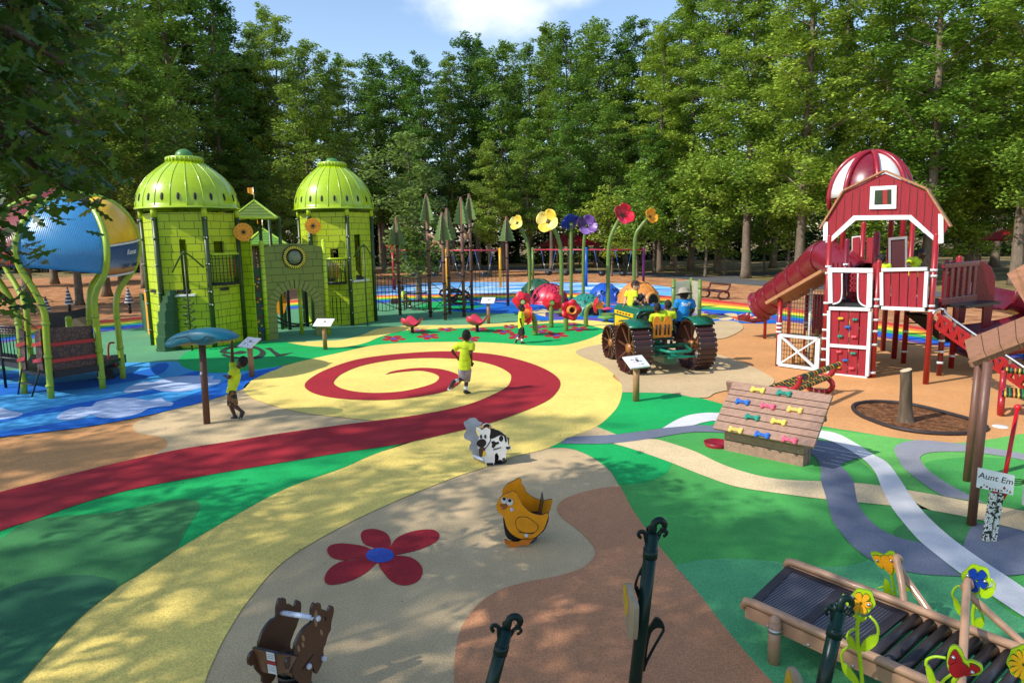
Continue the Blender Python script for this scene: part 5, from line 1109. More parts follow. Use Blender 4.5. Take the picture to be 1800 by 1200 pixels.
# ================================================================== things of the middle ground
BRNPOLE = wood("brown_pole", (112, 76, 60), 2); FOLI = mat("panel_green", (104, 128, 70), .5, var=.12); ROPE = mat("rope_black", (30, 26, 26), .8); TANPOST = mat("tan_post", (150, 112, 72), .5, var=.12)
STEM = mat("stem_green", (104, 130, 56), .4, var=.1)
# ---- rope climber with tree-topped poles
rc_ = thing("rope_climber", "rope climber of brown tree-topped poles joined by black nets", "climber", G(790, 556))
POLES = [(703.6, 554, 385, 390, 430), (757, 558, 343, 345, 388), (783, 562.6, 375.5, 378, 423), (791, 552, 368, 370, 420), (816, 557, 349, 352, 394), (830, 546, 343, 346, 386), (893, 538, 382.5, 385, 424)]
PB = []
for i, (bx, by, ty, f0, f1) in enumerate(POLES):
    b = G(bx, by); zt = ZH(ty, b); PB.append((b, zt)); mb = MB(); mb.tube([b, b + V((0, 0, zt))], .068, 12); mb.ball(b + V((0, 0, zt)), .068, 10)
    for z in (.25, zt * .35, zt * .55, zt * .72): mb.tube([b + V((0, 0, z - .03)), b + V((0, 0, z + .03))], .085, 10, 1)
    o = mb.build("pole", [BRNPOLE, ROPE], rc_)
    z1, z0 = ZH(f0, b), ZH(f1, b); h = z1 - z0; n = 6
    for k in range(2):
        for s in (1, -1):
            pts = [(.07 * s, z1), ]
            for j in range(n): pts += [(s * (.1 + .33 * (j + 1) / n), z1 - h * (j + .9) / n), (s * (.07 + .26 * (j + 1) / n), z1 - h * (j + .93) / n)]
            pts += [(.07 * s, z0)]
            X = M.Translation(b) @ M.Rotation(.5 + i * .4 + k * PI / 2, 4, "Z"); MB().prism(pts if s < 0 else pts[::-1], -.012, .012, X=X).build("foliage_panel", FOLI, o)
def net(a0, a1, b0, b1, nu, nv, name, sag=.0, r=.013):     # a: lower/upper point on one side, b: on the other
    mb = MB(); P = lambda u, v: (V(a0).lerp(V(a1), v)).lerp(V(b0).lerp(V(b1), v), u) - V((0, 0, sag * 4 * u * (1 - u)))
    for i in range(nu + 1): mb.tube([P(i / nu, v / 6) for v in range(7)], r, 5)
    for j in range(nv + 1): mb.tube([P(u / 10, j / nv) for u in range(11)], r, 5)
    return mb.build(name, ROPE, rc_)
hgt = lambda i, z: PB[i][0] + V((0, 0, z))
cw = G(660, 566)
net(cw + V((0, 0, .5)), cw + V((0, 0, 2.0)), hgt(0, .35), hgt(0, 1.75), 7, 1, "rope_net", .1)
net(hgt(0, .5), hgt(0, 1.75), hgt(1, .5), hgt(1, 1.75), 8, 4, "rope_net", .14)
net(hgt(1, 1.9), hgt(1, 2.0), hgt(2, 1.9), hgt(2, 2.0), 1, 1, "rope_net", .1)
net(hgt(5, .25), hgt(5, 1.85), hgt(6, .35), hgt(6, 1.75), 9, 0 + 1, "rope_net", .0)
mb = MB()
for (i, z), (j, q) in (((1, .15), (2, .9)), ((1, .9), (3, .2)), ((2, .1), (4, 1.6)), ((2, 1.5), (4, .2)), ((3, 1.3), (5, .4)), ((3, .3), (5, 1.2)), ((4, .2), (5, 1.4)), ((4, 1.3), (5, .2)), ((1, 1.5), (2, 1.1)), ((0, .6), (1, .2)), ((0, .2), (1, .7)), ((5, .5), (6, .1))): mb.tube([hgt(i, z), hgt(j, q)], .014, 5)
a = cw + V((0, 0, .9)); mb.tube([a, hgt(0, .25)], .016, 5)
mb.build("cross_rope", ROPE, rc_)
# swirl seats, brown creature-shaped braces and the platform
for px, py, D in ((792, 519, 30.2), (806, 523, 29.8)):
    c = AT(px, py, D); mb = MB(); mb.tube([c + V((.42 * math.cos(a) * (1.15 if a < 3.1 else .7), 0, .3 * math.sin(a) + .05 * math.sin(3 * a))) for a in np.linspace(0, 2 * PI, 24)], .05, 8, closed=True); mb.tube([c + V((-.3, 0, 0)), c + V((.1, 0, -.1)), c + V((.38, 0, .08))], .05, 8); mb.build("swirl_seat", mat("dark_brown_plastic", (58, 36, 32), .5), rc_)
for (i, j, z) in ((1, 2, 3.15), (4, 5, 3.35)):
    a, b_ = hgt(i, z), hgt(j, z); m_ = (a + b_) / 2; mb = MB(); brn = mat("vine_brown", (150, 116, 84), .6)
    mb.tube(curve3([a + V((0, 0, .3)), m_ + V((0, 0, .12)), b_ + V((0, 0, -.3))], 6), .05, 8); mb.tube(curve3([a + V((0, 0, -.3)), m_ + V((0, 0, -.08)), b_ + V((0, 0, .32))], 6), .05, 8); mb.ball(m_, (.13, .1, .13), 10); mb.build("vine_brace", brn, rc_)
b = G(733, 545); X = M.Translation(b); mb = MB(); mb.T = X
mb.box((0, 0, .42), (1.3, .5, .05)); mb.box((-.05, .35, .75), (1.0, .4, .05)); 
for x in (-.55, .55):
    for y in (-.15, .4): mb.tube([(x, y, 0), (x, y, .74)], .025, 6)
mb.build("platform", mat("dark_brown_plastic", (58, 36, 32), .5), rc_)
b = G(700, 542); mb = MB(); mb.box(b + V((-.1, 0, .35)), (.45, .35, .25)); mb.build("seat_box", mat("dark_brown_plastic", (58, 36, 32), .5), rc_, bevel=.03)
# ---- swing frames
def swing(label, posts, beam_y, swings):
    s = thing("swing_set", label, "swing set", G(*posts[1][:2])); tops = []
    for px, py, c in posts:
        b = G(px, py); zt = ZH(beam_y, b); mb = MB(); mb.tube([b, b + V((0, 0, zt + .08))], .09, 12); mb.ball(b + V((0, 0, zt + .08)), .1, 10); mb.build("post", mat("swing_" + c, {"red": (160, 26, 34), "yellow": (230, 160, 20), "green": (104, 132, 56), "blue": (20, 90, 190), "purple": (108, 30, 96)}[c], .35), s); tops.append(b + V((0, 0, zt)))
    mb = MB(); mb.tube([tops[0], tops[1]], .05, 10); mb.tube([tops[1], tops[2]], .05, 10); mb.build("beam", mat("beam_red", (200, 60, 76), .4), s)
    for px, py in swings:
        u = (px - posts[0][0]) / (posts[2][0] - posts[0][0]); pm = tops[0].lerp(tops[2], u); d = (tops[2] - tops[0]).normalized()
        zs_ = max(.45, ZH(py, V((pm.x, pm.y, 0))))
        for sgn in (-1, 1):
            mb = MB(); a, q = pm + d * .62 * sgn, V((pm.x, pm.y, zs_ + .25)) + d * .26 * sgn; m_ = a.lerp(q, .55); mb.tube([a, m_], .022, 6, 0); mb.tube([m_, q], .012, 5, 1); mb.build("chain", [mat("swing_sleeve", (40, 90, 170), .4), STEEL], s)
        mb = MB(); mb.T = M.Translation((pm.x, pm.y, zs_)) @ M.Rotation(math.atan2(d.y, d.x), 4, "Z"); mb.lathe([(.12, 0), (.24, .06), (.27, .3), (.24, .3), (.2, .08), (.1, .04)], 14); mb.box((0, 0, .28), (.5, .06, .05)); mb.build("bucket_seat", BLACKM, s)
swing("left swing set with a red, a yellow and another yellow post behind the rope climber", ((693, 509, "red"), (786.5, 507, "yellow"), (880, 505, "yellow")), 440, ((730, 486), (765, 486), (812, 486), (852, 486)))
swing("right swing set with a green, a blue and a purple post behind the giant flowers", ((937, 494, "green"), (1030.5, 503, "blue"), (1131, 497, "purple")), 439, ((966.6, 485.5), (998.7, 485.5), (1062, 486), (1097.7, 488)))
# ---- giant flowers
def petal_mb(n, r, cup, w, seed):
    out = []
    for k in range(n):
        a = 2 * PI * k / n + seed; mb = MB(); vs = []; nu, nv = 8, 6
        for i in range(nu + 1):
            t = i / nu; rad = r * (.16 + .84 * t); hw = w * r * 1.12 * math.sqrt(max(.02, 1 - ((t - .58) / .62) ** 2)) if t > .3 else w * r * (.3 + 2.2 * t)
            for j in range(nv + 1):
                s = j / nv * 2 - 1; z = cup * r * (t ** 1.6) + .08 * r * s * s - .12 * r * max(0, t - .75)
                rr_ = rad - .16 * r * s * s * t; vs.append(V((rr_ * math.cos(a) - s * hw * math.sin(a), rr_ * math.sin(a) + s * hw * math.cos(a), z)))
        mb.add(vs, [(i * (nv + 1) + j, i * (nv + 1) + j + 1, (i + 1) * (nv + 1) + j + 1, (i + 1) * (nv + 1) + j) for i in range(nu) for j in range(nv)], 0, True); out.append(mb)
    return out
def giant_flower(label, head, D, stem, r, cols, face, n=4, cup=.42, w=.5, saucer=None, sr=.085):
    b = G(*stem[-1]); t = thing("giant_flower", label, "flower sculpture", b, group="giant metal flowers"); D = (b - CAM).dot(V((0, 1, 0)))
    hd = AT(head[0], head[1], D - .2); pts = [b] + [AT(x, y, D) for x, y in stem[:-1][::-1]] + [hd - V(face).normalized() * .06]
    for i, p in enumerate(pts[:-1]):
        pass
    mb = MB(); mb.tube(curve3(pts, 8), sr, 12); st = mb.build("stem", STEM, t)
    f = V(face).normalized(); X = M.Translation(hd) @ f.to_track_quat("Z", "Y").to_matrix().to_4x4()
    for k, mb in enumerate(petal_mb(n, r, cup, w, .35 + .2 * n)):
        mb.T = M.Identity(4); mb.v = [X @ v for v in mb.v]; o = mb.build("petal", cols[k % len(cols)], t); o.modifiers.new("t", "SOLIDIFY").thickness = .025
    mb = MB(); mb.T = X; mb.ball((0, 0, .06 * r), (.14 * r, .14 * r, .12 * r), 10); mb.build("flower_centre", mat("seed_dark", (60, 70, 36), .5), t)
    if saucer:
        mb = MB(); c = G(*saucer); mb.lathe([(.01, .12), (.2, .1), (.3, .2), (.28, .21), (.18, .14), (.01, .15)], 16, c=c); mb.tube([c, c + V((0, 0, .12))], .07, 8); mb.build("base_saucer", STEM, t)
YP = [mat("petal_yellow", (240, 200, 70), .4), mat("petal_pale", (244, 220, 120), .4)]; OP = [mat("petal_orange", (238, 160, 24), .4)]; RP = [mat("petal_red", (206, 24, 48), .4), mat("petal_crimson", (170, 20, 40), .4), mat("petal_pink", (222, 60, 84), .4)]; BP = [mat("petal_blue", (20, 50, 130), .4)]; VP = [mat("petal_violet", (110, 70, 140), .4), mat("petal_plum", (70, 30, 80), .4), mat("petal_lilac", (140, 106, 170), .4)]
giant_flower("smaller yellow giant flower beside the lone brown pole", (909.7, 392.6), 0, [(917, 404), (926, 424), (930, 450), (931, 490), (930, 528)], .40, YP, (-.45, -.8, .25))
giant_flower("bigger yellow giant flower on a thick bent green stem", (964.5, 390), 0, [(974, 404), (982, 422), (986, 445), (987, 490), (986, 553)], .50, YP, (-.35, -.85, .2), saucer=(986, 556))
giant_flower("dark blue giant flower seen from below on a straight stem", (1003.5, 392), 0, [(1004, 400), (1004, 440), (1004, 528)], .50, BP, (-.25, .75, .55), cup=.15)
giant_flower("purple giant flower between the blue one and the red one", (1031, 398), 0, [(1028, 412), (1026, 440), (1025, 528)], .56, VP, (.1, -.85, .35))
giant_flower("red giant flower on the tallest bent green stem", (1094, 379), 0, [(1085, 392), (1077, 408), (1071, 428), (1069, 460), (1069, 548)], .50, RP, (.35, -.8, .35), saucer=(1069, 560))
giant_flower("orange giant flower, rightmost of the tall row", (1142, 381), 0, [(1134, 389), (1125, 400), (1118, 412), (1115, 440), (1114, 533)], .40, OP, (.5, -.75, .3))
# ---- talking tube flowers
def tube_flower(label, head, stem, face, r=.34, horn=True):
    b = G(*stem[-1]); D = b.y; t = thing("tube_flower", label, "talk tube", b, group="red talking-tube flowers"); hd = AT(head[0], head[1], D - .05); f = V(face).normalized()
    pts = [b] + [AT(x, y, D) for x, y in stem[:-1][::-1]] + [hd - f * .12]; mb = MB(); mb.tube(curve3(pts, 6), .085, 12); mb.build("stem", STEM, t)
    X = M.Translation(hd) @ f.to_track_quat("Z", "Y").to_matrix().to_4x4()
    mb = MB(); mb.T = X
    prof = [(.1, -.06), (r * .6, -.02), (r, .05), (r * 1.02, .07), (r * .6, .02), (.1, -.02)]; n = 40; vs = []
    for q, z in prof:
        for j in range(n): a = 2 * PI * j / n; k = 1 + .09 * math.cos(5 * a) * (q / r) ** 2; vs.append((q * k * math.cos(a), q * k * math.sin(a), z + .04 * math.cos(5 * a) * (q / r) ** 2))
    mb.add(vs, [(i * n + j, i * n + (j + 1) % n, (i + 1) * n + (j + 1) % n, (i + 1) * n + j) for i in range(5) for j in range(n)], 0, True); mb.build("petal_dish", RP[0], t)
    mb = MB(); mb.T = X; mb.lathe([(.15, -.02), (.16, .08), (.12, .22), (.15, .3), (.13, .31), (.09, .24), (.085, .05)], 18); mb.lathe([(.0, .1), (.09, .1)], 18, mi=1); mb.build("horn", [mat("horn_orange", (226, 140, 60), .45), DARK], t)
tube_flower("red talking-tube flower that the small boy speaks into", (929, 551), [(936, 555), (940, 565), (941, 590)], (-.85, -.5, 0))
tube_flower("red talking-tube flower turned away, in front of the red dome", (971, 531), [(970, 536), (969, 548), (969, 576)], (.15, .95, .1))
tube_flower("red talking-tube flower facing the viewer left of the teal dome opening", (1003, 545), [(997, 550), (995, 560), (995, 582)], (.15, -.95, .1))
tube_flower("red talking-tube flower seen edge-on over its arched stem, beside the tractor", (1046, 535), [(1040, 535), (1033, 540), (1030, 552), (1030, 574)], (.95, -.15, -.15), r=.3)
tube_flower("dark red talking-tube flower behind the small boy's head", (918, 529), [(921, 534), (923, 545), (924, 568)], (-.1, .95, .2))
# ---- pink tulip seats on posts
def tulip(label, px, py, top):
    b = G(px, py); t = thing("tulip_seat", label, "seat", b, group="pink tulip seats"); zt = ZH(top, b); mb = MB(); mb.tube([b, b + V((0, 0, zt - .2))], .055, 10); mb.tube([b, b + V((0, 0, .04))], .09, 10); mb.build("post", BLACKM, t)
    n = 36; vs = []
    for q, z in ((.03, -.24), (.16, -.22), (.28, -.12), (.36, 0), (.335, 0), (.26, -.1), (.15, -.18), (.02, -.2)):
        for j in range(n): a = 2 * PI * j / n + .5; k = (.5 + .5 * math.cos(3 * (a - .5 - 1.35))); m_ = (q / .36) ** 3; vs.append(b + V((q * (1 + .12 * k * m_) * math.cos(a), q * (1 + .12 * k * m_) * math.sin(a), zt + z + .13 * k * m_ - .12 * (1 - k) * m_)))
    mb = MB(); mb.add(vs, [(i * n + j, i * n + (j + 1) % n, (i + 1) * n + (j + 1) % n, (i + 1) * n + j) for i in range(7) for j in range(n)], 0, True); mb.build("seat", mat("tulip_pink", (204, 60, 78), .35), t)
tulip("pink tulip-shaped seat on a post, left on the flowered strip", 725, 586, 563); tulip("pink tulip-shaped seat on a post, behind the running boy", 839, 584, 560)
# ---- climbing domes
def dome(label, px, py, r, col, openings, hs=1.0, seed=1, lab=None):
    c = G(px, py); t = thing("climbing_dome", label, "climbing dome", c, group="half-dome climbers"); m_ = mat(label, col, .4, var=.08, coat=.15); mb = MB(); mb.T = M.Translation(c)
    prof = [(r * 1.03, 0), (r * 1.03, .05)] + [(r * math.cos(a), .05 + r * hs * math.sin(a)) for a in np.linspace(0, PI / 2 - .02, 10)]; mb.lathe(prof, 32)
    for k in range(6): a = k * PI / 3 + .3; mb.tube([(q[0] * math.cos(a), q[0] * math.sin(a), q[1]) for q in prof[2:]], .02, 5)
    o = mb.build("shell", m_, t); rn = random.Random(seed); mb = MB(); mb.T = M.Translation(c)
    for i in range(46):
        a, e = rn.random() * 2 * PI, rn.uniform(.15, 1.35); nrm = V((math.cos(a) * math.cos(e), math.sin(a) * math.cos(e), math.sin(e) * hs)); p = V((nrm.x * r, nrm.y * r, .05 + nrm.z * r)); X = nrm.to_track_quat("Z", "Y").to_matrix()
        if i % 3: mb.ball(p, (.06, .06, .04), 8, 0, X)
        else: mb.lathe([(.055, .0), (.085, .012), (.07, .03), (.055, .02)], 10, c=p, X=X); mb.lathe([(0, .012), (.06, .014)], 10, c=p, X=X, mi=1)
    mb.build("grip", [m_, DARK], t)
    for az, e, q in openings:
        nrm = V((math.sin(az) * math.cos(e), -math.cos(az) * math.cos(e), math.sin(e))); p = V((nrm.x * r, nrm.y * r, .05 + nrm.z * r * hs)); X = nrm.to_track_quat("Z", "Y").to_matrix(); mb = MB(); mb.T = M.Translation(c)
        mb.lathe([(q * 1.35, -.06), (q * 1.25, .06), (q * 1.02, .09), (q * .95, .03), (q * .9, -.05)], 22, c=p, X=X); mb.lathe([(0, .015), (q * .98, .02)], 22, c=p, X=X, mi=1); mb.build("opening", [m_, mat("hole_dark", (26, 16, 20), .8)], t)  # a dark disc closes each collar, standing in for the hole's shade
dome("red climbing dome with an arched opening behind the tube flowers", 966, 533, .93, (196, 40, 70), [(.1, .05, .34), (-.9, .35, .14), (.7, .7, .1)], 1.0, 1)
dome("teal climbing dome in front, with a wide low opening", 1030, 552, .82, (36, 130, 112), [(.15, .02, .36), (-.7, .5, .09)], .98, 2)
dome("blue climbing dome between the teal and the orange one", 1063, 529, .85, (20, 84, 180), [(.75, .3, .17), (-.3, .55, .09)], 1.0, 3)
dome("orange climbing dome behind the child on the tractor bonnet", 1122, 531, 1.03, (222, 140, 60), [(.55, .08, .34), (-.4, .6, .1)], .95, 4)
dome("dark green climbing dome behind the red one", 946, 522, .98, (36, 84, 56), [(-.3, .2, .2)], .98, 5)
# stepping pods
for lab, px, py, c, z in (("pink stepping pod left of the tractor bonnet", 1064, 553, (214, 70, 110), .28), ("green stepping pod below the pink one beside the tractor", 1066, 566, (96, 150, 70), .22)):
    b = G(px, py); mb = MB(); mb.lathe([(.01, z + .02), (.2, z + .03), (.32, z), (.33, z - .05), (.2, z - .09), (.06, z - .1), (.06, 0)], 20, c=b); o = mb.build("stepping_pod", mat(lab, c, .4)); tag(o, lab, "stepping pod", "stepping pods")
# ---- small signs on posts
def sign(label, bx, by, pcx, pcy, w, h, rz):
    b = G(bx, by); t = thing("information_sign", label, "sign", b, group="small tilted signs on posts"); zt = ZH(pcy, b); mb = MB(); mb.tube([b, b + V((0, 0, zt - .02))], .065, 14); mb.build("post", TANPOST, t)
    X = M.Translation(b + V((0, 0, zt))) @ M.Rotation(rz, 4, "Z") @ M.Rotation(R(32), 4, "X"); mb = MB(); mb.T = X; mb.box((0, 0, 0), (w, h, .03)); p = mb.build("panel", [mat("sign_white", (220, 218, 216), .4)], t, bevel=.005)
    mb = MB(); mb.T = X; mb.box((0, 0, .0165), (w * .94, h * .9, .002), 1); rn = random.Random(int(bx))
    for i in range(9):
        mb.box((rn.uniform(-.3, .3) * w, rn.uniform(-.3, .3) * h, .0185), (rn.uniform(.02, .09), .012, .002), 0)
    mb.ball((w * .05, h * .08, .018), (.04, .04, .004), 8, 0); mb.build("print", [mat("sign_ink", (70, 50, 50), .6), mat("sign_paper", (232, 230, 228), .5)], p)
sign("small tilted sign on a tan post by the hanging boy", 443, 663, 440, 602, .52, .36, -.6); sign("small tilted sign on a tan post in front of the castle gate", 572, 615, 570, 567, .58, .36, -.2)
sign("small tilted sign on a tan post in front of the rope climber", 859, 569, 858, 528, .52, .36, -.2); sign("small tilted sign on a thick tan post before the tractor wheel", 1118, 706, 1118, 636, .46, .34, .45)
# ---- panel kiosk beside the staff member
k = thing("panel_kiosk", "three-post kiosk with cream play panels behind the staff member", "play panel", G(1205, 562))
kb = [G(1183, 560), G(1214, 556), G(1229, 562)]; zk = ZH(493, kb[0])
for b in kb: mb = MB(); mb.tube([b, b + V((0, 0, zk))], .075, 12); mb.ball(b + V((0, 0, zk)), .075, 8); [mb.tube([b + V((0, 0, z)), b + V((0, 0, z + .06))], .09, 12) for z in (.4, 1.2)]; mb.build("post", STEM, k)
for a, b_, m_, ex in ((kb[0], kb[1], mat("cream_panel", (206, 214, 180), .5, var=.06), 0), (kb[1], kb[2], mat("khaki_panel", (176, 168, 146), .5), 0)):
    pl = Plane(a, b_); mb = MB(); mb.panel(pl.L - .1, zk - .25, [], .05, x0=.05, z0=.2); mb.build("panel", m_, k, frame=pl.mat())
# ---- ring-ended brown bench on the mulch
def bench(label, a, b_, hgt_, back, cols, ringcol, group=None, ring=.3, backside=1):
    t = thing("roller_bench", label, "bench", (a + b_) / 2, group=group); d = (b_ - a); L_ = d.length; d.normalize(); n = V((-d.y, d.x, 0)) * backside
    for p, s in ((a, -1), (b_, 1)):
        mb = MB(); q = p + V((0, 0, hgt_ * .52)); pts = [q + n * (ring * 1.15 * math.cos(w)) + V((0, 0, hgt_ * .52 * math.sin(w))) for w in np.linspace(0, 2 * PI, 20)[:-1]]; mb.tube(pts, .055, 8, closed=True)
        mb.tube(curve3([q + n * ring * .3 + V((0, 0, hgt_ * .3)), q + n * ring * 1.1 + V((0, 0, hgt_ * .8)), q + n * ring * 1.3 + V((0, 0, back - hgt_ * .5))], 5), .05, 8); mb.build("end_frame", ringcol, t)
    def roller(p0, p1, r, name):
        mb = MB(); k_ = 26
        for i in range(k_): mb.tube([p0.lerp(p1, i / k_), p0.lerp(p1, (i + .92) / k_)], r, 9, i % len(cols))
        mb.build(name, cols, t)
    up = V((0, 0, hgt_))
    for j in range(5): roller(a + up + n * (-.24 + .11 * j) , b_ + up + n * (-.24 + .11 * j), .045, "seat_roller")
    roller(a + V((0, 0, back)) + n * .38, b_ + V((0, 0, back)) + n * .38, .055, "back_roller")
    return t
STR = [mat("roller_black", (30, 28, 26), .5), mat("roller_yellow", (200, 170, 50), .5), MATS["roller_black"], mat("roller_green", (50, 110, 60), .5), MATS["roller_black"], mat("roller_orange", (200, 120, 40), .5)]
bench("brown ring-ended roller bench standing on the far mulch", G(1238, 523), G(1272, 527), .42, .75, [mat("roller_brown", (70, 36, 30), .5)], mat("ring_brown", (84, 36, 32), .5), ring=.28)
BA_, BB_ = G(1377, 682, .35), G(1440, 659, .35); BA_.z = BB_.z = 0
bench("striped roller bench with red frames between the doghouse and the barn", BA_, BB_, .33, .62, STR, mat("bench_red", (160, 24, 34), .35, coat=.2), "striped roller benches", .24, -1)
bench("striped roller bench with red ring end at the right edge", G(1758, 727), G(1860, 738), .4, .72, STR, mat("bench_red", (160, 24, 34)), "striped roller benches", .24, 1)
# ---- picnic shelters with red roofs far back
for lab, px, py, w, rzx in (("red pyramid-roofed shelter behind the blue and purple flowers", 1000, 470, 5.2, .3), ("red shelter roof among the leaves right of the barn", 1800, 474, 5.0, .2), ("red shelter roof behind the small leafy tree", 700, 466, 4.6, .1)):
    c = G(px, py); t = thing("shelter", lab, "shelter", c, rzx, group="red roofed shelters"); mb = MB(); h = w / 2
    q = [V((-h, -h, 2.4)), V((h, -h, 2.4)), V((h, h, 2.4)), V((-h, h, 2.4))]; ap = V((0, 0, 3.9))
    for i in range(4): a, b_ = q[i], q[(i + 1) % 4]; mb.add([a, b_, ap], [(0, 1, 2)]); mb.bar(a, b_, .1, .14); mb.bar(a, ap, .08, .06)
    mb.add(q, [(3, 2, 1, 0)]); mb.build("roof", mat("shelter_red", (168, 30, 40), .5, var=.1), t, local=True)
    for p in q: mb = MB(); mb.tube([(p.x * .85, p.y * .85, 0), (p.x * .85, p.y * .85, 2.42)], .09, 8); mb.build("post", TANPOST, t, local=True)
# ---- striped cones on posts at the left
for i, (px, py, y0, y1, lab) in enumerate(((123, 547, 535, 505, "black and white striped cone on a post, seen between the balloon ribs"), (229, 551, 532, 505, "black and white striped cone on a post left of the castle"), (84, 560, 547, 521, "black and white striped cone on a post over the basket's left end"))):
    b = G(px, py); t = thing("striped_cone", lab, "post", b, group="striped cones on posts"); z0, z1 = ZH(y0, b), ZH(y1, b); mb = MB(); mb.tube([b, b + V((0, 0, z0))], .07, 8); mb.build("post", BLACKM, t)
    mb = MB(); n = 10
    for j in range(n): r0 = .2 * (1 - j / n) + .012; mb.lathe([(r0 * .9, z0 + (z1 - z0) * j / n), (r0, z0 + (z1 - z0) * (j + .15) / n), (r0 * .82, z0 + (z1 - z0) * (j + 1) / n)], 14, c=b, mi=j % 2)
    mb.build("cone", [mat("cone_silver", (196, 200, 206), .35), mat("cone_dark", (40, 40, 46), .4)], t)
# ---- the tractor
TG = mat("tractor_green", (4, 92, 66), .3, var=.06, coat=.3); TY = mat("tractor_yellow", (232, 184, 30), .4); WB = mat("wheel_brown", (74, 40, 32), .4, var=.12); TREAD = mat("tread_brown", (50, 34, 30), .35, var=.12)
gl, gr = G(1113, 655), G(1222, 648); oc = (gl + gr) / 2; ax_ = (gr - gl); rz = math.atan2(ax_.y, ax_.x); hw = ax_.length / 2
tr = thing("play_tractor", "dark green play tractor with brown cleated wheels and yellow grille", "tractor", oc, rz)
TW = PM[tr.name]
def wheel(cx, cy, r, w, name):
    mb = MB(); X = M.Translation((cx, cy, r)) @ M.Rotation(PI / 2, 4, "Y"); mb.T = X; mb.lathe([(r - .03, -w / 2), (r, -w / 2), (r, w / 2), (r - .03, w / 2), (r - .03, -w / 2)], 44, sm=False)
    n = 30
    for i in range(n):
        a = 2 * PI * i / n; mb.box((math.cos(a) * r, math.sin(a) * r, 0), (.035, 2 * PI * r / n * .42, w + .02), 1, M.Rotation(a, 3, "Z"))
        for s in (-1, 1): mb.ball((math.cos(a + .1) * (r + .005), math.sin(a + .1) * (r + .005), s * w * .44), .014, 5, 2)
    o = mb.build(name, [WB, TREAD, STEEL], tr, local=True)
    mb = MB(); mb.T = X
    for s in (-1, 1):
        for i in range(8): a = 2 * PI * i / 8 + .2; mb.bar((0, 0, s * w * .2), (math.cos(a) * (r - .02), math.sin(a) * (r - .02), s * w * .36), .05, .02)
    mb.build("spokes", WB, o, local=True)
    mb = MB(); mb.T = X; mb.lathe([(.0, -w * .34), (.11, -w * .34), (.11, w * .34), (0, w * .34)], 16); mb.build("hub", mat("hub_bronze", (150, 96, 44), .4), o, local=True)
for s in (-1, 1): wheel(s * hw, 0, .6, .46, "rear_wheel"); wheel(s * .56, 1.95, .44, .3, "front_wheel")
for s in (-1, 1):
    mb = MB(); vs = []; n = 12
    for i in range(n + 1):
        a = R(52) + (R(116) - R(52)) * i / n; rr_ = .69 if i else .72; y, z = -math.sin(a - R(12)) * 0 - .0, 0
        vs += [(s * hw - .27, -math.cos(a) * .68 + .0, .6 + math.sin(a) * .68), (s * hw + .27, -math.cos(a) * .68, .6 + math.sin(a) * .68)]
    mb.add(vs, [(2 * i, 2 * i + 1, 2 * i + 3, 2 * i + 2) for i in range(0, n)], 0, True); o = mb.build("fender", TG, tr, local=True); o.modifiers.new("t", "SOLIDIFY").thickness = .02
hood = MB(); sec = [(-.4, .5), (-.4, 1.3), (-.3, 1.43), (.3, 1.43), (.4, 1.3), (.4, .5)]
vs = [(x, y, z) for y in (.85, 2.35) for x, z in sec]; hood.add(vs, [(i, i + 6, (i + 1) % 6 + 6, (i + 1) % 6) for i in range(6)] + [(0, 1, 2, 3, 4, 5), (11, 10, 9, 8, 7, 6)]); hd_ = hood.build("bonnet", TG, tr, local=True, bevel=.03)
for s in (-1, 1):
    mb = MB(); mb.box((s * .408, 1.72, .86), (.02, .95, .56)); [mb.box((s * .42, 1.3 + .07 * i, .8), (.006, .03, .32), 1) for i in range(12)]; mb.build("side_grille", [TY, mat("grille_orange", (190, 130, 24), .5)], hd_, local=True)
    mb = MB(); mb.box((s * .406, 1.6, 1.24), (.02, 1.25, .09)); [mb.box((s * .418, 1.2 + .2 * i, 1.24), (.006, .13, .035), 1) for i in range(5)]; mb.build("louvre", [TY, DARK], hd_, local=True)
mb = MB(); mb.box((0, .83, 1.06), (.5, .03, .26)); mb.build("dashboard", TY, hd_, local=True)
mb = MB(); mb.tube([(-.4, .8, .45), (-.4, .8, 1.25), (-.3, .8, 1.38), (.3, .8, 1.38), (.4, .8, 1.25), (.4, .8, .45)], .04, 10); mb.box((0, .3, .42), (.7, 1.2, .05)); mb.box((0, .9, .3), (.3, 2.4, .16)); mb.tube([(-hw, 0, .6), (hw, 0, .6)], .06, 10); mb.tube([(-.56, 1.95, .44), (.56, 1.95, .44)], .05, 10); mb.build("chassis", TG, tr, local=True)
mb = MB(); X = M.Translation((-.25, .5, 1.28)) @ M.Rotation(R(-35), 4, "X"); mb.T = X; mb.tube([(.19 * math.cos(a), .19 * math.sin(a), 0) for a in np.linspace(0, 2 * PI, 24)[:-1]], .022, 8, closed=True); [mb.tube([(0, 0, 0), (.19 * math.cos(a), .19 * math.sin(a), 0)], .015, 6) for a in (0, 2.1, 4.2)]; mb.tube([(0, 0, 0), (0, 0, -.35)], .025, 8); mb.build("steering_wheel", BLACKM, tr, local=True)
mb = MB(); mb.box((-.2, 0, .8), (.7, .42, .05)); mb.tube([(0, 0, .4), (0, 0, .8)], .06, 8); mb.build("seat", BLACKM, tr, local=True, bevel=.02)
mb = MB(); pts = [(-.36, .86), (-.36, 1.18), (-.33, 1.3), (-.25, 1.36), (-.16, 1.36), (-.09, 1.3), (-.05, 1.22), (.05, 1.22), (.09, 1.3), (.16, 1.36), (.25, 1.36), (.33, 1.3), (.36, 1.18), (.36, .86)]; pts = [(x * .64 - .2, z) for x, z in pts]; mb.prism(pts[::-1], -.28, -.25, X=M.Identity(4))
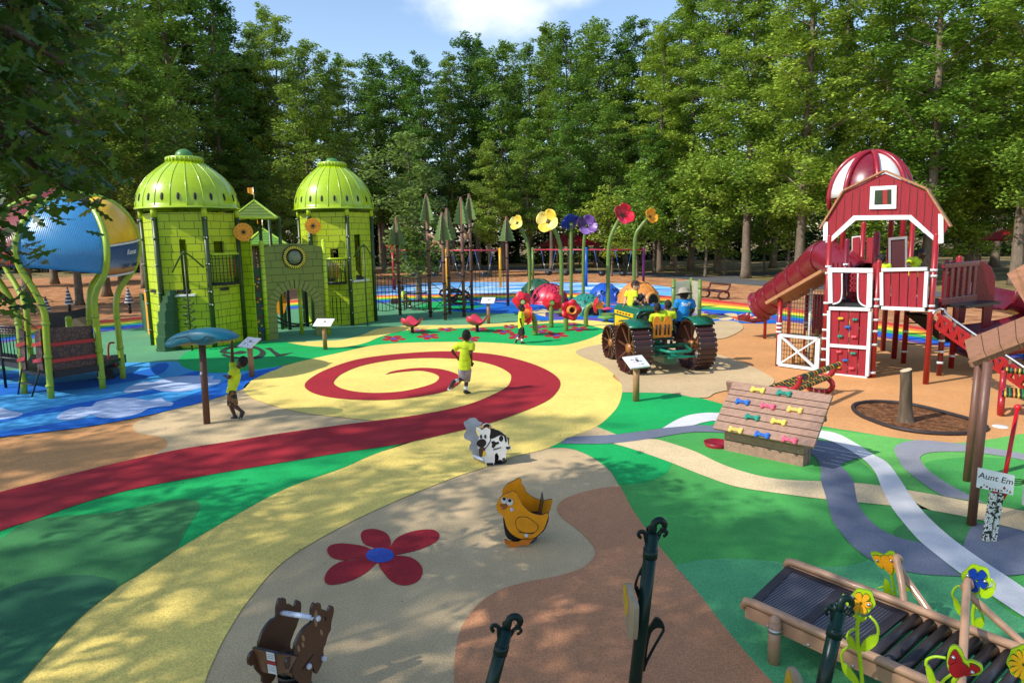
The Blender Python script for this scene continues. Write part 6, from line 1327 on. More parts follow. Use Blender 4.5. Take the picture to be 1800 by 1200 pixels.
for x in (-.354, -.264, -.136, -.046): mb.tube([(x, -.283, .92), (x, -.283, 1.16)], .022, 8, 1)
mb.build("seat_back", [mat("seat_orange", (214, 130, 30), .4), DARK], tr, local=True)
mb = MB(); mb.tube([(-.45, -.15, .62), (-.3, -.75, .6), (-.22, -.85, .6), (.22, -.85, .6), (.3, -.75, .6), (.45, -.15, .62)], .035, 8); mb.tube([(-.5, -.05, .42), (.5, -.6, .42)], .02, 6); mb.bar((-.25, -.72, .45), (.25, -.72, .45), .08, .05); mb.bar((0, -.2, .45), (0, -.72, .45), .08, .05); mb.build("hitch_frame", mat("teal_frame", (10, 120, 96), .35), tr, local=True)
# ---- brown plank doghouse with bone holds
DW = wood("dog_plank", (152, 118, 98), 0)
w0, w1 = G(1272, 792), G(1411, 822); wp = Plane(w0, w1); dg = thing("doghouse_climber", "pinkish brown plank doghouse with coloured bone-shaped grips on its roof", "doghouse", w0)
ep_, rp_ = wp.off(.2), wp.off(-.42); eL, eR = [ep_.o + ep_.u * ep_.uz(*q)[0] + V((0, 0, ep_.uz(*q)[1])) for q in ((1255, 755), (1430, 789))]; rL, rR = [rp_.o + rp_.u * rp_.uz(*q)[0] + V((0, 0, rp_.uz(*q)[1])) for q in ((1277, 671), (1446, 694))]
rx = ((rR - rL).normalized() + (eR - eL).normalized()).normalized(); ry = ((rL + rR) / 2 - (eL + eR) / 2); ry -= rx * ry.dot(rx); SL = ry.length; ry.normalize(); rn_ = rx.cross(ry).normalized(); ctr = (eL + eR) / 2; RW = ((eR - eL).length + (rR - rL).length) / 2 + .02
RX = M(((rx.x, ry.x, rn_.x, ctr.x), (rx.y, ry.y, rn_.y, ctr.y), (rx.z, ry.z, rn_.z, ctr.z), (0, 0, 0, 1)))
edges = [0, .155, .275, .43, .555, .71, .835, 1.0][::1]
cuts = [0, .17, .30, .455, .58, .725, .84, 1.0]
def slab(X, name, sx):
    mb = MB(); mb.T = X
    for c0, c1 in zip(cuts, cuts[1:]): 
        mb.box((0, SL * (c0 + c1) / 2, .02), (RW, SL * (c1 - c0) - .012, .045))
        for x in (-RW / 2 + .12, RW / 2 - .12): mb.ball((x, SL * (c0 + c1) / 2, .044), .01, 6, 1)
    return mb.build(name, [DW, STEEL], dg, bevel=.006)
roof1 = slab(RX, "roof_slope", 1)
bk_ = V((ry.x, ry.y, 0)).normalized(); e2L, e2R = rL + bk_ * .16 - V((0, 0, .42)), rR + bk_ * .16 - V((0, 0, .42)); y2 = ((rL + rR) / 2 - (e2L + e2R) / 2); SL2 = y2.length; y2.normalize(); o2 = (e2L + e2R) / 2; nn = (-rx).cross(y2)
X2 = M(((-rx.x, y2.x, nn.x, o2.x), (-rx.y, y2.y, nn.y, o2.y), (-rx.z, y2.z, nn.z, o2.z), (0, 0, 0, 1))) @ M.Diagonal((1, SL2 / SL, 1, 1))
slab(X2, "roof_slope", 1)
BN = {"YELLOW": (232, 204, 90), "GREEN": (40, 140, 118), "BLUE": (40, 104, 190), "RED": (226, 96, 120), "ORANGE": (238, 196, 100)}; INKC = {"YELLOW": (170, 120, 30), "GREEN": (10, 70, 60), "BLUE": (10, 40, 110), "RED": (130, 20, 50), "ORANGE": (190, 110, 20)}
for px, py, w_ in ((1332, 685, "YELLOW"), (1378, 691, "GREEN"), (1305, 706, "BLUE"), (1349.5, 713.5, "RED"), (1397, 720, "ORANGE"), (1322, 733, "GREEN"), (1368.5, 741, "YELLOW"), (1293, 755, "ORANGE"), (1339.5, 764, "BLUE"), (1387.5, 773, "RED")):
    d = ray(px, py); t_ = (ctr + rn_ * .06 - CAM).dot(rn_) / d.dot(rn_); p = CAM + d * t_; X = M(((rx.x, ry.x, rn_.x, p.x), (rx.y, ry.y, rn_.y, p.y), (rx.z, ry.z, rn_.z, p.z), (0, 0, 0, 1)))
    mb = MB(); mb.T = X; m_ = mat("bone_" + w_, BN[w_], .35); mb.box((0, 0, 0), (.13, .042, .035))
    for sx in (-1, 1):
        for sy in (-1, 1): mb.ball((sx * .078, sy * .022, 0), (.032, .03, .03), 10)
    o = mb.build("bone_grip", m_, roof1)
    t = text("lettering", w_, .026, X @ M.Translation((0, 0, .019)), mat("ink_" + w_, INKC[w_], .6), o, .001)
mb = MB(); mb.T = wp.mat(); zt = .62
for a, b_ in ((0.0, .17), (.178, .29), (.298, .41), (.418, .56)): mb.box((wp.L / 2, .03, (a + b_) / 2 + .004), (wp.L, .05, b_ - a), 0); [mb.ball((x, .004, (a + b_) / 2), .012, 6, 1) for x in (.07, wp.L - .07)]
mb.build("front_wall", [DW, STEEL], dg, bevel=.004)
for u in (0, wp.L):
    mb = MB(); mb.T = wp.mat(); [mb.box((u + (.03 if u == 0 else -.03), .13, (a + b_) / 2), (.05, .14, b_ - a)) for a, b_ in ((0.0, .17), (.178, .29), (.298, .41))]; mb.build("side_wall", DW, dg, bevel=.004)
mb = MB(); mb.T = wp.mat(); mb.box((wp.L / 2, .23, .28), (wp.L, .05, .55)); mb.build("rear_wall", DW, dg)
b = G(1259, 785); mb = MB(); mb.lathe([(.16, 0), (.19, .08), (.17, .085), (.13, .05), (0, .048)], 24, c=b); tag(mb.build("dog_bowl", mat("bowl_red", (140, 18, 34), .35)), "dark red bowl on the ground left of the doghouse", "bowl")
# ---- mulch ring with the stump
MUL2 = earth("bed_mulch", [(44, 24, 14), (92, 56, 32), (142, 96, 60), (204, 154, 110)], 6, 1.0, 42)
ringpx = [(1499, 717), (1508, 711), (1540, 708), (1600, 713), (1667, 729), (1712, 742), (1735, 754), (1720, 762), (1690, 765), (1660, 765), (1617, 762), (1567, 753), (1520, 736), (1504, 726)]
region("mulch_ground", ringpx, 4, MUL2)
ring = [G(x, y) for x, y in crom(ringpx, 4)]; mb = MB(); mb.tube([p + V((0, 0, .03)) for p in ring], .035, 8, closed=True, sq=(1, 1)); tag(mb.build("edging_ring", mat("edging_black", (44, 36, 34), .6)), "black edging ring around the mulch bed with the stump", "edging")
b = G(1592, 741); zt = ZH(650, b); mb = MB(); rn = random.Random(4); n = 16; vs = []
for q, (r, z) in enumerate(((.15, 0), (.122, .08), (.102, .25), (.092, .6), (.087, zt))):
    for j in range(n): a = 2 * PI * j / n; vs.append(b + V((r * (1 + rn.uniform(-.06, .06)) * math.cos(a) - z * .06, r * (1 + rn.uniform(-.06, .06)) * math.sin(a), z + (.03 * math.cos(a) if q == 4 else 0))))
mb.add(vs, [(i * n + j, i * n + (j + 1) % n, (i + 1) * n + (j + 1) % n, (i + 1) * n + j) for i in range(4) for j in range(n)], 0, True); mb.add(vs[-n:], [tuple(range(n))], 1)
tag(mb.build("tree_stump", [bark("bark_stump", (106, 90, 74)), mat("cut_wood", (200, 176, 140), .8, var=.2, vs=20)]), "tall bark-covered tree stump in the round mulch bed", "stump")
mb = MB(); c = G(1758, 750); mb.lathe([(0, .02), (.1, .018), (.12, 0)], 20, c=c); tag(mb.build("drain_cover", WHITEP), "small white disc set in the tan ground at the right", "drain cover")
# ---- brown plank shelter at the right edge
SH = wood("shelter_plank", (160, 112, 82), 1); sh = thing("plank_shelter", "brown plank-roofed shelter frame on square posts at the right edge", "shelter", G(1707, 925))
pA, pB = G(1707, 925), AT(1700, 835, 8.4)
for p, zt, zb in ((V((pA.x, pA.y, 0)), None, 0), (V((pB.x, pB.y, 0)), None, 0)):
    z = ZH(636, p); mb = MB(); mb.tube([p, p + V((.03, 0, z))], .046, 12); mb.build("post", mat("shelter_brown", (108, 72, 56), .45, var=.1), sh)
n1, n2, f1, f2 = AT(1707, 637, 7.35), AT(1850, 582, 7.2), AT(1699, 605, 8.9), AT(1850, 545, 8.7)
up = (n2 - n1).cross(f1 - n1).normalized() * .07
def planked(n1, n2, f1, f2, n, name):
    mb = MB()
    for i in range(n):
        t0, t1 = i / n, (i + .96) / n; q = [n1.lerp(n2, t0), n1.lerp(n2, t1), f1.lerp(f2, t1), f1.lerp(f2, t0)]; u = (q[1] - q[0]).cross(q[3] - q[0]).normalized() * .06
        mb.add(q + [p + u for p in q], [(3, 2, 1, 0), (4, 5, 6, 7), (0, 1, 5, 4), (1, 2, 6, 5), (2, 3, 7, 6), (3, 0, 4, 7)])
    mb.bar(n1.lerp(f1, .12) - V((0, 0, .05)), n2.lerp(f2, .12) - V((0, 0, .05)), .05, .07); mb.bar(n1.lerp(f1, .85) - V((0, 0, .05)), n2.lerp(f2, .85) - V((0, 0, .05)), .05, .07)
    mb.build(name, SH, sh)
planked(n1, n2, f1, f2, 5, "plank_roof")
planked(AT(1812, 535, 8.0), AT(1850, 510, 7.6), AT(1779, 482, 8.6), AT(1830, 455, 8.2), 3, "plank_roof")
for px, py, D in ((1840, 640, 7.3), (1845, 620, 8.6)):
    p = AT(px, py, D); p.z = 0; mb = MB(); mb.tube([p, p + V((0, 0, ZH(505, p)))], .058, 12); mb.build("post", MATS["shelter_brown"], sh)
# ---- the mailbox-like sign
sg = thing("name_sign", "white patterned sign reading Aunt Em on two patterned legs", "sign", G(1738, 952)); b = G(1738, 953); zt, zb, zl = ZH(828, b), ZH(872, b), ZH(866, b)
pat = bpy.data.materials.new("leaf_pattern"); _n, _b = nodes(pat); _v = _n.nodes.new("ShaderNodeTexNoise"); _v.inputs["Scale"].default_value = 38; _v.inputs["Detail"].default_value = 1; _t = _n.nodes.new("ShaderNodeTexCoord"); _n.links.new(_t.outputs["Object"], _v.inputs["Vector"]); _r = _n.nodes.new("ShaderNodeValToRGB"); _r.color_ramp.interpolation = "CONSTANT"; _e = _r.color_ramp.elements; _e[0].color = lin((30, 40, 30)); _e[1].position = .47; _e[1].color = lin((222, 222, 216)); q_ = _e.new(.62); q_.color = lin((130, 150, 60)); q_ = _e.new(.67); q_.color = lin((222, 222, 216)); _n.links.new(_v.outputs["Fac"], _r.inputs[0]); _n.links.new(_r.outputs[0], _b.inputs["Base Color"])
for dx in (-.035, .035):
    mb = MB(); mb.bar(b + V((dx, 0, 0)), b + V((dx + .035, .0, zl)), .05, .05, up=(0, 1, 0)); mb.build("leg", pat, sg)
spn = Plane(AT(1718, 850, b.y + .03), AT(1783, 850, b.y - .07)); S = lambda x, y: spn.uz(x, y)
brd = MB().prism([S(*q) for q in ((1720, 822), (1784, 836), (1781, 870), (1717, 856))][::-1], 0, .02).build("board", mat("sign_board", (226, 226, 224), .4, var=.04), sg, frame=spn.mat())
u, z = S(1751, 841); sl = math.atan2(S(1784, 836)[1] - S(1720, 822)[1], S(1784, 836)[0] - S(1720, 822)[0])
text("lettering", "Aunt Em", .088, spn.mat() @ M.Translation((u, -.001, z)) @ M.Rotation(PI / 2, 4, "X") @ M.Rotation(sl, 4, "Z"), mat("ink_black", (30, 34, 34), .6), brd, .001)
rn = random.Random(6); mb = MB(); mb.T = spn.mat()
for i in range(11):
    uu, zz = S(1722 + 56 * (i + .5) / 11, 851 + 56 * (i + .5) / 11 * .2 + rn.uniform(-3, 6)); mb.ball((uu, -.001, zz), (rn.uniform(.006, .014), .002, rn.uniform(.006, .018)), 7, i % 3)
mb.build("motif", [MATS["ink_black"], mat("motif_green", (120, 140, 50)), mat("motif_red", (170, 40, 60))], brd)
gt_ = thing("garden_shovel", "red long-handled shovel leaning behind the Aunt Em sign", "shovel", AT(1752, 872, 7.25) - V((0, 0, .1))); a, b_ = AT(1789, 716, 7.5), AT(1766, 838, 7.15)
mb = MB(); mb.tube([a, b_], .022, 10); mb.ball(a, .04, 10); mb.build("handle", mat("shovel_red", (196, 22, 32), .35), gt_)
sp2 = spn.off(-.035); MB().prism([sp2.uz(*q) for q in ((1734, 851), (1741, 846), (1775, 862), (1765, 879), (1752, 874))][::-1], 0, .015).build("blade", MATS["shovel_red"], gt_, frame=sp2.mat()); mb = MB(); mb.tube([b_, AT(1760, 860, 7.12)], .02, 8); mb.build("socket", MATS["shovel_red"], gt_)
gp_ = thing("sunflower_board", "tall panel with yellow sunflower print at the right picture edge", "play panel", G(1800, 905)); pl = Plane(G(1794, 900), G(1850, 930)); zt = pl.uz(1797, 768)[1]
mb = MB(); mb.panel(pl.L, zt - .12, [], .04, z0=.1); mb.build("board", mat("panel_white", (214, 214, 210), .5), gp_, frame=pl.mat()); 
sf = bpy.data.materials.new("sunflower_print"); _n, _b = nodes(sf); _v = _n.nodes.new("ShaderNodeTexVoronoi"); _v.inputs["Scale"].default_value = 16; _t = _n.nodes.new("ShaderNodeTexCoord"); _n.links.new(_t.outputs["Object"], _v.inputs["Vector"]); _r = _n.nodes.new("ShaderNodeValToRGB"); _r.color_ramp.interpolation = "CONSTANT"; _e = _r.color_ramp.elements; _e[0].color = lin((70, 44, 20)); _e[1].position = .25; _e[1].color = lin((236, 180, 24)); _n.links.new(_v.outputs["Distance"], _r.inputs[0]); _n.links.new(_r.outputs[0], _b.inputs["Base Color"])
mb = MB(); mb.box((pl.L / 2 + .02, -.005, zt * .62), (pl.L - .03, .006, zt * .55)); mb.build("print", sf, gp_, frame=pl.mat()); mb = MB(); mb.ball((.04, 0, zt + .02), .035, 8); mb.build("knob", BLACKM, gp_, frame=pl.mat())
fk = thing("garden_fork", "small dark green fork head beside the Aunt Em sign", "fork", AT(1790, 850, 7.3)); mb = MB(); c = AT(1786, 847, 7.25)
for i in range(4): mb.tube([c + V((-.03, 0, .03 - .02 * i)), c + V((.04, 0, .035 - .022 * i)), c + V((.09, 0, .02 - .013 * i))], .006, 6)
mb.tube([c + V((.08, 0, 0)), c + V((.3, .1, .05))], .012, 8); mb.build("tines", DGREEN, fk)
# ================================================================== the foreground
BOLT = mat("bolt_white", (206, 206, 214), .3)
def zoomed(pts, sc, ox, oy): return [(ox + x / sc, oy + y / sc) for x, y in pts]
def cutout(pl, pts, t0, t1, m, name, parent, edge=None, off=V((0, 0, 0)), smooth=3, bevel=0):
    pts = crom(pts, smooth) if smooth else pts
    poly = [pl.uz(*p) for p in pts]; a = sum(poly[i][0] * poly[(i + 1) % len(poly)][1] - poly[(i + 1) % len(poly)][0] * poly[i][1] for i in range(len(poly)))
    mats = [m, edge] if edge else m
    return MB().prism(poly if a > 0 else poly[::-1], t0, t1, 0, 1 if edge else 0).build(name, mats, parent, frame=M.Translation(off) @ pl.mat(), bevel=bevel)
def spring(c, h, parent, r=.085):
    mb = MB(); mb.tube([c + V((r * math.cos(a), r * math.sin(a), .03 + h * a / (2 * PI * 5))) for a in np.linspace(0, 2 * PI * 5, 80)], .018, 8); mb.lathe([(0, .03), (.14, .03), (.14, 0)], 20, c=c); mb.lathe([(0, .03), (.1, .03), (.1, 0), (0, 0)], 16, c=c + V((0, 0, h))); mb.build("spring", mat("spring_black", (22, 22, 24), .4), parent)
# ---- cow spring rider
c0 = G(876, 818); cow = thing("spring_rider", "black and white cow spring rider with grey rear panel on the beige ground", "spring rider", c0)
cpl = Plane(G(840, 822), G(898, 819)); cz = lambda p: zoomed(p, 4.614, 780, 720); far = V((-.22, .3, 0))
COUT = cz([(262, 150), (270, 138), (300, 150), (312, 122), (345, 108), (378, 116), (396, 150), (412, 152), (414, 170), (440, 165), (490, 195), (515, 235), (525, 285), (536, 296), (548, 290), (550, 302), (538, 322), (518, 322), (508, 345), (500, 402), (472, 412), (470, 404), (438, 418), (448, 385), (432, 350), (415, 365), (412, 425), (390, 452), (348, 452), (336, 430), (326, 390), (300, 360), (272, 285), (284, 225), (284, 185)])
WP_ = mat("cow_white", (214, 214, 210), .4); KP = mat("cow_black", (20, 20, 22), .4); GP_ = mat("cow_grey", (150, 156, 168), .4)
cutout(cpl, COUT, 0, .02, WP_, "near_panel", cow, KP)
mir = cz([(165, 95), (190, 85), (210, 68), (260, 66), (280, 90), (312, 104), (300, 125), (270, 140), (262, 180), (300, 250), (320, 330), (310, 390), (248, 400), (236, 370), (228, 340), (205, 312), (222, 260), (172, 235), (165, 205), (185, 165), (165, 120)])
fpl_ = cpl.off(-.3); cutout(fpl_, mir, 0, .02, GP_, "rear_panel", cow, KP)
def deco(pl, pts, m, name, par, k=1, smooth=3): return cutout(pl, pts, -.0025 * k, -.0025 * k + .002, m, name, par, smooth=smooth)
deco(cpl, cz([(378, 185), (384, 150), (440, 166), (486, 195), (495, 215), (460, 205), (420, 222), (398, 232), (372, 228)]), KP, "patch", cow)
deco(cpl, cz([(386, 258), (410, 252), (420, 262), (445, 258), (446, 274), (425, 282), (405, 310), (388, 300), (392, 280)]), KP, "patch", cow); deco(cpl, cz([(448, 230), (460, 210), (478, 214), (482, 238), (470, 256), (452, 250)]), KP, "patch", cow); deco(cpl, cz([(488, 205), (502, 205), (512, 250), (500, 262), (492, 230)]), KP, "patch", cow)
deco(cpl, cz([(268, 262), (290, 240), (322, 236), (342, 252), (342, 280), (320, 302), (290, 302), (270, 285)]), KP, "muzzle", cow); deco(cpl, cz([(286, 312), (330, 304), (336, 330), (318, 372), (290, 375)]), mat("cow_brown", (70, 46, 32), .5), "chest_patch", cow)
deco(cpl, cz([(300, 150), (322, 128), (346, 112), (372, 118), (386, 142), (372, 158), (350, 140), (326, 148), (308, 162)]), KP, "forelock", cow); deco(cpl, cz([(304, 148), (322, 120), (330, 122), (316, 152)]), mat("horn_tan", (170, 116, 50), .5), "horn", cow, 2); deco(cpl, cz([(374, 122), (384, 140), (376, 158), (366, 150)]), MATS["horn_tan"], "horn", cow, 2)
for x in (302, 336): deco(cpl, cz([(x - 9, 215), (x, 198), (x + 8, 208), (x + 6, 228), (x - 4, 232)]), KP, "eye", cow, 2)
deco(cpl, cz([(400, 318), (466, 300), (468, 306), (402, 328)]), KP, "seam", cow, 1, 0); deco(cpl, cz([(380, 205), (374, 250), (350, 290), (330, 316), (334, 320), (356, 294), (380, 254), (386, 208)]), KP, "strap", cow)
for q in ([(440, 405), (462, 402), (460, 418), (438, 419)], [(476, 390), (498, 388), (496, 408), (474, 410)], [(346, 430), (400, 428), (400, 450), (350, 452)]): deco(cpl, cz(q), KP, "hoof", cow, 1, 0)
deco(cpl, cz([(322, 335), (332, 330), (340, 350), (338, 372), (318, 374), (316, 358)]), mat("bell_gold", (220, 180, 50), .4), "bell", cow, 2)
deco(cpl, cz([(504, 300), (524, 298), (542, 300), (530, 318), (510, 318)]), KP, "tail_tip", cow)
a, b_ = [cpl.o + cpl.u * cpl.uz(*q)[0] + V((0, 0, cpl.uz(*q)[1])) for q in cz([(328, 408), (328, 408)])]; mb = MB(); mb.tube([a, AT(833, 801, a.y + .25)], .022, 10); mb.build("handle_bar", mat("bar_white", (196, 206, 226), .3), cow)
MB().bar(c0 + V((-.1, .17, .3)), c0 + V((.16, .17, .3)), .3, .04).build("seat", KP, cow); spring(c0 + V((-.02, .14, 0)), .22, cow)
# ---- chick spring rider
c0 = G(922, 966); chk = thing("spring_rider", "orange-yellow chick spring rider on a black spring near the big red flower", "spring rider", c0)
kpl = Plane(G(876, 962), G(964, 960)); AM = mat("chick_amber", (232, 150, 18), .35); AMD = mat("chick_edge", (60, 40, 16), .5)
near = cz([(428, 800), (428, 770), (455, 715), (500, 682), (540, 668), (556, 656), (596, 676), (592, 694), (612, 716), (640, 770), (700, 828), (760, 850), (800, 852), (836, 836), (850, 850), (836, 900), (815, 960), (775, 1005), (735, 1035), (690, 1050), (640, 1048), (590, 1030), (545, 1000), (510, 950), (495, 900), (482, 862), (445, 832)])
cutout(kpl, near, 0, .022, AM, "near_panel", chk, AMD)
kf = kpl.off(-.26); farp = cz([(474, 690), (486, 640), (520, 600), (570, 575), (610, 552), (632, 575), (632, 600), (660, 640), (672, 670), (730, 712), (800, 735), (850, 728), (880, 727), (878, 760), (865, 810), (846, 840), (800, 860), (640, 850), (540, 800)])
cutout(kf, farp, 0, .022, AM, "rear_panel", chk, AMD)
km = kpl.off(-.05); cutout(km, cz([(485, 870), (540, 960), (640, 1030), (730, 1030), (800, 960), (840, 840), (852, 838), (848, 900), (820, 970), (780, 1010), (740, 1040), (680, 1070), (560, 1062), (510, 1030), (490, 960)]), 0, .03, mat("chick_black", (24, 22, 20), .5), "inner_panel", chk)
deco(kpl, cz([(582, 905), (600, 872), (640, 862), (690, 872), (740, 910), (768, 942), (752, 985), (700, 998), (640, 994), (600, 968), (584, 940)]), mat("chick_dark", (70, 44, 14), .5), "wing_line", chk); deco(kpl, cz([(586, 906), (603, 877), (640, 867), (688, 877), (736, 912), (762, 943), (748, 980), (700, 993), (641, 989), (604, 964), (588, 938)]), AM, "wing", chk, 2)
deco(kpl, cz([(610, 984), (700, 996), (732, 994), (730, 1000), (700, 1003), (610, 991)]), AMD, "wing_edge", chk, 3)
for ex, ey, r in ((490, 732, 26), (535, 745, 28)): 
    deco(kpl, cz([(ex + r * math.cos(a), ey + r * math.sin(a)) for a in np.linspace(0, 2 * PI, 12)[:-1]]), WP_, "eye", chk, 2); deco(kpl, cz([(ex + 14 * math.cos(a), ey - 12 + 13 * math.sin(a)) for a in np.linspace(0, 2 * PI, 10)[:-1]]), KP, "pupil", chk, 3)
deco(kpl, cz([(456, 770), (480, 756), (515, 765), (512, 790), (490, 804), (466, 800), (484, 786), (462, 782)]), mat("beak_brown", (150, 84, 30), .5), "beak", chk, 4)
for bx, by in ((552, 806), (670, 1016), (512, 1066)):
    u, z = kpl.uz(*cz([(bx, by)])[0]); mb = MB(); mb.T = kpl.mat(); mb.ball((u, -.008, z), (.022, .016, .022), 10); mb.build("bolt_cap", BOLT, chk)
cutout(kpl.off(.03), cz([(492, 1050), (530, 1062), (600, 1068), (640, 1050), (700, 1050), (735, 1040), (700, 1075), (690, 1100), (640, 1095), (600, 1110), (575, 1128), (540, 1110), (500, 1085)]), 0, .015, mat("chick_foot", (196, 110, 20), .4), "foot", chk, KP)
u0, z0 = kpl.uz(*cz([(815, 735)])[0]); 
cutout(kpl.off(-.03), cz([(803, 735), (812, 733), (778, 915), (770, 915)]), 0, .24, AMD, "seat_back", chk, smooth=0)
MB().bar(c0 + V((-.05, .24, .27)), c0 + V((.2, .24, .27)), .2, .03).build("seat", KP, chk); spring(c0 + V((.0, .24, 0)), .2, chk)
# ---- brown fawn spring rider
fz = lambda p: zoomed(p, 7.06, 420, 1030); c0 = G(505, 1232); fw = thing("spring_rider", "dark brown spotted fawn spring rider cut by the bottom edge", "spring rider", c0)
npl = Plane(G(528, 1242), G(582, 1206)); BRF = mat("fawn_brown", (92, 62, 44), .4, var=.06); EDGE = mat("fawn_edge", (20, 20, 28), .35); SPOT = mat("fawn_spot", (150, 118, 84), .5)
FN = fz([(905, 440), (900, 330), (910, 250), (935, 208), (962, 212), (972, 232), (990, 206), (1012, 215), (1022, 260), (1015, 296), (1050, 288), (1082, 302), (1100, 330), (1122, 270), (1145, 240), (1172, 252), (1180, 290), (1172, 350), (1150, 440), (1140, 540), (1112, 590), (1090, 660), (1075, 720), (1055, 760), (1050, 830), (1068, 880), (1045, 920), (1010, 1010), (980, 1065), (955, 1085), (935, 1050), (925, 1000), (905, 1100), (890, 1210), (860, 1250), (800, 1240), (760, 1200), (700, 1150), (675, 1080), (668, 1010), (630, 1040), (600, 1025), (588, 980), (600, 920), (640, 870), (680, 860), (688, 790), (705, 700), (760, 590), (830, 500)])
cutout(npl, FN, 0, .024, BRF, "near_panel", fw, EDGE)
fo_ = npl.off(-.33); FF = fz([(470, 380), (472, 280), (490, 190), (515, 148), (540, 158), (560, 145), (584, 160), (588, 200), (610, 232), (640, 222), (670, 245), (688, 262), (710, 200), (736, 172), (768, 200), (774, 270), (760, 360), (735, 440), (715, 500), (690, 560), (660, 640), (640, 700), (640, 780), (600, 900), (560, 1000), (470, 1090), (440, 1150), (380, 1210), (300, 1200), (290, 1120), (215, 1040), (200, 960), (160, 985), (125, 970), (122, 900), (150, 830), (200, 800), (240, 790), (250, 700), (290, 580), (360, 470), (420, 410)])
cutout(fo_, FF, 0, .024, BRF, "rear_panel", fw, EDGE)
for q in ([(950, 300), (962, 290), (972, 340), (975, 440), (958, 500), (938, 470), (930, 400), (938, 330)],): deco(npl, fz(q), SPOT, "ear_mark", fw)
for x, y, rx_, ry_ in ((797, 640, 18, 38), (792, 722, 16, 34), (738, 770, 17, 40), (1022, 570, 16, 38)): deco(npl, fz([(x + rx_ * math.cos(a) + .2 * ry_ * math.sin(a), y + ry_ * math.sin(a)) for a in np.linspace(0, 2 * PI, 14)[:-1]]), SPOT, "spot", fw)
deco(npl, fz([(1055, 390), (1068, 375), (1082, 395), (1072, 425), (1058, 430)]), KP, "eye", fw, 2); deco(npl, fz([(1046, 400), (1056, 390), (1058, 430), (1050, 435)]), SPOT, "eye_white", fw)
deco(npl, fz([(780, 1020), (925, 830), (930, 838), (790, 1032)]), KP, "foot_slot", fw, 1, 0)
for x, y in ((972, 392), (860, 985), (1045, 888)):
    u, z = npl.uz(*fz([(x, y)])[0]); mb = MB(); mb.T = npl.mat(); mb.ball((u, -.01, z), (.02, .02, .022), 12); mb.build("bolt_cap", BOLT, fw)
pt = lambda pl, q: pl.o + pl.u * pl.uz(*q)[0] + V((0, 0, pl.uz(*q)[1]))
a, b_ = pt(fo_, fz([(535, 325)])[0]), pt(npl, fz([(905, 385)])[0]); mb = MB(); mb.tube([a, b_], .019, 14); mb.build("handle_bar", MATS["bar_white"], fw)
s0_, s1_ = pt(fo_, fz([(235, 745)])[0]), pt(npl, fz([(705, 850)])[0]); s0b, s1b = pt(fo_, fz([(300, 1010)])[0]), pt(npl, fz([(640, 1050)])[0])
mb = MB(); n = 12; vs = []; fwd = npl.u
for i in range(n + 1):
    t = i / n; bow = -.05 * math.sin(PI * t); up_ = V((0, 0, .035 * math.sin(PI * t)))
    vs += [s0_.lerp(s1_, -.08 + 1.16 * t) + fwd * bow + up_, s0b.lerp(s1b, t) + fwd * bow * .6]
mb.add(vs, [(2 * i, 2 * i + 2, 2 * i + 3, 2 * i + 1) for i in range(n)], 0, False); sb_ = mb.build("seat_back", [BRF, EDGE], fw); s_ = sb_.modifiers.new("t", "SOLIDIFY"); s_.thickness = .024; s_.material_offset_rim = 1
q0 = vs[2 * 7].lerp(vs[2 * 7 + 1], .45); xd = (s1_ - s0_).normalized(); upd = (vs[14] - vs[15]).normalized(); Xl = text_frame(q0, xd, upd, .03)
mb = MB(); mb.T = Xl; mb.box((0, .045, 0), (.07, .06, .002)); mb.box((0, -.002, 0), (.075, .022, .002), 1); mb.box((0, -.05, 0), (.075, .065, .002)); [mb.box((0, .06 - .014 * i, .0015), (.055, .004, .001), 2) for i in range(3)]; [mb.box((0, -.03 - .011 * i, .0015), (.06, .003, .001), 2) for i in range(4)]
mb.build("warning_label", [mat("label_white", (200, 208, 212), .5), mat("label_red", (150, 30, 40), .5), mat("label_grey", (120, 130, 134), .5)], sb_)
sc0 = (s0b + s1b) / 2; sc0.z = 0; MB().bar((s0b + s1b) / 2 - fwd * -.02, (s0b + s1b) / 2 + fwd * .2, .3, .03).build("seat", BRF, fw); spring(V((sc0.x, sc0.y, 0)) + fwd * .12, .24, fw)
# ---- roller table with hand rails
TANR = mat("tan_rail", (172, 134, 104), .38, var=.08, coat=.2); ROL = mat("roller_dark", (44, 40, 42), .4, var=.15)
RZ = .35; A_, B_, C_, D_ = G(1312, 1060, RZ), G(1386, 990, RZ), G(1830, 1160, RZ), None
rt_ = thing("roller_table", "tan roller table with perforated dark deck and brown hand rails", "roller table", G(1375, 1167))
ux = (C_ - B_); ux.z = 0; RL = ux.length; ux.normalize(); uy = V((ux.y, -ux.x, 0)); Wd = abs((A_ - B_).dot(uy)); sk = (A_ - B_).dot(ux)
FX = M(((ux.x, -uy.x, 0, B_.x), (ux.y, -uy.y, 0, B_.y), (0, 0, 1, RZ), (0, 0, 0, 1)))
def P_(x, y, z): return FX @ V((x, -y, z))          # y runs towards the viewer
for y, s in ((0, 1), (Wd, -1)):
    x0 = 0 if y == 0 else sk; mb = MB(); L_ = RL + .6
    mb.bar(P_(x0, y, -.06), P_(L_, y, -.06), .03, .1); [mb.ball(P_(x0 + .2 + .32 * i, y + (.016 if y else -.016), -.09), .013, 8, 1) for i in range(9)]; mb.build("side_rail", [TANR, STEEL], rt_)
    mb = MB(); mb.tube([P_(x0 - .02, y, -.03), P_(x0, y, .02), P_(x0 + .06, y, .03), P_(L_, y, .03)], .032, 12); mb.ball(P_(x0 - .02, y, -.03), .032, 8); mb.build("rail_tube", TANR, rt_)

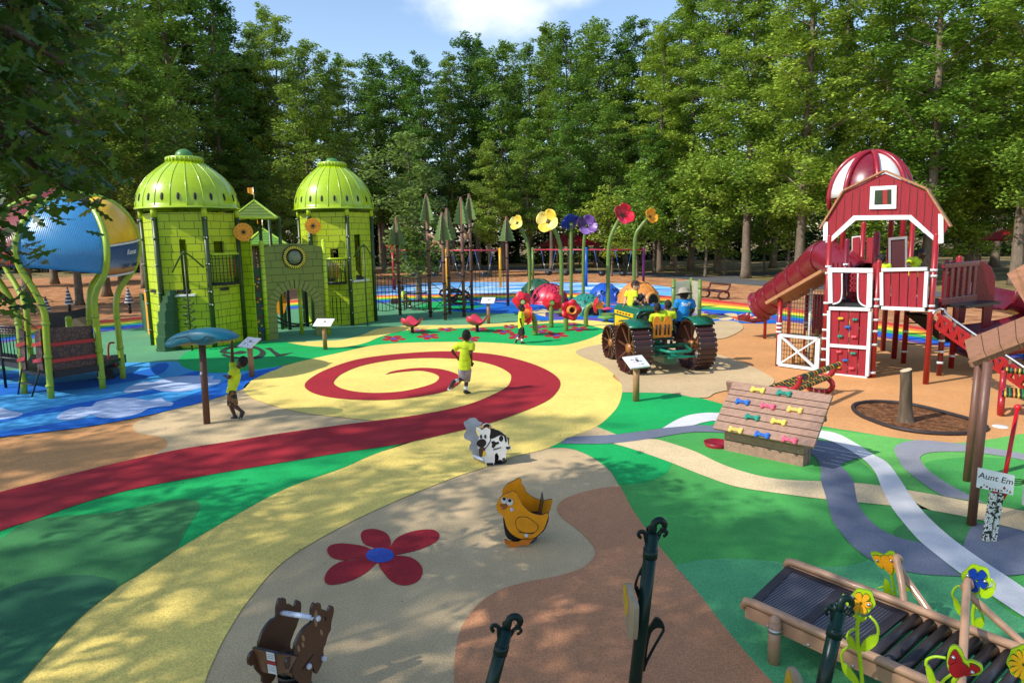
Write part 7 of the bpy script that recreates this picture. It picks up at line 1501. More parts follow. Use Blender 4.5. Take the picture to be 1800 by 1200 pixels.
perf = bpy.data.materials.new("perforated_deck"); _n, _b = nodes(perf); _t = _n.nodes.new("ShaderNodeTexCoord"); _v = _n.nodes.new("ShaderNodeTexVoronoi"); _v.inputs["Scale"].default_value = 42; _v.inputs["Randomness"].default_value = 0; _n.links.new(_t.outputs["Object"], _v.inputs["Vector"])
_r = _n.nodes.new("ShaderNodeValToRGB"); _r.color_ramp.elements[0].position = .28; _r.color_ramp.elements[0].color = lin((116, 120, 132)); _r.color_ramp.elements[1].position = .42; _r.color_ramp.elements[1].color = lin((40, 36, 42)); _n.links.new(_v.outputs["Distance"], _r.inputs[0]); _n.links.new(_r.outputs[0], _b.inputs["Base Color"]); _b.inputs["Roughness"].default_value = .45
mb = MB(); mb.T = FX.inverted(); xe = .98; k0 = P_(0, .02, -.02), P_(xe, .02, -.02), P_(xe + sk * 0 + 0, Wd - .02, -.02), P_(sk, Wd - .02, -.02)
mb.add(list(k0) + [p - V((0, 0, .03)) for p in k0], [(3, 2, 1, 0), (4, 5, 6, 7), (0, 1, 5, 4), (1, 2, 6, 5), (2, 3, 7, 6), (3, 0, 4, 7)], 0)
for x in (.03, .5, .95): mb.bar(P_(x, .02, -.017), P_(x + sk * (1 - x / xe), Wd - .02, -.017), .075, .008, 1)
for y in (.05, Wd - .05): mb.bar(P_(.0 + sk * y / Wd, y, -.0165), P_(xe, y, -.0165), .06, .008, 1)
mb.build("perforated_deck", [perf, mat("deck_charcoal", (48, 44, 50), .45)], rt_, frame=FX.copy())
nR = 22
for i in range(nR):
    x = 1.05 + i * .098; mb = MB(); mb.tube([P_(x, .03, -.03), P_(x, Wd - .03, -.03)], .039, 14); mb.build("roller", ROL, rt_)
mb = MB(); mb.bar(P_(1.0, .06, -.09), P_(RL + .5, .06, -.09), .05, .03); mb.bar(P_(1.0, Wd - .06, -.09), P_(RL + .5, Wd - .06, -.09), .05, .03); mb.build("roller_bed", BLACKM, rt_)
def leg(b, top):
    mb = MB(); mb.tube([b, V((b.x, b.y, top))], .045, 12); mb.ball((b.x, b.y, top), .045, 10); mb.tube([V((b.x, b.y, top - .08)), V((b.x, b.y, top - .05))], .052, 12, 1); mb.build("leg", [TANR, STEEL], rt_)
lg = P_(sk + .28, Wd + .06, 0); leg(V((lg.x, lg.y, 0)), RZ - .0); lg = P_(2.0, Wd + .06, 0); leg(V((lg.x, lg.y, 0)), RZ); lg = P_(.35, -.06, 0); leg(V((lg.x, lg.y, 0)), RZ - .1); lg = P_(2.1, -.06, 0); leg(V((lg.x, lg.y, 0)), RZ - .1)
def hrail(p0, px1, py1, px2, py2, D, foot):
    a = P_(*p0); top = AT(px1, py1, D); ft = P_(*foot); m_ = AT(px2, py2, D + .02)
    mb = MB(); mb.tube(curve3([a, a.lerp(top, .45) + V((0, 0, .03)), top, top.lerp(V((m_.x, m_.y, top.z)), .8) - V((0, 0, .02)), m_, V((ft.x, ft.y, RZ - .1))], 6), .027, 12); mb.build("hand_rail", TANR, rt_)
hrail((.95, .0, .02), 1576, 981, 1582, 1000, 5.1, (1.2, -.07, 0)); hrail((1.62, Wd, .02), 1700, 1026, 1705, 1045, 4.62, (1.9, -.07, 0))
# ---- flower panels fixed along the table
LEAFP = mat("leaf_panel", (168, 206, 24), .38); fcols = {"tulip_orange": (240, 166, 24), "blue": (16, 60, 150), "orange": (240, 170, 36), "red": (150, 24, 32), "sun": (232, 180, 30)}
EDGL = mat("leaf_panel_edge", (120, 160, 20), .4)
def flower_panel(label, cz_, outline, insert, icol, leaves, stem, D, lines=5, cen=None, loops=()):
    """a flat cut-out flower: pixel outlines on one upright plane at distance D"""
    sx, sy = stem[0]; a = AT(sx - 40, sy, D); b_ = AT(sx + 40, sy, D - .12); pl = Plane(a, b_); t = thing("flower_panel", label, "flower panel", V((AT(stem[-1][0], stem[-1][1], D).x, D, 0)), group="flat flower panels by the roller table")
    cutout(pl, outline, 0, .02, LEAFP, "flower_head", t, EDGL); im = mat("insert_" + icol, fcols[icol], .35)
    for k, ins in enumerate(insert): cutout(pl, ins, -.014, -.001, im, "insert", t, mat("insert_edge", (30, 30, 40), .5))
    for lf in leaves: cutout(pl, lf, .001, .019, LEAFP, "leaf", t, EDGL)
    P3 = [pl.o + pl.u * pl.uz(*q)[0] + V((0, 0, pl.uz(*q)[1])) - pl.n * .01 for q in stem]
    for lp_ in loops: mb = MB(); mb.tube(curve3([pl.o + pl.u * pl.uz(*q)[0] + V((0, 0, pl.uz(*q)[1])) - pl.n * .01 for q in lp_], 6), .0085, 8); mb.build("tendril", LEAFP, t)
    for st in ([P3],):
        for q in st: mb = MB(); mb.tube(curve3(q, 6), .013, 8); mb.build("stem", LEAFP, t)
    for q in (cen or []): mb = MB(); u, z = pl.uz(*q); mb.T = pl.mat(); mb.ball((u, -.016, z), .012, 10); mb.build("bolt_cap", STEEL, t)
    return t, pl
z4 = lambda p: zoomed(p, 3.4615, 1280, 940)
def five(cx, cy, r, inner=.86, rot=0, n=6): return [(cx + r * (1 if k % 2 == 0 else inner) * math.cos(2 * PI * k / (2 * n) + rot), cy + r * .98 * (1 if k % 2 == 0 else inner) * math.sin(2 * PI * k / (2 * n) + rot)) for k in range(2 * n)]
def petals6(cx, cy, r, n=6, rot=.3):
    out = []
    for k in range(n):
        a = 2 * PI * k / n + rot; w = PI / n * .86; out.append([(cx + 2 * math.cos(a), cy + 2 * math.sin(a)), (cx + r * .62 * math.cos(a - w), cy + r * .62 * math.sin(a - w)), (cx + r * .95 * math.cos(a - w * .5), cy + r * .95 * math.sin(a - w * .5)), (cx + r * .95 * math.cos(a + w * .5), cy + r * .95 * math.sin(a + w * .5)), (cx + r * .62 * math.cos(a + w), cy + r * .62 * math.sin(a + w))])
    return out
flower_panel("orange tulip panel with lime leaves behind the far hand rail", 0, z4([(868, 110), (905, 104), (950, 118), (985, 98), (1015, 108), (1025, 160), (1020, 220), (1000, 240), (960, 215), (920, 195), (890, 160)]), [z4([(880, 122), (920, 124), (930, 160), (940, 200), (905, 170)]), z4([(925, 130), (955, 118), (985, 140), (1000, 190), (990, 235), (955, 205), (930, 165)]), z4([(970, 128), (992, 116), (1010, 150), (1010, 200), (995, 165)])], "tulip_orange",
             [z4([(955, 265), (985, 300), (1000, 350), (1010, 405), (970, 385), (945, 340)]), z4([(1075, 335), (1085, 295), (1110, 292), (1110, 330), (1085, 345)])], z4([(990, 235), (1000, 280), (1015, 340), (1022, 420), (1024, 470)]), 5.25, cen=z4([(905, 150), (990, 150)]), loops=[z4([(1055, 215), (1095, 258), (1110, 295)]), z4([(915, 325), (945, 318), (970, 335)])])
flower_panel("dark blue five-petalled flower panel behind the right hand rail", 0, [(x, y) for x, y in five(*z4([(1510, 268)])[0], 27, .88, .3)], petals6(*z4([(1508, 270)])[0], 22, 5, .5), "blue",
             [z4([(1530, 370), (1560, 335), (1620, 320), (1610, 365), (1570, 385)]), z4([(1370, 380), (1400, 400), (1432, 490), (1400, 480), (1375, 430)]), z4([(1500, 520), (1540, 505), (1562, 530), (1530, 580), (1500, 550)])], z4([(1505, 330), (1505, 400), (1490, 480), (1495, 560), (1500, 620)]), 4.72, cen=z4([(1455, 240), (1560, 275)]), loops=[z4([(1440, 312), (1390, 318), (1366, 355), (1372, 390)]), z4([(1600, 270), (1622, 300), (1618, 330)]), z4([(1505, 440), (1540, 470), (1552, 510)]), z4([(1500, 560), (1550, 590), (1562, 635)])])
flower_panel("orange six-petalled flower panel beside the dark green post, nearest the table end", 0, [(x, y) for x, y in five(*z4([(815, 405)])[0], 24, .88, .2)], petals6(*z4([(808, 408)])[0], 19.5, 6, .2), "orange",
             [z4([(695, 365), (730, 390), (765, 450), (795, 495), (845, 500), (810, 530), (775, 510), (735, 450)]), z4([(720, 620), (750, 620), (785, 680), (795, 705), (750, 690), (725, 660)]), z4([(800, 690), (840, 630), (912, 610), (905, 660), (860, 700), (815, 710)]), z4([(690, 775), (730, 800), (790, 880), (800, 930), (740, 880), (700, 830)])], z4([(800, 490), (785, 560), (790, 680), (805, 780), (815, 900), (830, 1010)]), 4.08, cen=z4([(755, 370), (855, 415)]), loops=[z4([(860, 495), (900, 540), (914, 590), (905, 625)]), z4([(785, 570), (745, 585), (720, 625)]), z4([(740, 680), (700, 705), (688, 740), (695, 785)])])
flower_panel("dark red tulip panel at the bottom right", 0, z4([(1330, 760), (1345, 690), (1380, 672), (1420, 700), (1445, 760), (1490, 765), (1540, 790), (1550, 820), (1520, 850), (1450, 855), (1380, 860), (1340, 820)]), [z4([(1338, 780), (1352, 720), (1382, 690), (1412, 730), (1425, 765), (1380, 765)]), z4([(1345, 790), (1400, 765), (1450, 785), (1462, 815), (1430, 850), (1385, 860), (1350, 830)]), z4([(1470, 790), (1470, 775), (1510, 785), (1535, 815), (1490, 840), (1440, 850), (1460, 820)])], "red",
             [z4([(1200, 790), (1230, 810), (1262, 880), (1255, 950), (1215, 880)])], z4([(1400, 860), (1370, 900), (1390, 960), (1400, 1010)]), 3.55, cen=z4([(1372, 735), (1487, 825)]), loops=[z4([(1325, 752), (1260, 744), (1210, 762), (1202, 800)]), z4([(1360, 850), (1310, 890), (1285, 940)])])
flower_panel("sunflower panel cut by the right picture edge", 0, five(1800, 1163, 31, .92, 0, 8), petals6(1800, 1165, 27, 12, .1), "sun", [], [(1800, 1190), (1801, 1215), (1802, 1240)], 3.35)
# ---- leaning dark green posts with curled tops
DGP = mat("post_deep_green", (5, 40, 34), .3, var=.1, coat=.0, spec=.3); DGC = mat("curl_deep_green", (6, 34, 30), .4, spec=.3)
def curl(mb, base, d, n, s, side):
    """one curled frond in the plane of d (up) and n (side)"""
    pts = [base + d * (s * .0), base + d * (s * .5) + n * (side * s * .02)]
    for a in np.linspace(PI, -PI * .35, 10): pts.append(base + d * (s * .62 + s * .26 * math.sin(a)) + n * side * (s * .28 + s * .28 * math.cos(a)))
    mb.tube(pts, [s * .17] * (len(pts) - 3) + [s * .15, s * .14, s * .13], 10, sq=(1, .7))
def leaning_post(label, top, low, D, extras=()):
    tp, lw = AT(*top, D), AT(*low, D - .05); d = (tp - lw).normalized(); ft = lw - d * (lw.z / d.z); t = thing("curled_post", label, "post", ft, group="leaning dark green posts"); r = .043
    mb = MB(); mb.tube([ft, tp], r, 20); mb.tube([tp - d * .02, tp + d * .005], r * .8, 20); mb.tube([tp - d * .16, tp - d * .1], r * 1.12, 20); mb.build("pole", DGP, t)
    n = V((1, .2, 0)); n = (n - d * n.dot(d)).normalized(); n2 = d.cross(n); mb = MB()
    curl(mb, tp - d * .03, d, n, .14, 1); curl(mb, tp - d * .05 + n * .03, (d + n * .3).normalized(), n, .09, 1); curl(mb, tp - d * .06 - n * .03, (d - n * .3).normalized(), n, .09, -1); curl(mb, tp - d * .05 + n2 * .03, d, n2, .085, 1)
    mb.build("curl", DGC, t); return t, tp, lw, d, n
z7 = lambda p: zoomed(p, 4, 820, 900)
t1, tp1, lw1, d1, n1_ = leaning_post("leaning dark green post with curled top, leftmost of the three", (890, 1106), (866, 1196), 4.05)
t2, tp2, lw2, d2, n2_ = leaning_post("tallest leaning dark green post with leaf loops and a yellow plate", (1147, 938), (1118, 1185), 4.2)
t3, tp3, lw3, d3, n3_ = leaning_post("leaning dark green post with curled top beside the roller table", (1475, 1075), (1452, 1180), 3.95)
def loopleaf(pts, D, par, fill):
    P3 = [AT(x, y, D) for x, y in pts]; mb = MB(); mb.tube(curve3(P3, 5), .014, 8, sq=(1, .6)); mb.build("leaf_loop", DGC, par)
pl2 = Plane(AT(1090, 1000, 4.22), AT(1190, 1000, 4.18))
cutout(pl2, z7([(1240, 1120), (1245, 1000), (1258, 850), (1290, 800), (1330, 745), (1370, 760), (1392, 800), (1390, 830), (1360, 812), (1322, 822), (1295, 860), (1275, 950), (1262, 1060)]), 0, .02, DGC, "leaf_blade", t2); loopleaf(z7([(1388, 825), (1350, 890), (1300, 980), (1262, 1060), (1245, 1110)]), 4.2, t2, 0)
cutout(pl2, z7([(1180, 515), (1205, 440), (1240, 372), (1256, 380), (1246, 430), (1215, 450), (1192, 525)]), 0, .02, DGC, "leaf_blade", t2); loopleaf(z7([(1190, 520), (1205, 560), (1222, 615)]), 4.2, t2, 0)
pl3 = Plane(AT(1096, 1000, 4.25), AT(1118, 1000, 3.9)); q3 = z7([(1100, 510), (1115, 495), (1130, 505), (1150, 590), (1176, 640), (1180, 700), (1168, 890), (1140, 890), (1125, 830), (1112, 700), (1102, 600)])
cutout(pl3, q3, 0, .03, mat("plate_grey", (150, 140, 116), .5), "plate", t2); deco(pl3, z7([(1104, 520), (1118, 508), (1128, 560), (1138, 640), (1134, 720), (1120, 720), (1108, 620)]), mat("plate_yellow", (190, 160, 30), .5), "plate_face", t2)
pz = Plane(AT(1370, 1190, 4.5), AT(1400, 1190, 4.3)); pt_ = thing("yellow_plate", "round-topped yellow plate standing at the bottom edge left of the roller table", "plate", AT(1388, 1240, 4.45) * 1.0)
cutout(pz, [(1379, 1225), (1379, 1190), (1384, 1172), (1392, 1174), (1402, 1190), (1408, 1225)], 0, .03, MATS["plate_grey"], "plate", pt_); deco(pz, [(1380, 1225), (1381, 1190), (1385, 1177), (1391, 1190), (1395, 1225)], MATS["plate_yellow"], "plate_face", pt_)
# ================================================================== people
SK = {"dark": mat("skin_dark", (74, 44, 32), .5, var=.06), "brown": mat("skin_brown", (104, 66, 48), .5, var=.06), "light": mat("skin_light", (206, 152, 124), .5, var=.06)}
HAIR = mat("hair_black", (22, 18, 16), .8, var=.1); HAIRB = mat("hair_brown", (58, 38, 26), .6, var=.15); NEON = mat("shirt_neon", (200, 222, 34), .8, var=.14, vs=7, bump=1.0, bs=10); SHB = mat("shirt_blue", (10, 122, 190), .75, var=.1, vs=7, bump=.5, bs=12); BLKC = mat("cloth_black", (26, 26, 30), .8, bump=.3, bs=20); NAVY = mat("cloth_navy", (34, 40, 58), .8, bump=.3, bs=20)
GRYC = mat("cloth_grey", (150, 140, 144), .8, var=.35, vs=12); FLOR = mat("cloth_floral", (60, 70, 60), .8, var=.0); SHOE = mat("shoe_dark", (38, 36, 40), .6); SHOEM = mat("shoe_maroon", (90, 26, 34), .6); SOLE = mat("sole_pale", (196, 190, 184), .6); SOCK = mat("sock_white", (222, 220, 216), .8); EYEW = mat("eye_white", (220, 216, 210), .4); EYEB = mat("eye_dark", (20, 14, 12), .3); LIP = mat("lip", (110, 56, 50), .5)
_n, _b = FLOR.node_tree, FLOR.node_tree.nodes["Principled BSDF"]; _v = _n.nodes.new("ShaderNodeTexNoise"); _v.inputs["Scale"].default_value = 16; _t = _n.nodes.new("ShaderNodeTexCoord"); _n.links.new(_t.outputs["Object"], _v.inputs["Vector"]); _r = _n.nodes.new("ShaderNodeValToRGB"); _r.color_ramp.interpolation = "CONSTANT"; _e = _r.color_ramp.elements; _e[0].color = lin((26, 40, 40)); _e[1].position = .5; _e[1].color = lin((130, 110, 40))
for p_, c_ in ((.55, (150, 60, 50)), (.6, (50, 70, 64)), (.66, (160, 140, 70))): q_ = _e.new(p_); q_.color = lin(c_)
_n.links.new(_v.outputs["Fac"], _r.inputs[0]); _n.links.new(_r.outputs[0], _b.inputs["Base Color"])
def cap(mb, pts, rs, n=12):
    P = [V(p) for p in pts]
    for i in range(len(P) - 1):
        a, b_ = P[i], P[i + 1]; mb.tube([a, a.lerp(b_, .5), b_], [rs[i], (rs[i] + rs[i + 1]) / 2, rs[i + 1]], n)
    for p, r in zip(P, rs): mb.ball(p, r * 1.005, n)
def fuse(mb, name, m, par, vox, sm=6):
    o = mb.build(name, m, par); r = o.modifiers.new("fuse", "REMESH"); r.mode = "VOXEL"; r.voxel_size = vox; r.use_smooth_shade = True
    s = o.modifiers.new("smooth", "SMOOTH"); s.iterations = sm; s.factor = .5; return o
def hand(mb, w, d, up, s, grip=.35):
    """palm, four unequal bent fingers and a thumb leaving the palm's side"""
    d = d.normalized(); sd = d.cross(up); sd = sd.normalized() if sd.length > .05 else V((1, 0, 0)); nrm = sd.cross(d)
    pl = w + d * .045 * s; cap(mb, [w, pl + sd * .014 * s], [.021 * s, .022 * s], 8); cap(mb, [pl + sd * .018 * s, pl - sd * .018 * s], [.017 * s, .016 * s], 8)
    for k, (o_, L_) in enumerate(((.024, .052), (.008, .06), (-.008, .056), (-.023, .044))):
        a = pl + sd * o_ * s + d * .012 * s; b_ = a + (d * .6 - nrm * grip * .5).normalized() * L_ * .55 * s; c = b_ + (d * (.8 - grip) - nrm * grip).normalized() * L_ * .45 * s
        cap(mb, [a, b_, c], [.0095 * s, .0085 * s, .007 * s], 7)
    a = w + d * .02 * s + sd * .022 * s; b_ = a + (sd * .8 + d * .7).normalized() * .03 * s; cap(mb, [a, b_, b_ + (d + sd * .1).normalized() * .026 * s], [.011 * s, .01 * s, .008 * s], 7)
def person(label, Y0, J, s, skin, hair, shirt, shorts, face, group=None, sleeve=.62, shoe=SHOE, socks=True, hat=False, text_=None, longp=False, base=None, bulk=1.0, dresslen=.0, sl=None):
    """J: joint -> (survey px, py, extra distance); s: size of the figure relative to a 1.2 m child"""
    K = {k: AT(q[0], q[1], Y0 + (q[2] if len(q) > 2 else 0)) for k, q in J.items()}
    f = V(face).normalized(); low = min(K.values(), key=lambda p: p.z)
    t = thing("person", label, "person", base if base is not None else V((K["pelvis"].x, K["pelvis"].y, max(0, low.z - .03))), group=group)
    hd, nk, pv = K["head"], K["neck"], K["pelvis"]; sp = (nk - pv); chest = pv + sp * .68; waist = pv + sp * .35
    mb = MB(); c = s
    Xh = f.to_track_quat("Y", "Z").to_matrix().to_4x4(); hr = (.078 * c, .094 * c, .108 * c)
    mb.ball(hd, hr, 18, 0, Xh); Hx = M.Translation(hd) @ Xh
    cap(mb, [Hx @ V((0, .03 * c, -.055 * c)), Hx @ V((0, .055 * c, -.075 * c))], [.055 * c, .036 * c])           # jaw and chin
    cap(mb, [Hx @ V((0, .088 * c, .01 * c)), Hx @ V((0, .108 * c, -.02 * c))], [.012 * c, .016 * c], 8)           # nose
    for q in (-1, 1): mb.ball(Hx @ V((q * .078 * c, -.005 * c, -.008 * c)), (.012 * c, .024 * c, .034 * c), 8, 0, Xh)
    cap(mb, [hd - V((0, 0, .05 * c)), nk, chest.lerp(nk, .5)], [.045 * c, .042 * c, .05 * c])
    sh = (K["shL"], K["shR"]); hp = (K["hipL"], K["hipR"])
    cap(mb, [sh[0].lerp(sh[1], .1), chest.lerp((sh[0] + sh[1]) / 2, .6), sh[1].lerp(sh[0], .1)], [.045 * c * bulk, .062 * c * bulk, .045 * c * bulk]); cap(mb, [chest, waist, pv], [.08 * c * bulk, .072 * c * bulk, .078 * c * bulk]); cap(mb, [hp[0], pv, hp[1]], [.06 * c * bulk, .07 * c * bulk, .06 * c * bulk])
    for S in "LR":
        a, e, w = K["sh" + S], K["el" + S], K["wr" + S]; cap(mb, [a, a.lerp(e, .4), e, e.lerp(w, .35), w], [.042 * c * bulk, .036 * c * bulk, .028 * c * bulk, .028 * c * bulk, .019 * c]); d = (w - e); hand(mb, w, d, V((0, 0, 1)) if abs(d.normalized().z) < .8 else f, c * (.95 if bulk == 1 else .9))
        h, k, an = K["hip" + S], K["kn" + S], K["an" + S]; cap(mb, [h, h.lerp(k, .45), k, k.lerp(an, .35), an], [.062 * c * bulk, .055 * c * bulk, .04 * c * bulk, .042 * c * bulk, .027 * c])
        if "toe" + S in K: cap(mb, [an, K["toe" + S]], [.028 * c, .022 * c])
    body = fuse(mb, "body", SK[skin], t, .0085 * c, 5)
    # face
    for q in (-1, 1):
        e = Hx @ V((q * .03 * c, .083 * c, .012 * c)); eb = MB(); eb.ball(e, (.0135 * c, .01 * c, .0095 * c), 10, 0, Xh); eb.ball(e + f * .008 * c, .006 * c, 8, 1); eb.build("eye", [EYEW, EYEB], t)
    mb = MB(); mb.T = Hx; mb.tube([(-.024 * c, .086 * c, -.052 * c), (0, .095 * c, -.055 * c), (.024 * c, .086 * c, -.052 * c)], [.004 * c, .007 * c, .004 * c], 8); mb.build("mouth", LIP, t)
    # hair
    mb = MB(); mb.T = Hx; mb.ball((0, -.014 * c, .016 * c), (hr[0] * 1.06, hr[1] * 1.0, hr[2] * 1.0), 20)
    if hair is HAIRB:
        rn = random.Random(3)
        for i in range(60): a, e = rn.random() * 6.28, rn.uniform(-.1, 1.4); p = V((math.cos(a) * math.cos(e) * hr[0] * 1.08, -.02 * c + math.sin(a) * math.cos(e) * hr[1] * 1.02, .02 * c + math.sin(e) * hr[2])); mb.ball(p, (.02 * c, .024 * c, .016 * c), 6)
    mb.build("hair", hair, t)
    if hat:
        mb = MB(); mb.T = M.Translation(hd + V((0, 0, .045 * c))) @ Xh @ M.Rotation(-.12, 4, "X"); mb.lathe([(.165 * c, -.03 * c), (.16 * c, -.022 * c), (.105 * c, .005 * c), (.1 * c, .06 * c), (.075 * c, .088 * c), (0, .095 * c)], 26); mb.lathe([(0, .0), (.1 * c, .0), (.165 * c, -.032 * c)], 26); mb.build("hat", mat("hat_grey", (150, 140, 122), .8, bump=.3, bs=30), t)
    # shirt: follows the torso, loose hem, sleeves over the upper arms
    mb = MB(); k_ = .012 * c + .006; hem = pv - sp.normalized() * (.05 * c + dresslen)
    cap(mb, [nk - sp.normalized() * .01, nk - sp.normalized() * .04 * c], [.05 * c, .055 * c]); cap(mb, [sh[0].lerp(sh[1], .06), chest.lerp((sh[0] + sh[1]) / 2, .6), sh[1].lerp(sh[0], .06)], [.05 * c * bulk + k_ * .5, .068 * c * bulk + k_, .05 * c * bulk + k_ * .5]); cap(mb, [chest, waist], [.085 * c * bulk + k_, .088 * c * bulk + k_]); side = (hp[1] - hp[0]).normalized() * .032 * c
    for q in (-1, 0, 1): mb.tube([waist + side * q * .8, pv + side * q, hem + side * q], [.07 * c * bulk + k_, .068 * c * bulk + k_, .074 * c * bulk + k_], 14)
    for S in "LR":
        a, e = K["sh" + S], K["el" + S]; sleeve_ = sl if sl and S == "L" else sleeve; mb.ball(a, .05 * c * bulk + k_ * .6, 12); mb.tube([a, a.lerp(e, sleeve_ * .5), a.lerp(e, sleeve_)], [.05 * c * bulk + k_ * .6, .052 * c * bulk + k_ * .5, .056 * c * bulk + k_ * .5], 12)
    so_ = fuse(mb, "shirt", shirt, t, .011 * c, 3)
    mb = MB(); cap(mb, [hp[0], pv, hp[1]], [.068 * c * bulk + k_ * .3, .077 * c * bulk + k_ * .3, .068 * c * bulk + k_ * .3])
    for S in "LR":
        h, k, an = K["hip" + S], K["kn" + S], K["an" + S]; end = k.lerp(an, .1) if not longp else an
        mb.tube([h, h.lerp(k, .5), k] + ([end] if longp else []), [.07 * c * bulk + k_ * .4, .068 * c * bulk + k_ * .5, .064 * c * bulk + k_ * .5] + ([.045 * c + k_] if longp else []), 12)
    fuse(mb, "shorts" if not longp else "trousers", shorts, t, .011 * c, 3)
    for S in "LR":
        an, toe = K["an" + S], K.get("toe" + S)
        if toe is None: continue
        d = (toe - an); fl = d.normalized(); heel = an - V((d.x, d.y, 0)).normalized() * .02 * c - V((0, 0, .02 * c)) if abs(fl.z) < .75 else an + (an - K["kn" + S]).normalized() * .03 * c
        mb = MB(); cap(mb, [heel, heel.lerp(toe, .5), toe], [.036 * c, .037 * c, .032 * c], 12); cap(mb, [an, an + (K["kn" + S] - an).normalized() * .02 * c], [.034 * c, .033 * c], 12); so2 = fuse(mb, "shoe", shoe, t, .009 * c, 2)
        up_ = (an - (heel + toe) / 2).normalized(); mb = MB(); mb.bar(heel - up_ * .03 * c - fl * .03 * c, toe - up_ * .026 * c + fl * .026 * c, .062 * c, .016 * c, up=up_); mb.build("sole", SOLE, so2, bevel=.006)
        if socks: mb = MB(); mb.tube([an, an.lerp(K["kn" + S], .38)], [.033 * c, .039 * c], 12); mb.build("sock", SOCK, t)
    if text_:
        n_ = -f; c0 = (sh[0] + sh[1]) / 2 * .62 + waist * .38; xd = (sh[1] - sh[0]).normalized(); xd = (xd - n_ * xd.dot(n_)).normalized(); upd = n_.cross(xd); 
        if upd.z < 0: xd = -xd; upd = -upd
        Xt = M(((xd.x, upd.x, n_.x, c0.x), (xd.y, upd.y, n_.y, c0.y), (xd.z, upd.z, n_.z, c0.z), (0, 0, 0, 1)))
        o = text("lettering", text_[0], text_[1], Xt @ M.Translation((0, text_[2], .3)), text_[3], so_, .0)
        o.modifiers.new("sub", "SUBSURF").subdivision_type = "SIMPLE"
        o.modifiers["sub"].levels = o.modifiers["sub"].render_levels = 1
        w_ = o.modifiers.new("wrap", "SHRINKWRAP"); w_.target = so_; w_.wrap_method = "PROJECT"; w_.use_project_z = True; w_.use_negative_direction = True; w_.use_positive_direction = False; w_.offset = .008
    return t
g_ = lambda x, y: G(x, y).y
person("boy in a neon shirt and floral shorts hanging by one arm from the teal spinner", g_(418, 737), dict(head=(426, 636, .02), neck=(417, 646, .02), shL=(409, 644, .1), shR=(410, 651, -.1), elL=(408, 617, .08), wrL=(408, 597, .05), elR=(402, 664, -.14), wrR=(396, 661, -.04), pelvis=(407, 686), hipL=(407, 690, .06), hipR=(408, 690, -.06), knL=(406, 713, .05), knR=(412, 712, -.06), anL=(413, 731, .05), anR=(425, 723, -.06), toeL=(408, 735, .05), toeR=(422, 735, -.06)), .97, "dark", HAIR, NEON, FLOR, (-.9, .35, .25), socks=False, sl=.3)
person("running boy seen from behind in a neon shirt and grey shorts on the red spiral", g_(820, 694), dict(head=(820, 590), neck=(819, 600), shL=(807, 606, .02), shR=(830, 606, -.02), elL=(795, 617, .12), wrL=(802, 626, .2), elR=(828, 622, -.08), wrR=(829, 636, .06), pelvis=(817, 645), hipL=(812, 649), hipR=(822, 649), knL=(813, 666, -.0), knR=(820, 669, .1), anL=(799, 670, -.22), anR=(818.5, 686), toeL=(791, 682, -.24), toeR=(826, 691, .1)), 1.1, "dark", HAIR, NEON, GRYC, (.12, 1, 0), text_=("Adventures", .045, .05, mat("print_olive", (130, 130, 40), .8)))
person("small boy in a neon shirt and black shorts speaking into a red tube flower", g_(917, 604), dict(head=(917.5, 541), neck=(917, 548.5), shL=(915, 551, .12), shR=(915, 552, -.1), elL=(918, 562, .16), wrL=(923, 558, .14), elR=(914.5, 564, -.14), wrR=(917.5, 574, -.14), pelvis=(916, 574), hipL=(916, 577, .07), hipR=(917, 577, -.07), knL=(914, 588, .08), knR=(919, 588, -.07), anL=(909, 596, .08), anR=(917.5, 600, -.07), toeL=(906, 603, .08), toeR=(923, 603.5, -.07)), 1.0, "dark", HAIR, NEON, BLKC, (1, .25, 0), shoe=SHOEM)
person("child in a neon shirt sitting on the rope climber's net", g_(702, 543), dict(head=(707, 506), neck=(708, 512), shL=(708, 514, .12), shR=(709, 515, -.12), elL=(712, 522, .14), wrL=(717, 523, .1), elR=(711, 523, -.14), wrR=(717, 525, -.1), pelvis=(712, 529), hipL=(712, 530, .08), hipR=(713, 530, -.08), knL=(719, 530, .1), knR=(720, 531, -.1), anL=(719, 540, .1), anR=(721, 540, -.1), toeL=(722, 542, .1), toeR=(724, 542, -.1)), 1.02, "dark", HAIR, NEON, NEON, (1, -.2, -.1))
Yh = 17.9
person("brown-haired child in a neon shirt sitting on the tractor bonnet", Yh, dict(head=(1117, 503, -.02), neck=(1113, 511), shL=(1103, 515, .05), shR=(1117, 515, -.1), elL=(1100, 525, .05), wrL=(1098, 533, 0), elR=(1117, 527, -.16), wrR=(1128, 535, -.1), pelvis=(1110, 533), hipL=(1109, 534, .08), hipR=(1113, 535, -.06), knL=(1124, 519, .1), knR=(1131, 518, -.08), anL=(1131, 533, .08), anR=(1135, 532, -.1), toeL=(1137, 536, .08), toeR=(1141, 536, -.1)), 1.1, "light", HAIRB, NEON, BLKC, (.85, -.5, -.35), socks=False)
def seated(label, x, hy, Y, lean=0): return person(label, Y, dict(head=(x - 2 + lean, hy), neck=(x - 1, hy + 10), shL=(x - 11, hy + 14), shR=(x + 10, hy + 14), elL=(x - 13, hy + 28, .08), wrL=(x - 9, hy + 33, .25), elR=(x + 12, hy + 28, .08), wrR=(x + 8, hy + 33, .25), pelvis=(x, 577), hipL=(x - 5, 578, .05), hipR=(x + 5, 578, .05), knL=(x - 6, 576, .36), knR=(x + 6, 576, .36), anL=(x - 6, 600, .4), anR=(x + 6, 600, .4), toeL=(x - 6, 603, .55), toeR=(x + 6, 603, .55)), 1.05, "brown", HAIR, NEON, NAVY, (-.25, .95, -.1))
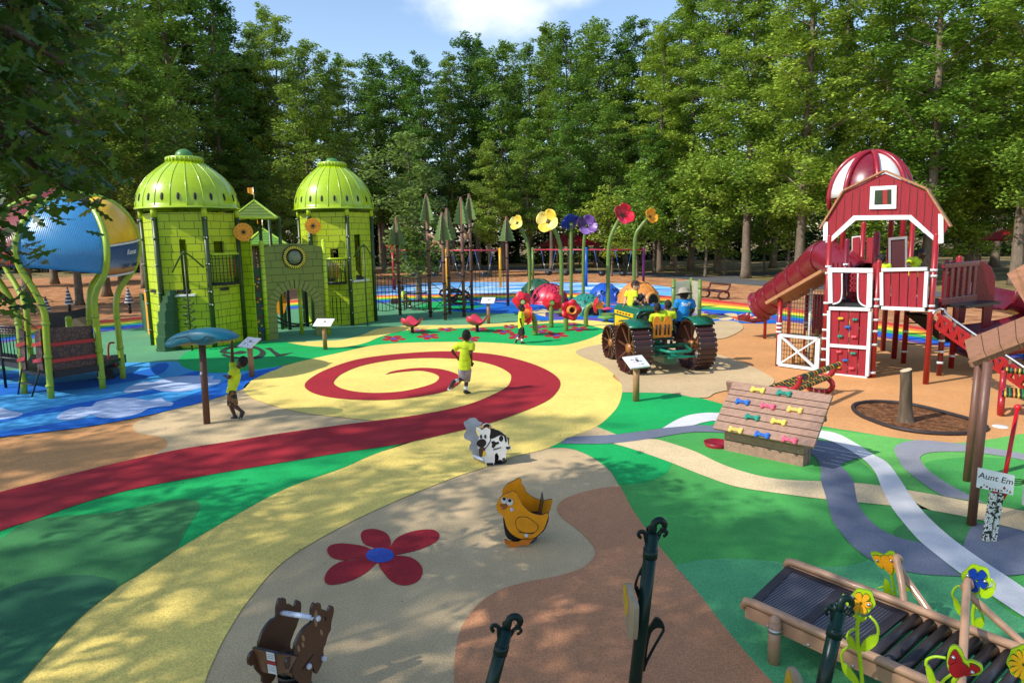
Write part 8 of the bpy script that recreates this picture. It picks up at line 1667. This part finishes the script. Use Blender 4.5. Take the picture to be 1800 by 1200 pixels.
seated("child in a neon shirt at the steering wheel, left one on the tractor seat", 1157, 541, 16.45, 0); seated("child in a neon shirt, right one on the tractor seat beside the staff member", 1174, 536, 16.55, 2)
person("staff member in a blue shirt and grey hat sitting on the tractor fender", 16.75, dict(head=(1202, 518), neck=(1203, 526), shL=(1191, 531, 0), shR=(1216, 531, 0), elL=(1187.5, 546, .06), wrL=(1189.5, 556, .16), elR=(1219, 545, .08), wrR=(1213, 553, .22), pelvis=(1200, 560), hipL=(1194, 562, .05), hipR=(1206, 562, .05), knL=(1188, 566, .36), knR=(1199, 566, .42), anL=(1188, 592, .42), anR=(1198, 592, .46), toeL=(1186, 597, .58), toeR=(1197, 597, .62)), 1.28, "brown", HAIR, SHB, NAVY, (-.15, .98, -.15), hat=True, text_=("Staff", .13, .03, WHITEP), longp=True, bulk=1.12)
person("child in a neon shirt leaning over the barn's right railing", 15.35, dict(head=(1619, 446, .05), neck=(1611, 453, .05), shL=(1600, 456, .0), shR=(1614, 457, .1), elL=(1596, 466, -.1), wrL=(1602, 471, -.16), elR=(1617, 467, .05), wrR=(1613, 472, -.1), pelvis=(1606, 482, .1), hipL=(1602, 485, .1), hipR=(1610, 485, .1), knL=(1602, 505, .08), knR=(1609, 505, .08), anL=(1602, 526, .12), anR=(1609, 526, .12), toeL=(1604, 531, .0), toeR=(1611, 531, 0)), 1.0, "dark", HAIR, NEON, NAVY, (.5, -.8, -.2))
person("child in a neon shirt mostly hidden behind the barn's middle post", 15.6, dict(head=(1549, 455), neck=(1552, 463), shL=(1546, 467, .05), shR=(1562, 467, -.02), elL=(1544, 479, .06), wrL=(1546, 487, -.02), elR=(1564, 479, 0), wrR=(1560, 487, -.06), pelvis=(1554, 493), hipL=(1550, 495), hipR=(1558, 495), knL=(1550, 512), knR=(1558, 512), anL=(1550, 527), anR=(1558, 527), toeL=(1549, 531, -.1), toeR=(1559, 531, -.1)), 1.0, "dark", HAIR, NEON, NAVY, (-.3, .9, 0))
# ---- the teal overhead spinner on its pole, held by the hanging boy
TEAL = mat("spinner_teal", (12, 110, 130), .4, var=.12); b = G(364, 745); sp_ = thing("overhead_spinner", "teal leaf-shaped overhead spinner on a leaning brown pole", "spinner", b); top = AT(355, 602, b.y)
mb = MB(); mb.tube([b, top], .058, 14); mb.ball(top, .058, 10); mb.build("pole", wood("spinner_pole", (92, 60, 48), 2), sp_)
mb = MB(); mb.tube([b.lerp(top, .62) + V((-.02, -.06, 0)), b.lerp(top, .65) + V((-.02, -.06, 0))], .02, 6); mb.build("label_tag", WHITEP, sp_)
out = [(295, 605), (304, 592), (325, 582), (350, 577), (375, 577), (400, 583), (413, 590), (416, 595), (406, 596), (395, 594), (385, 600), (372, 605), (358, 603), (345, 600), (325, 604), (305, 609)]
pl = Plane(AT(295, 605, b.y + .1), AT(415, 605, b.y - .1)); q = [pl.uz(*p) for p in crom(out, 3)]; cx = sum(p[0] for p in q) / len(q); cz0 = sum(p[1] for p in q) / len(q)
mb = MB(); mb.T = pl.mat(); n = len(q); L7 = [(-.26, .6), (-.2, .9), (-.07, 1), (.07, 1), (.2, .9), (.26, .6)]; vs = []
for y, k in L7: vs += [(cx + (u - cx) * k, y, cz0 + .02 * (1 - k) + (z - cz0) * k) for u, z in q]
mb.add(vs, [(i * n + j, i * n + (j + 1) % n, (i + 1) * n + (j + 1) % n, (i + 1) * n + j) for i in range(5) for j in range(n)] + [tuple(range(n))[::-1], tuple(range(5 * n, 6 * n))], 0, True); mb.build("leaf_canopy", TEAL, sp_)
gv = crom([(310, 597), (325, 590), (345, 588), (352, 594), (362, 597), (372, 592), (378, 587), (392, 590)], 4, False); mb = MB(); mb.T = pl.mat()
mb.tube([V((pl.uz(*p)[0], -.262, pl.uz(*p)[1])) for p in gv], .008, 6); mb.build("groove", mat("spinner_groove", (6, 70, 84), .5), sp_)
mb = MB(); h0, h1 = AT(385, 599, b.y - .0), AT(414, 595, b.y + .0); mb.tube(curve3([AT(382, 596, b.y), AT(388, 600, b.y), AT(400, 599, b.y), AT(411, 596, b.y)], 5), .016, 8); mb.bar(AT(313, 606, b.y), AT(358, 604, b.y), .05, .03); mb.build("hand_hold", mat("hold_tan", (196, 170, 130), .5), sp_)
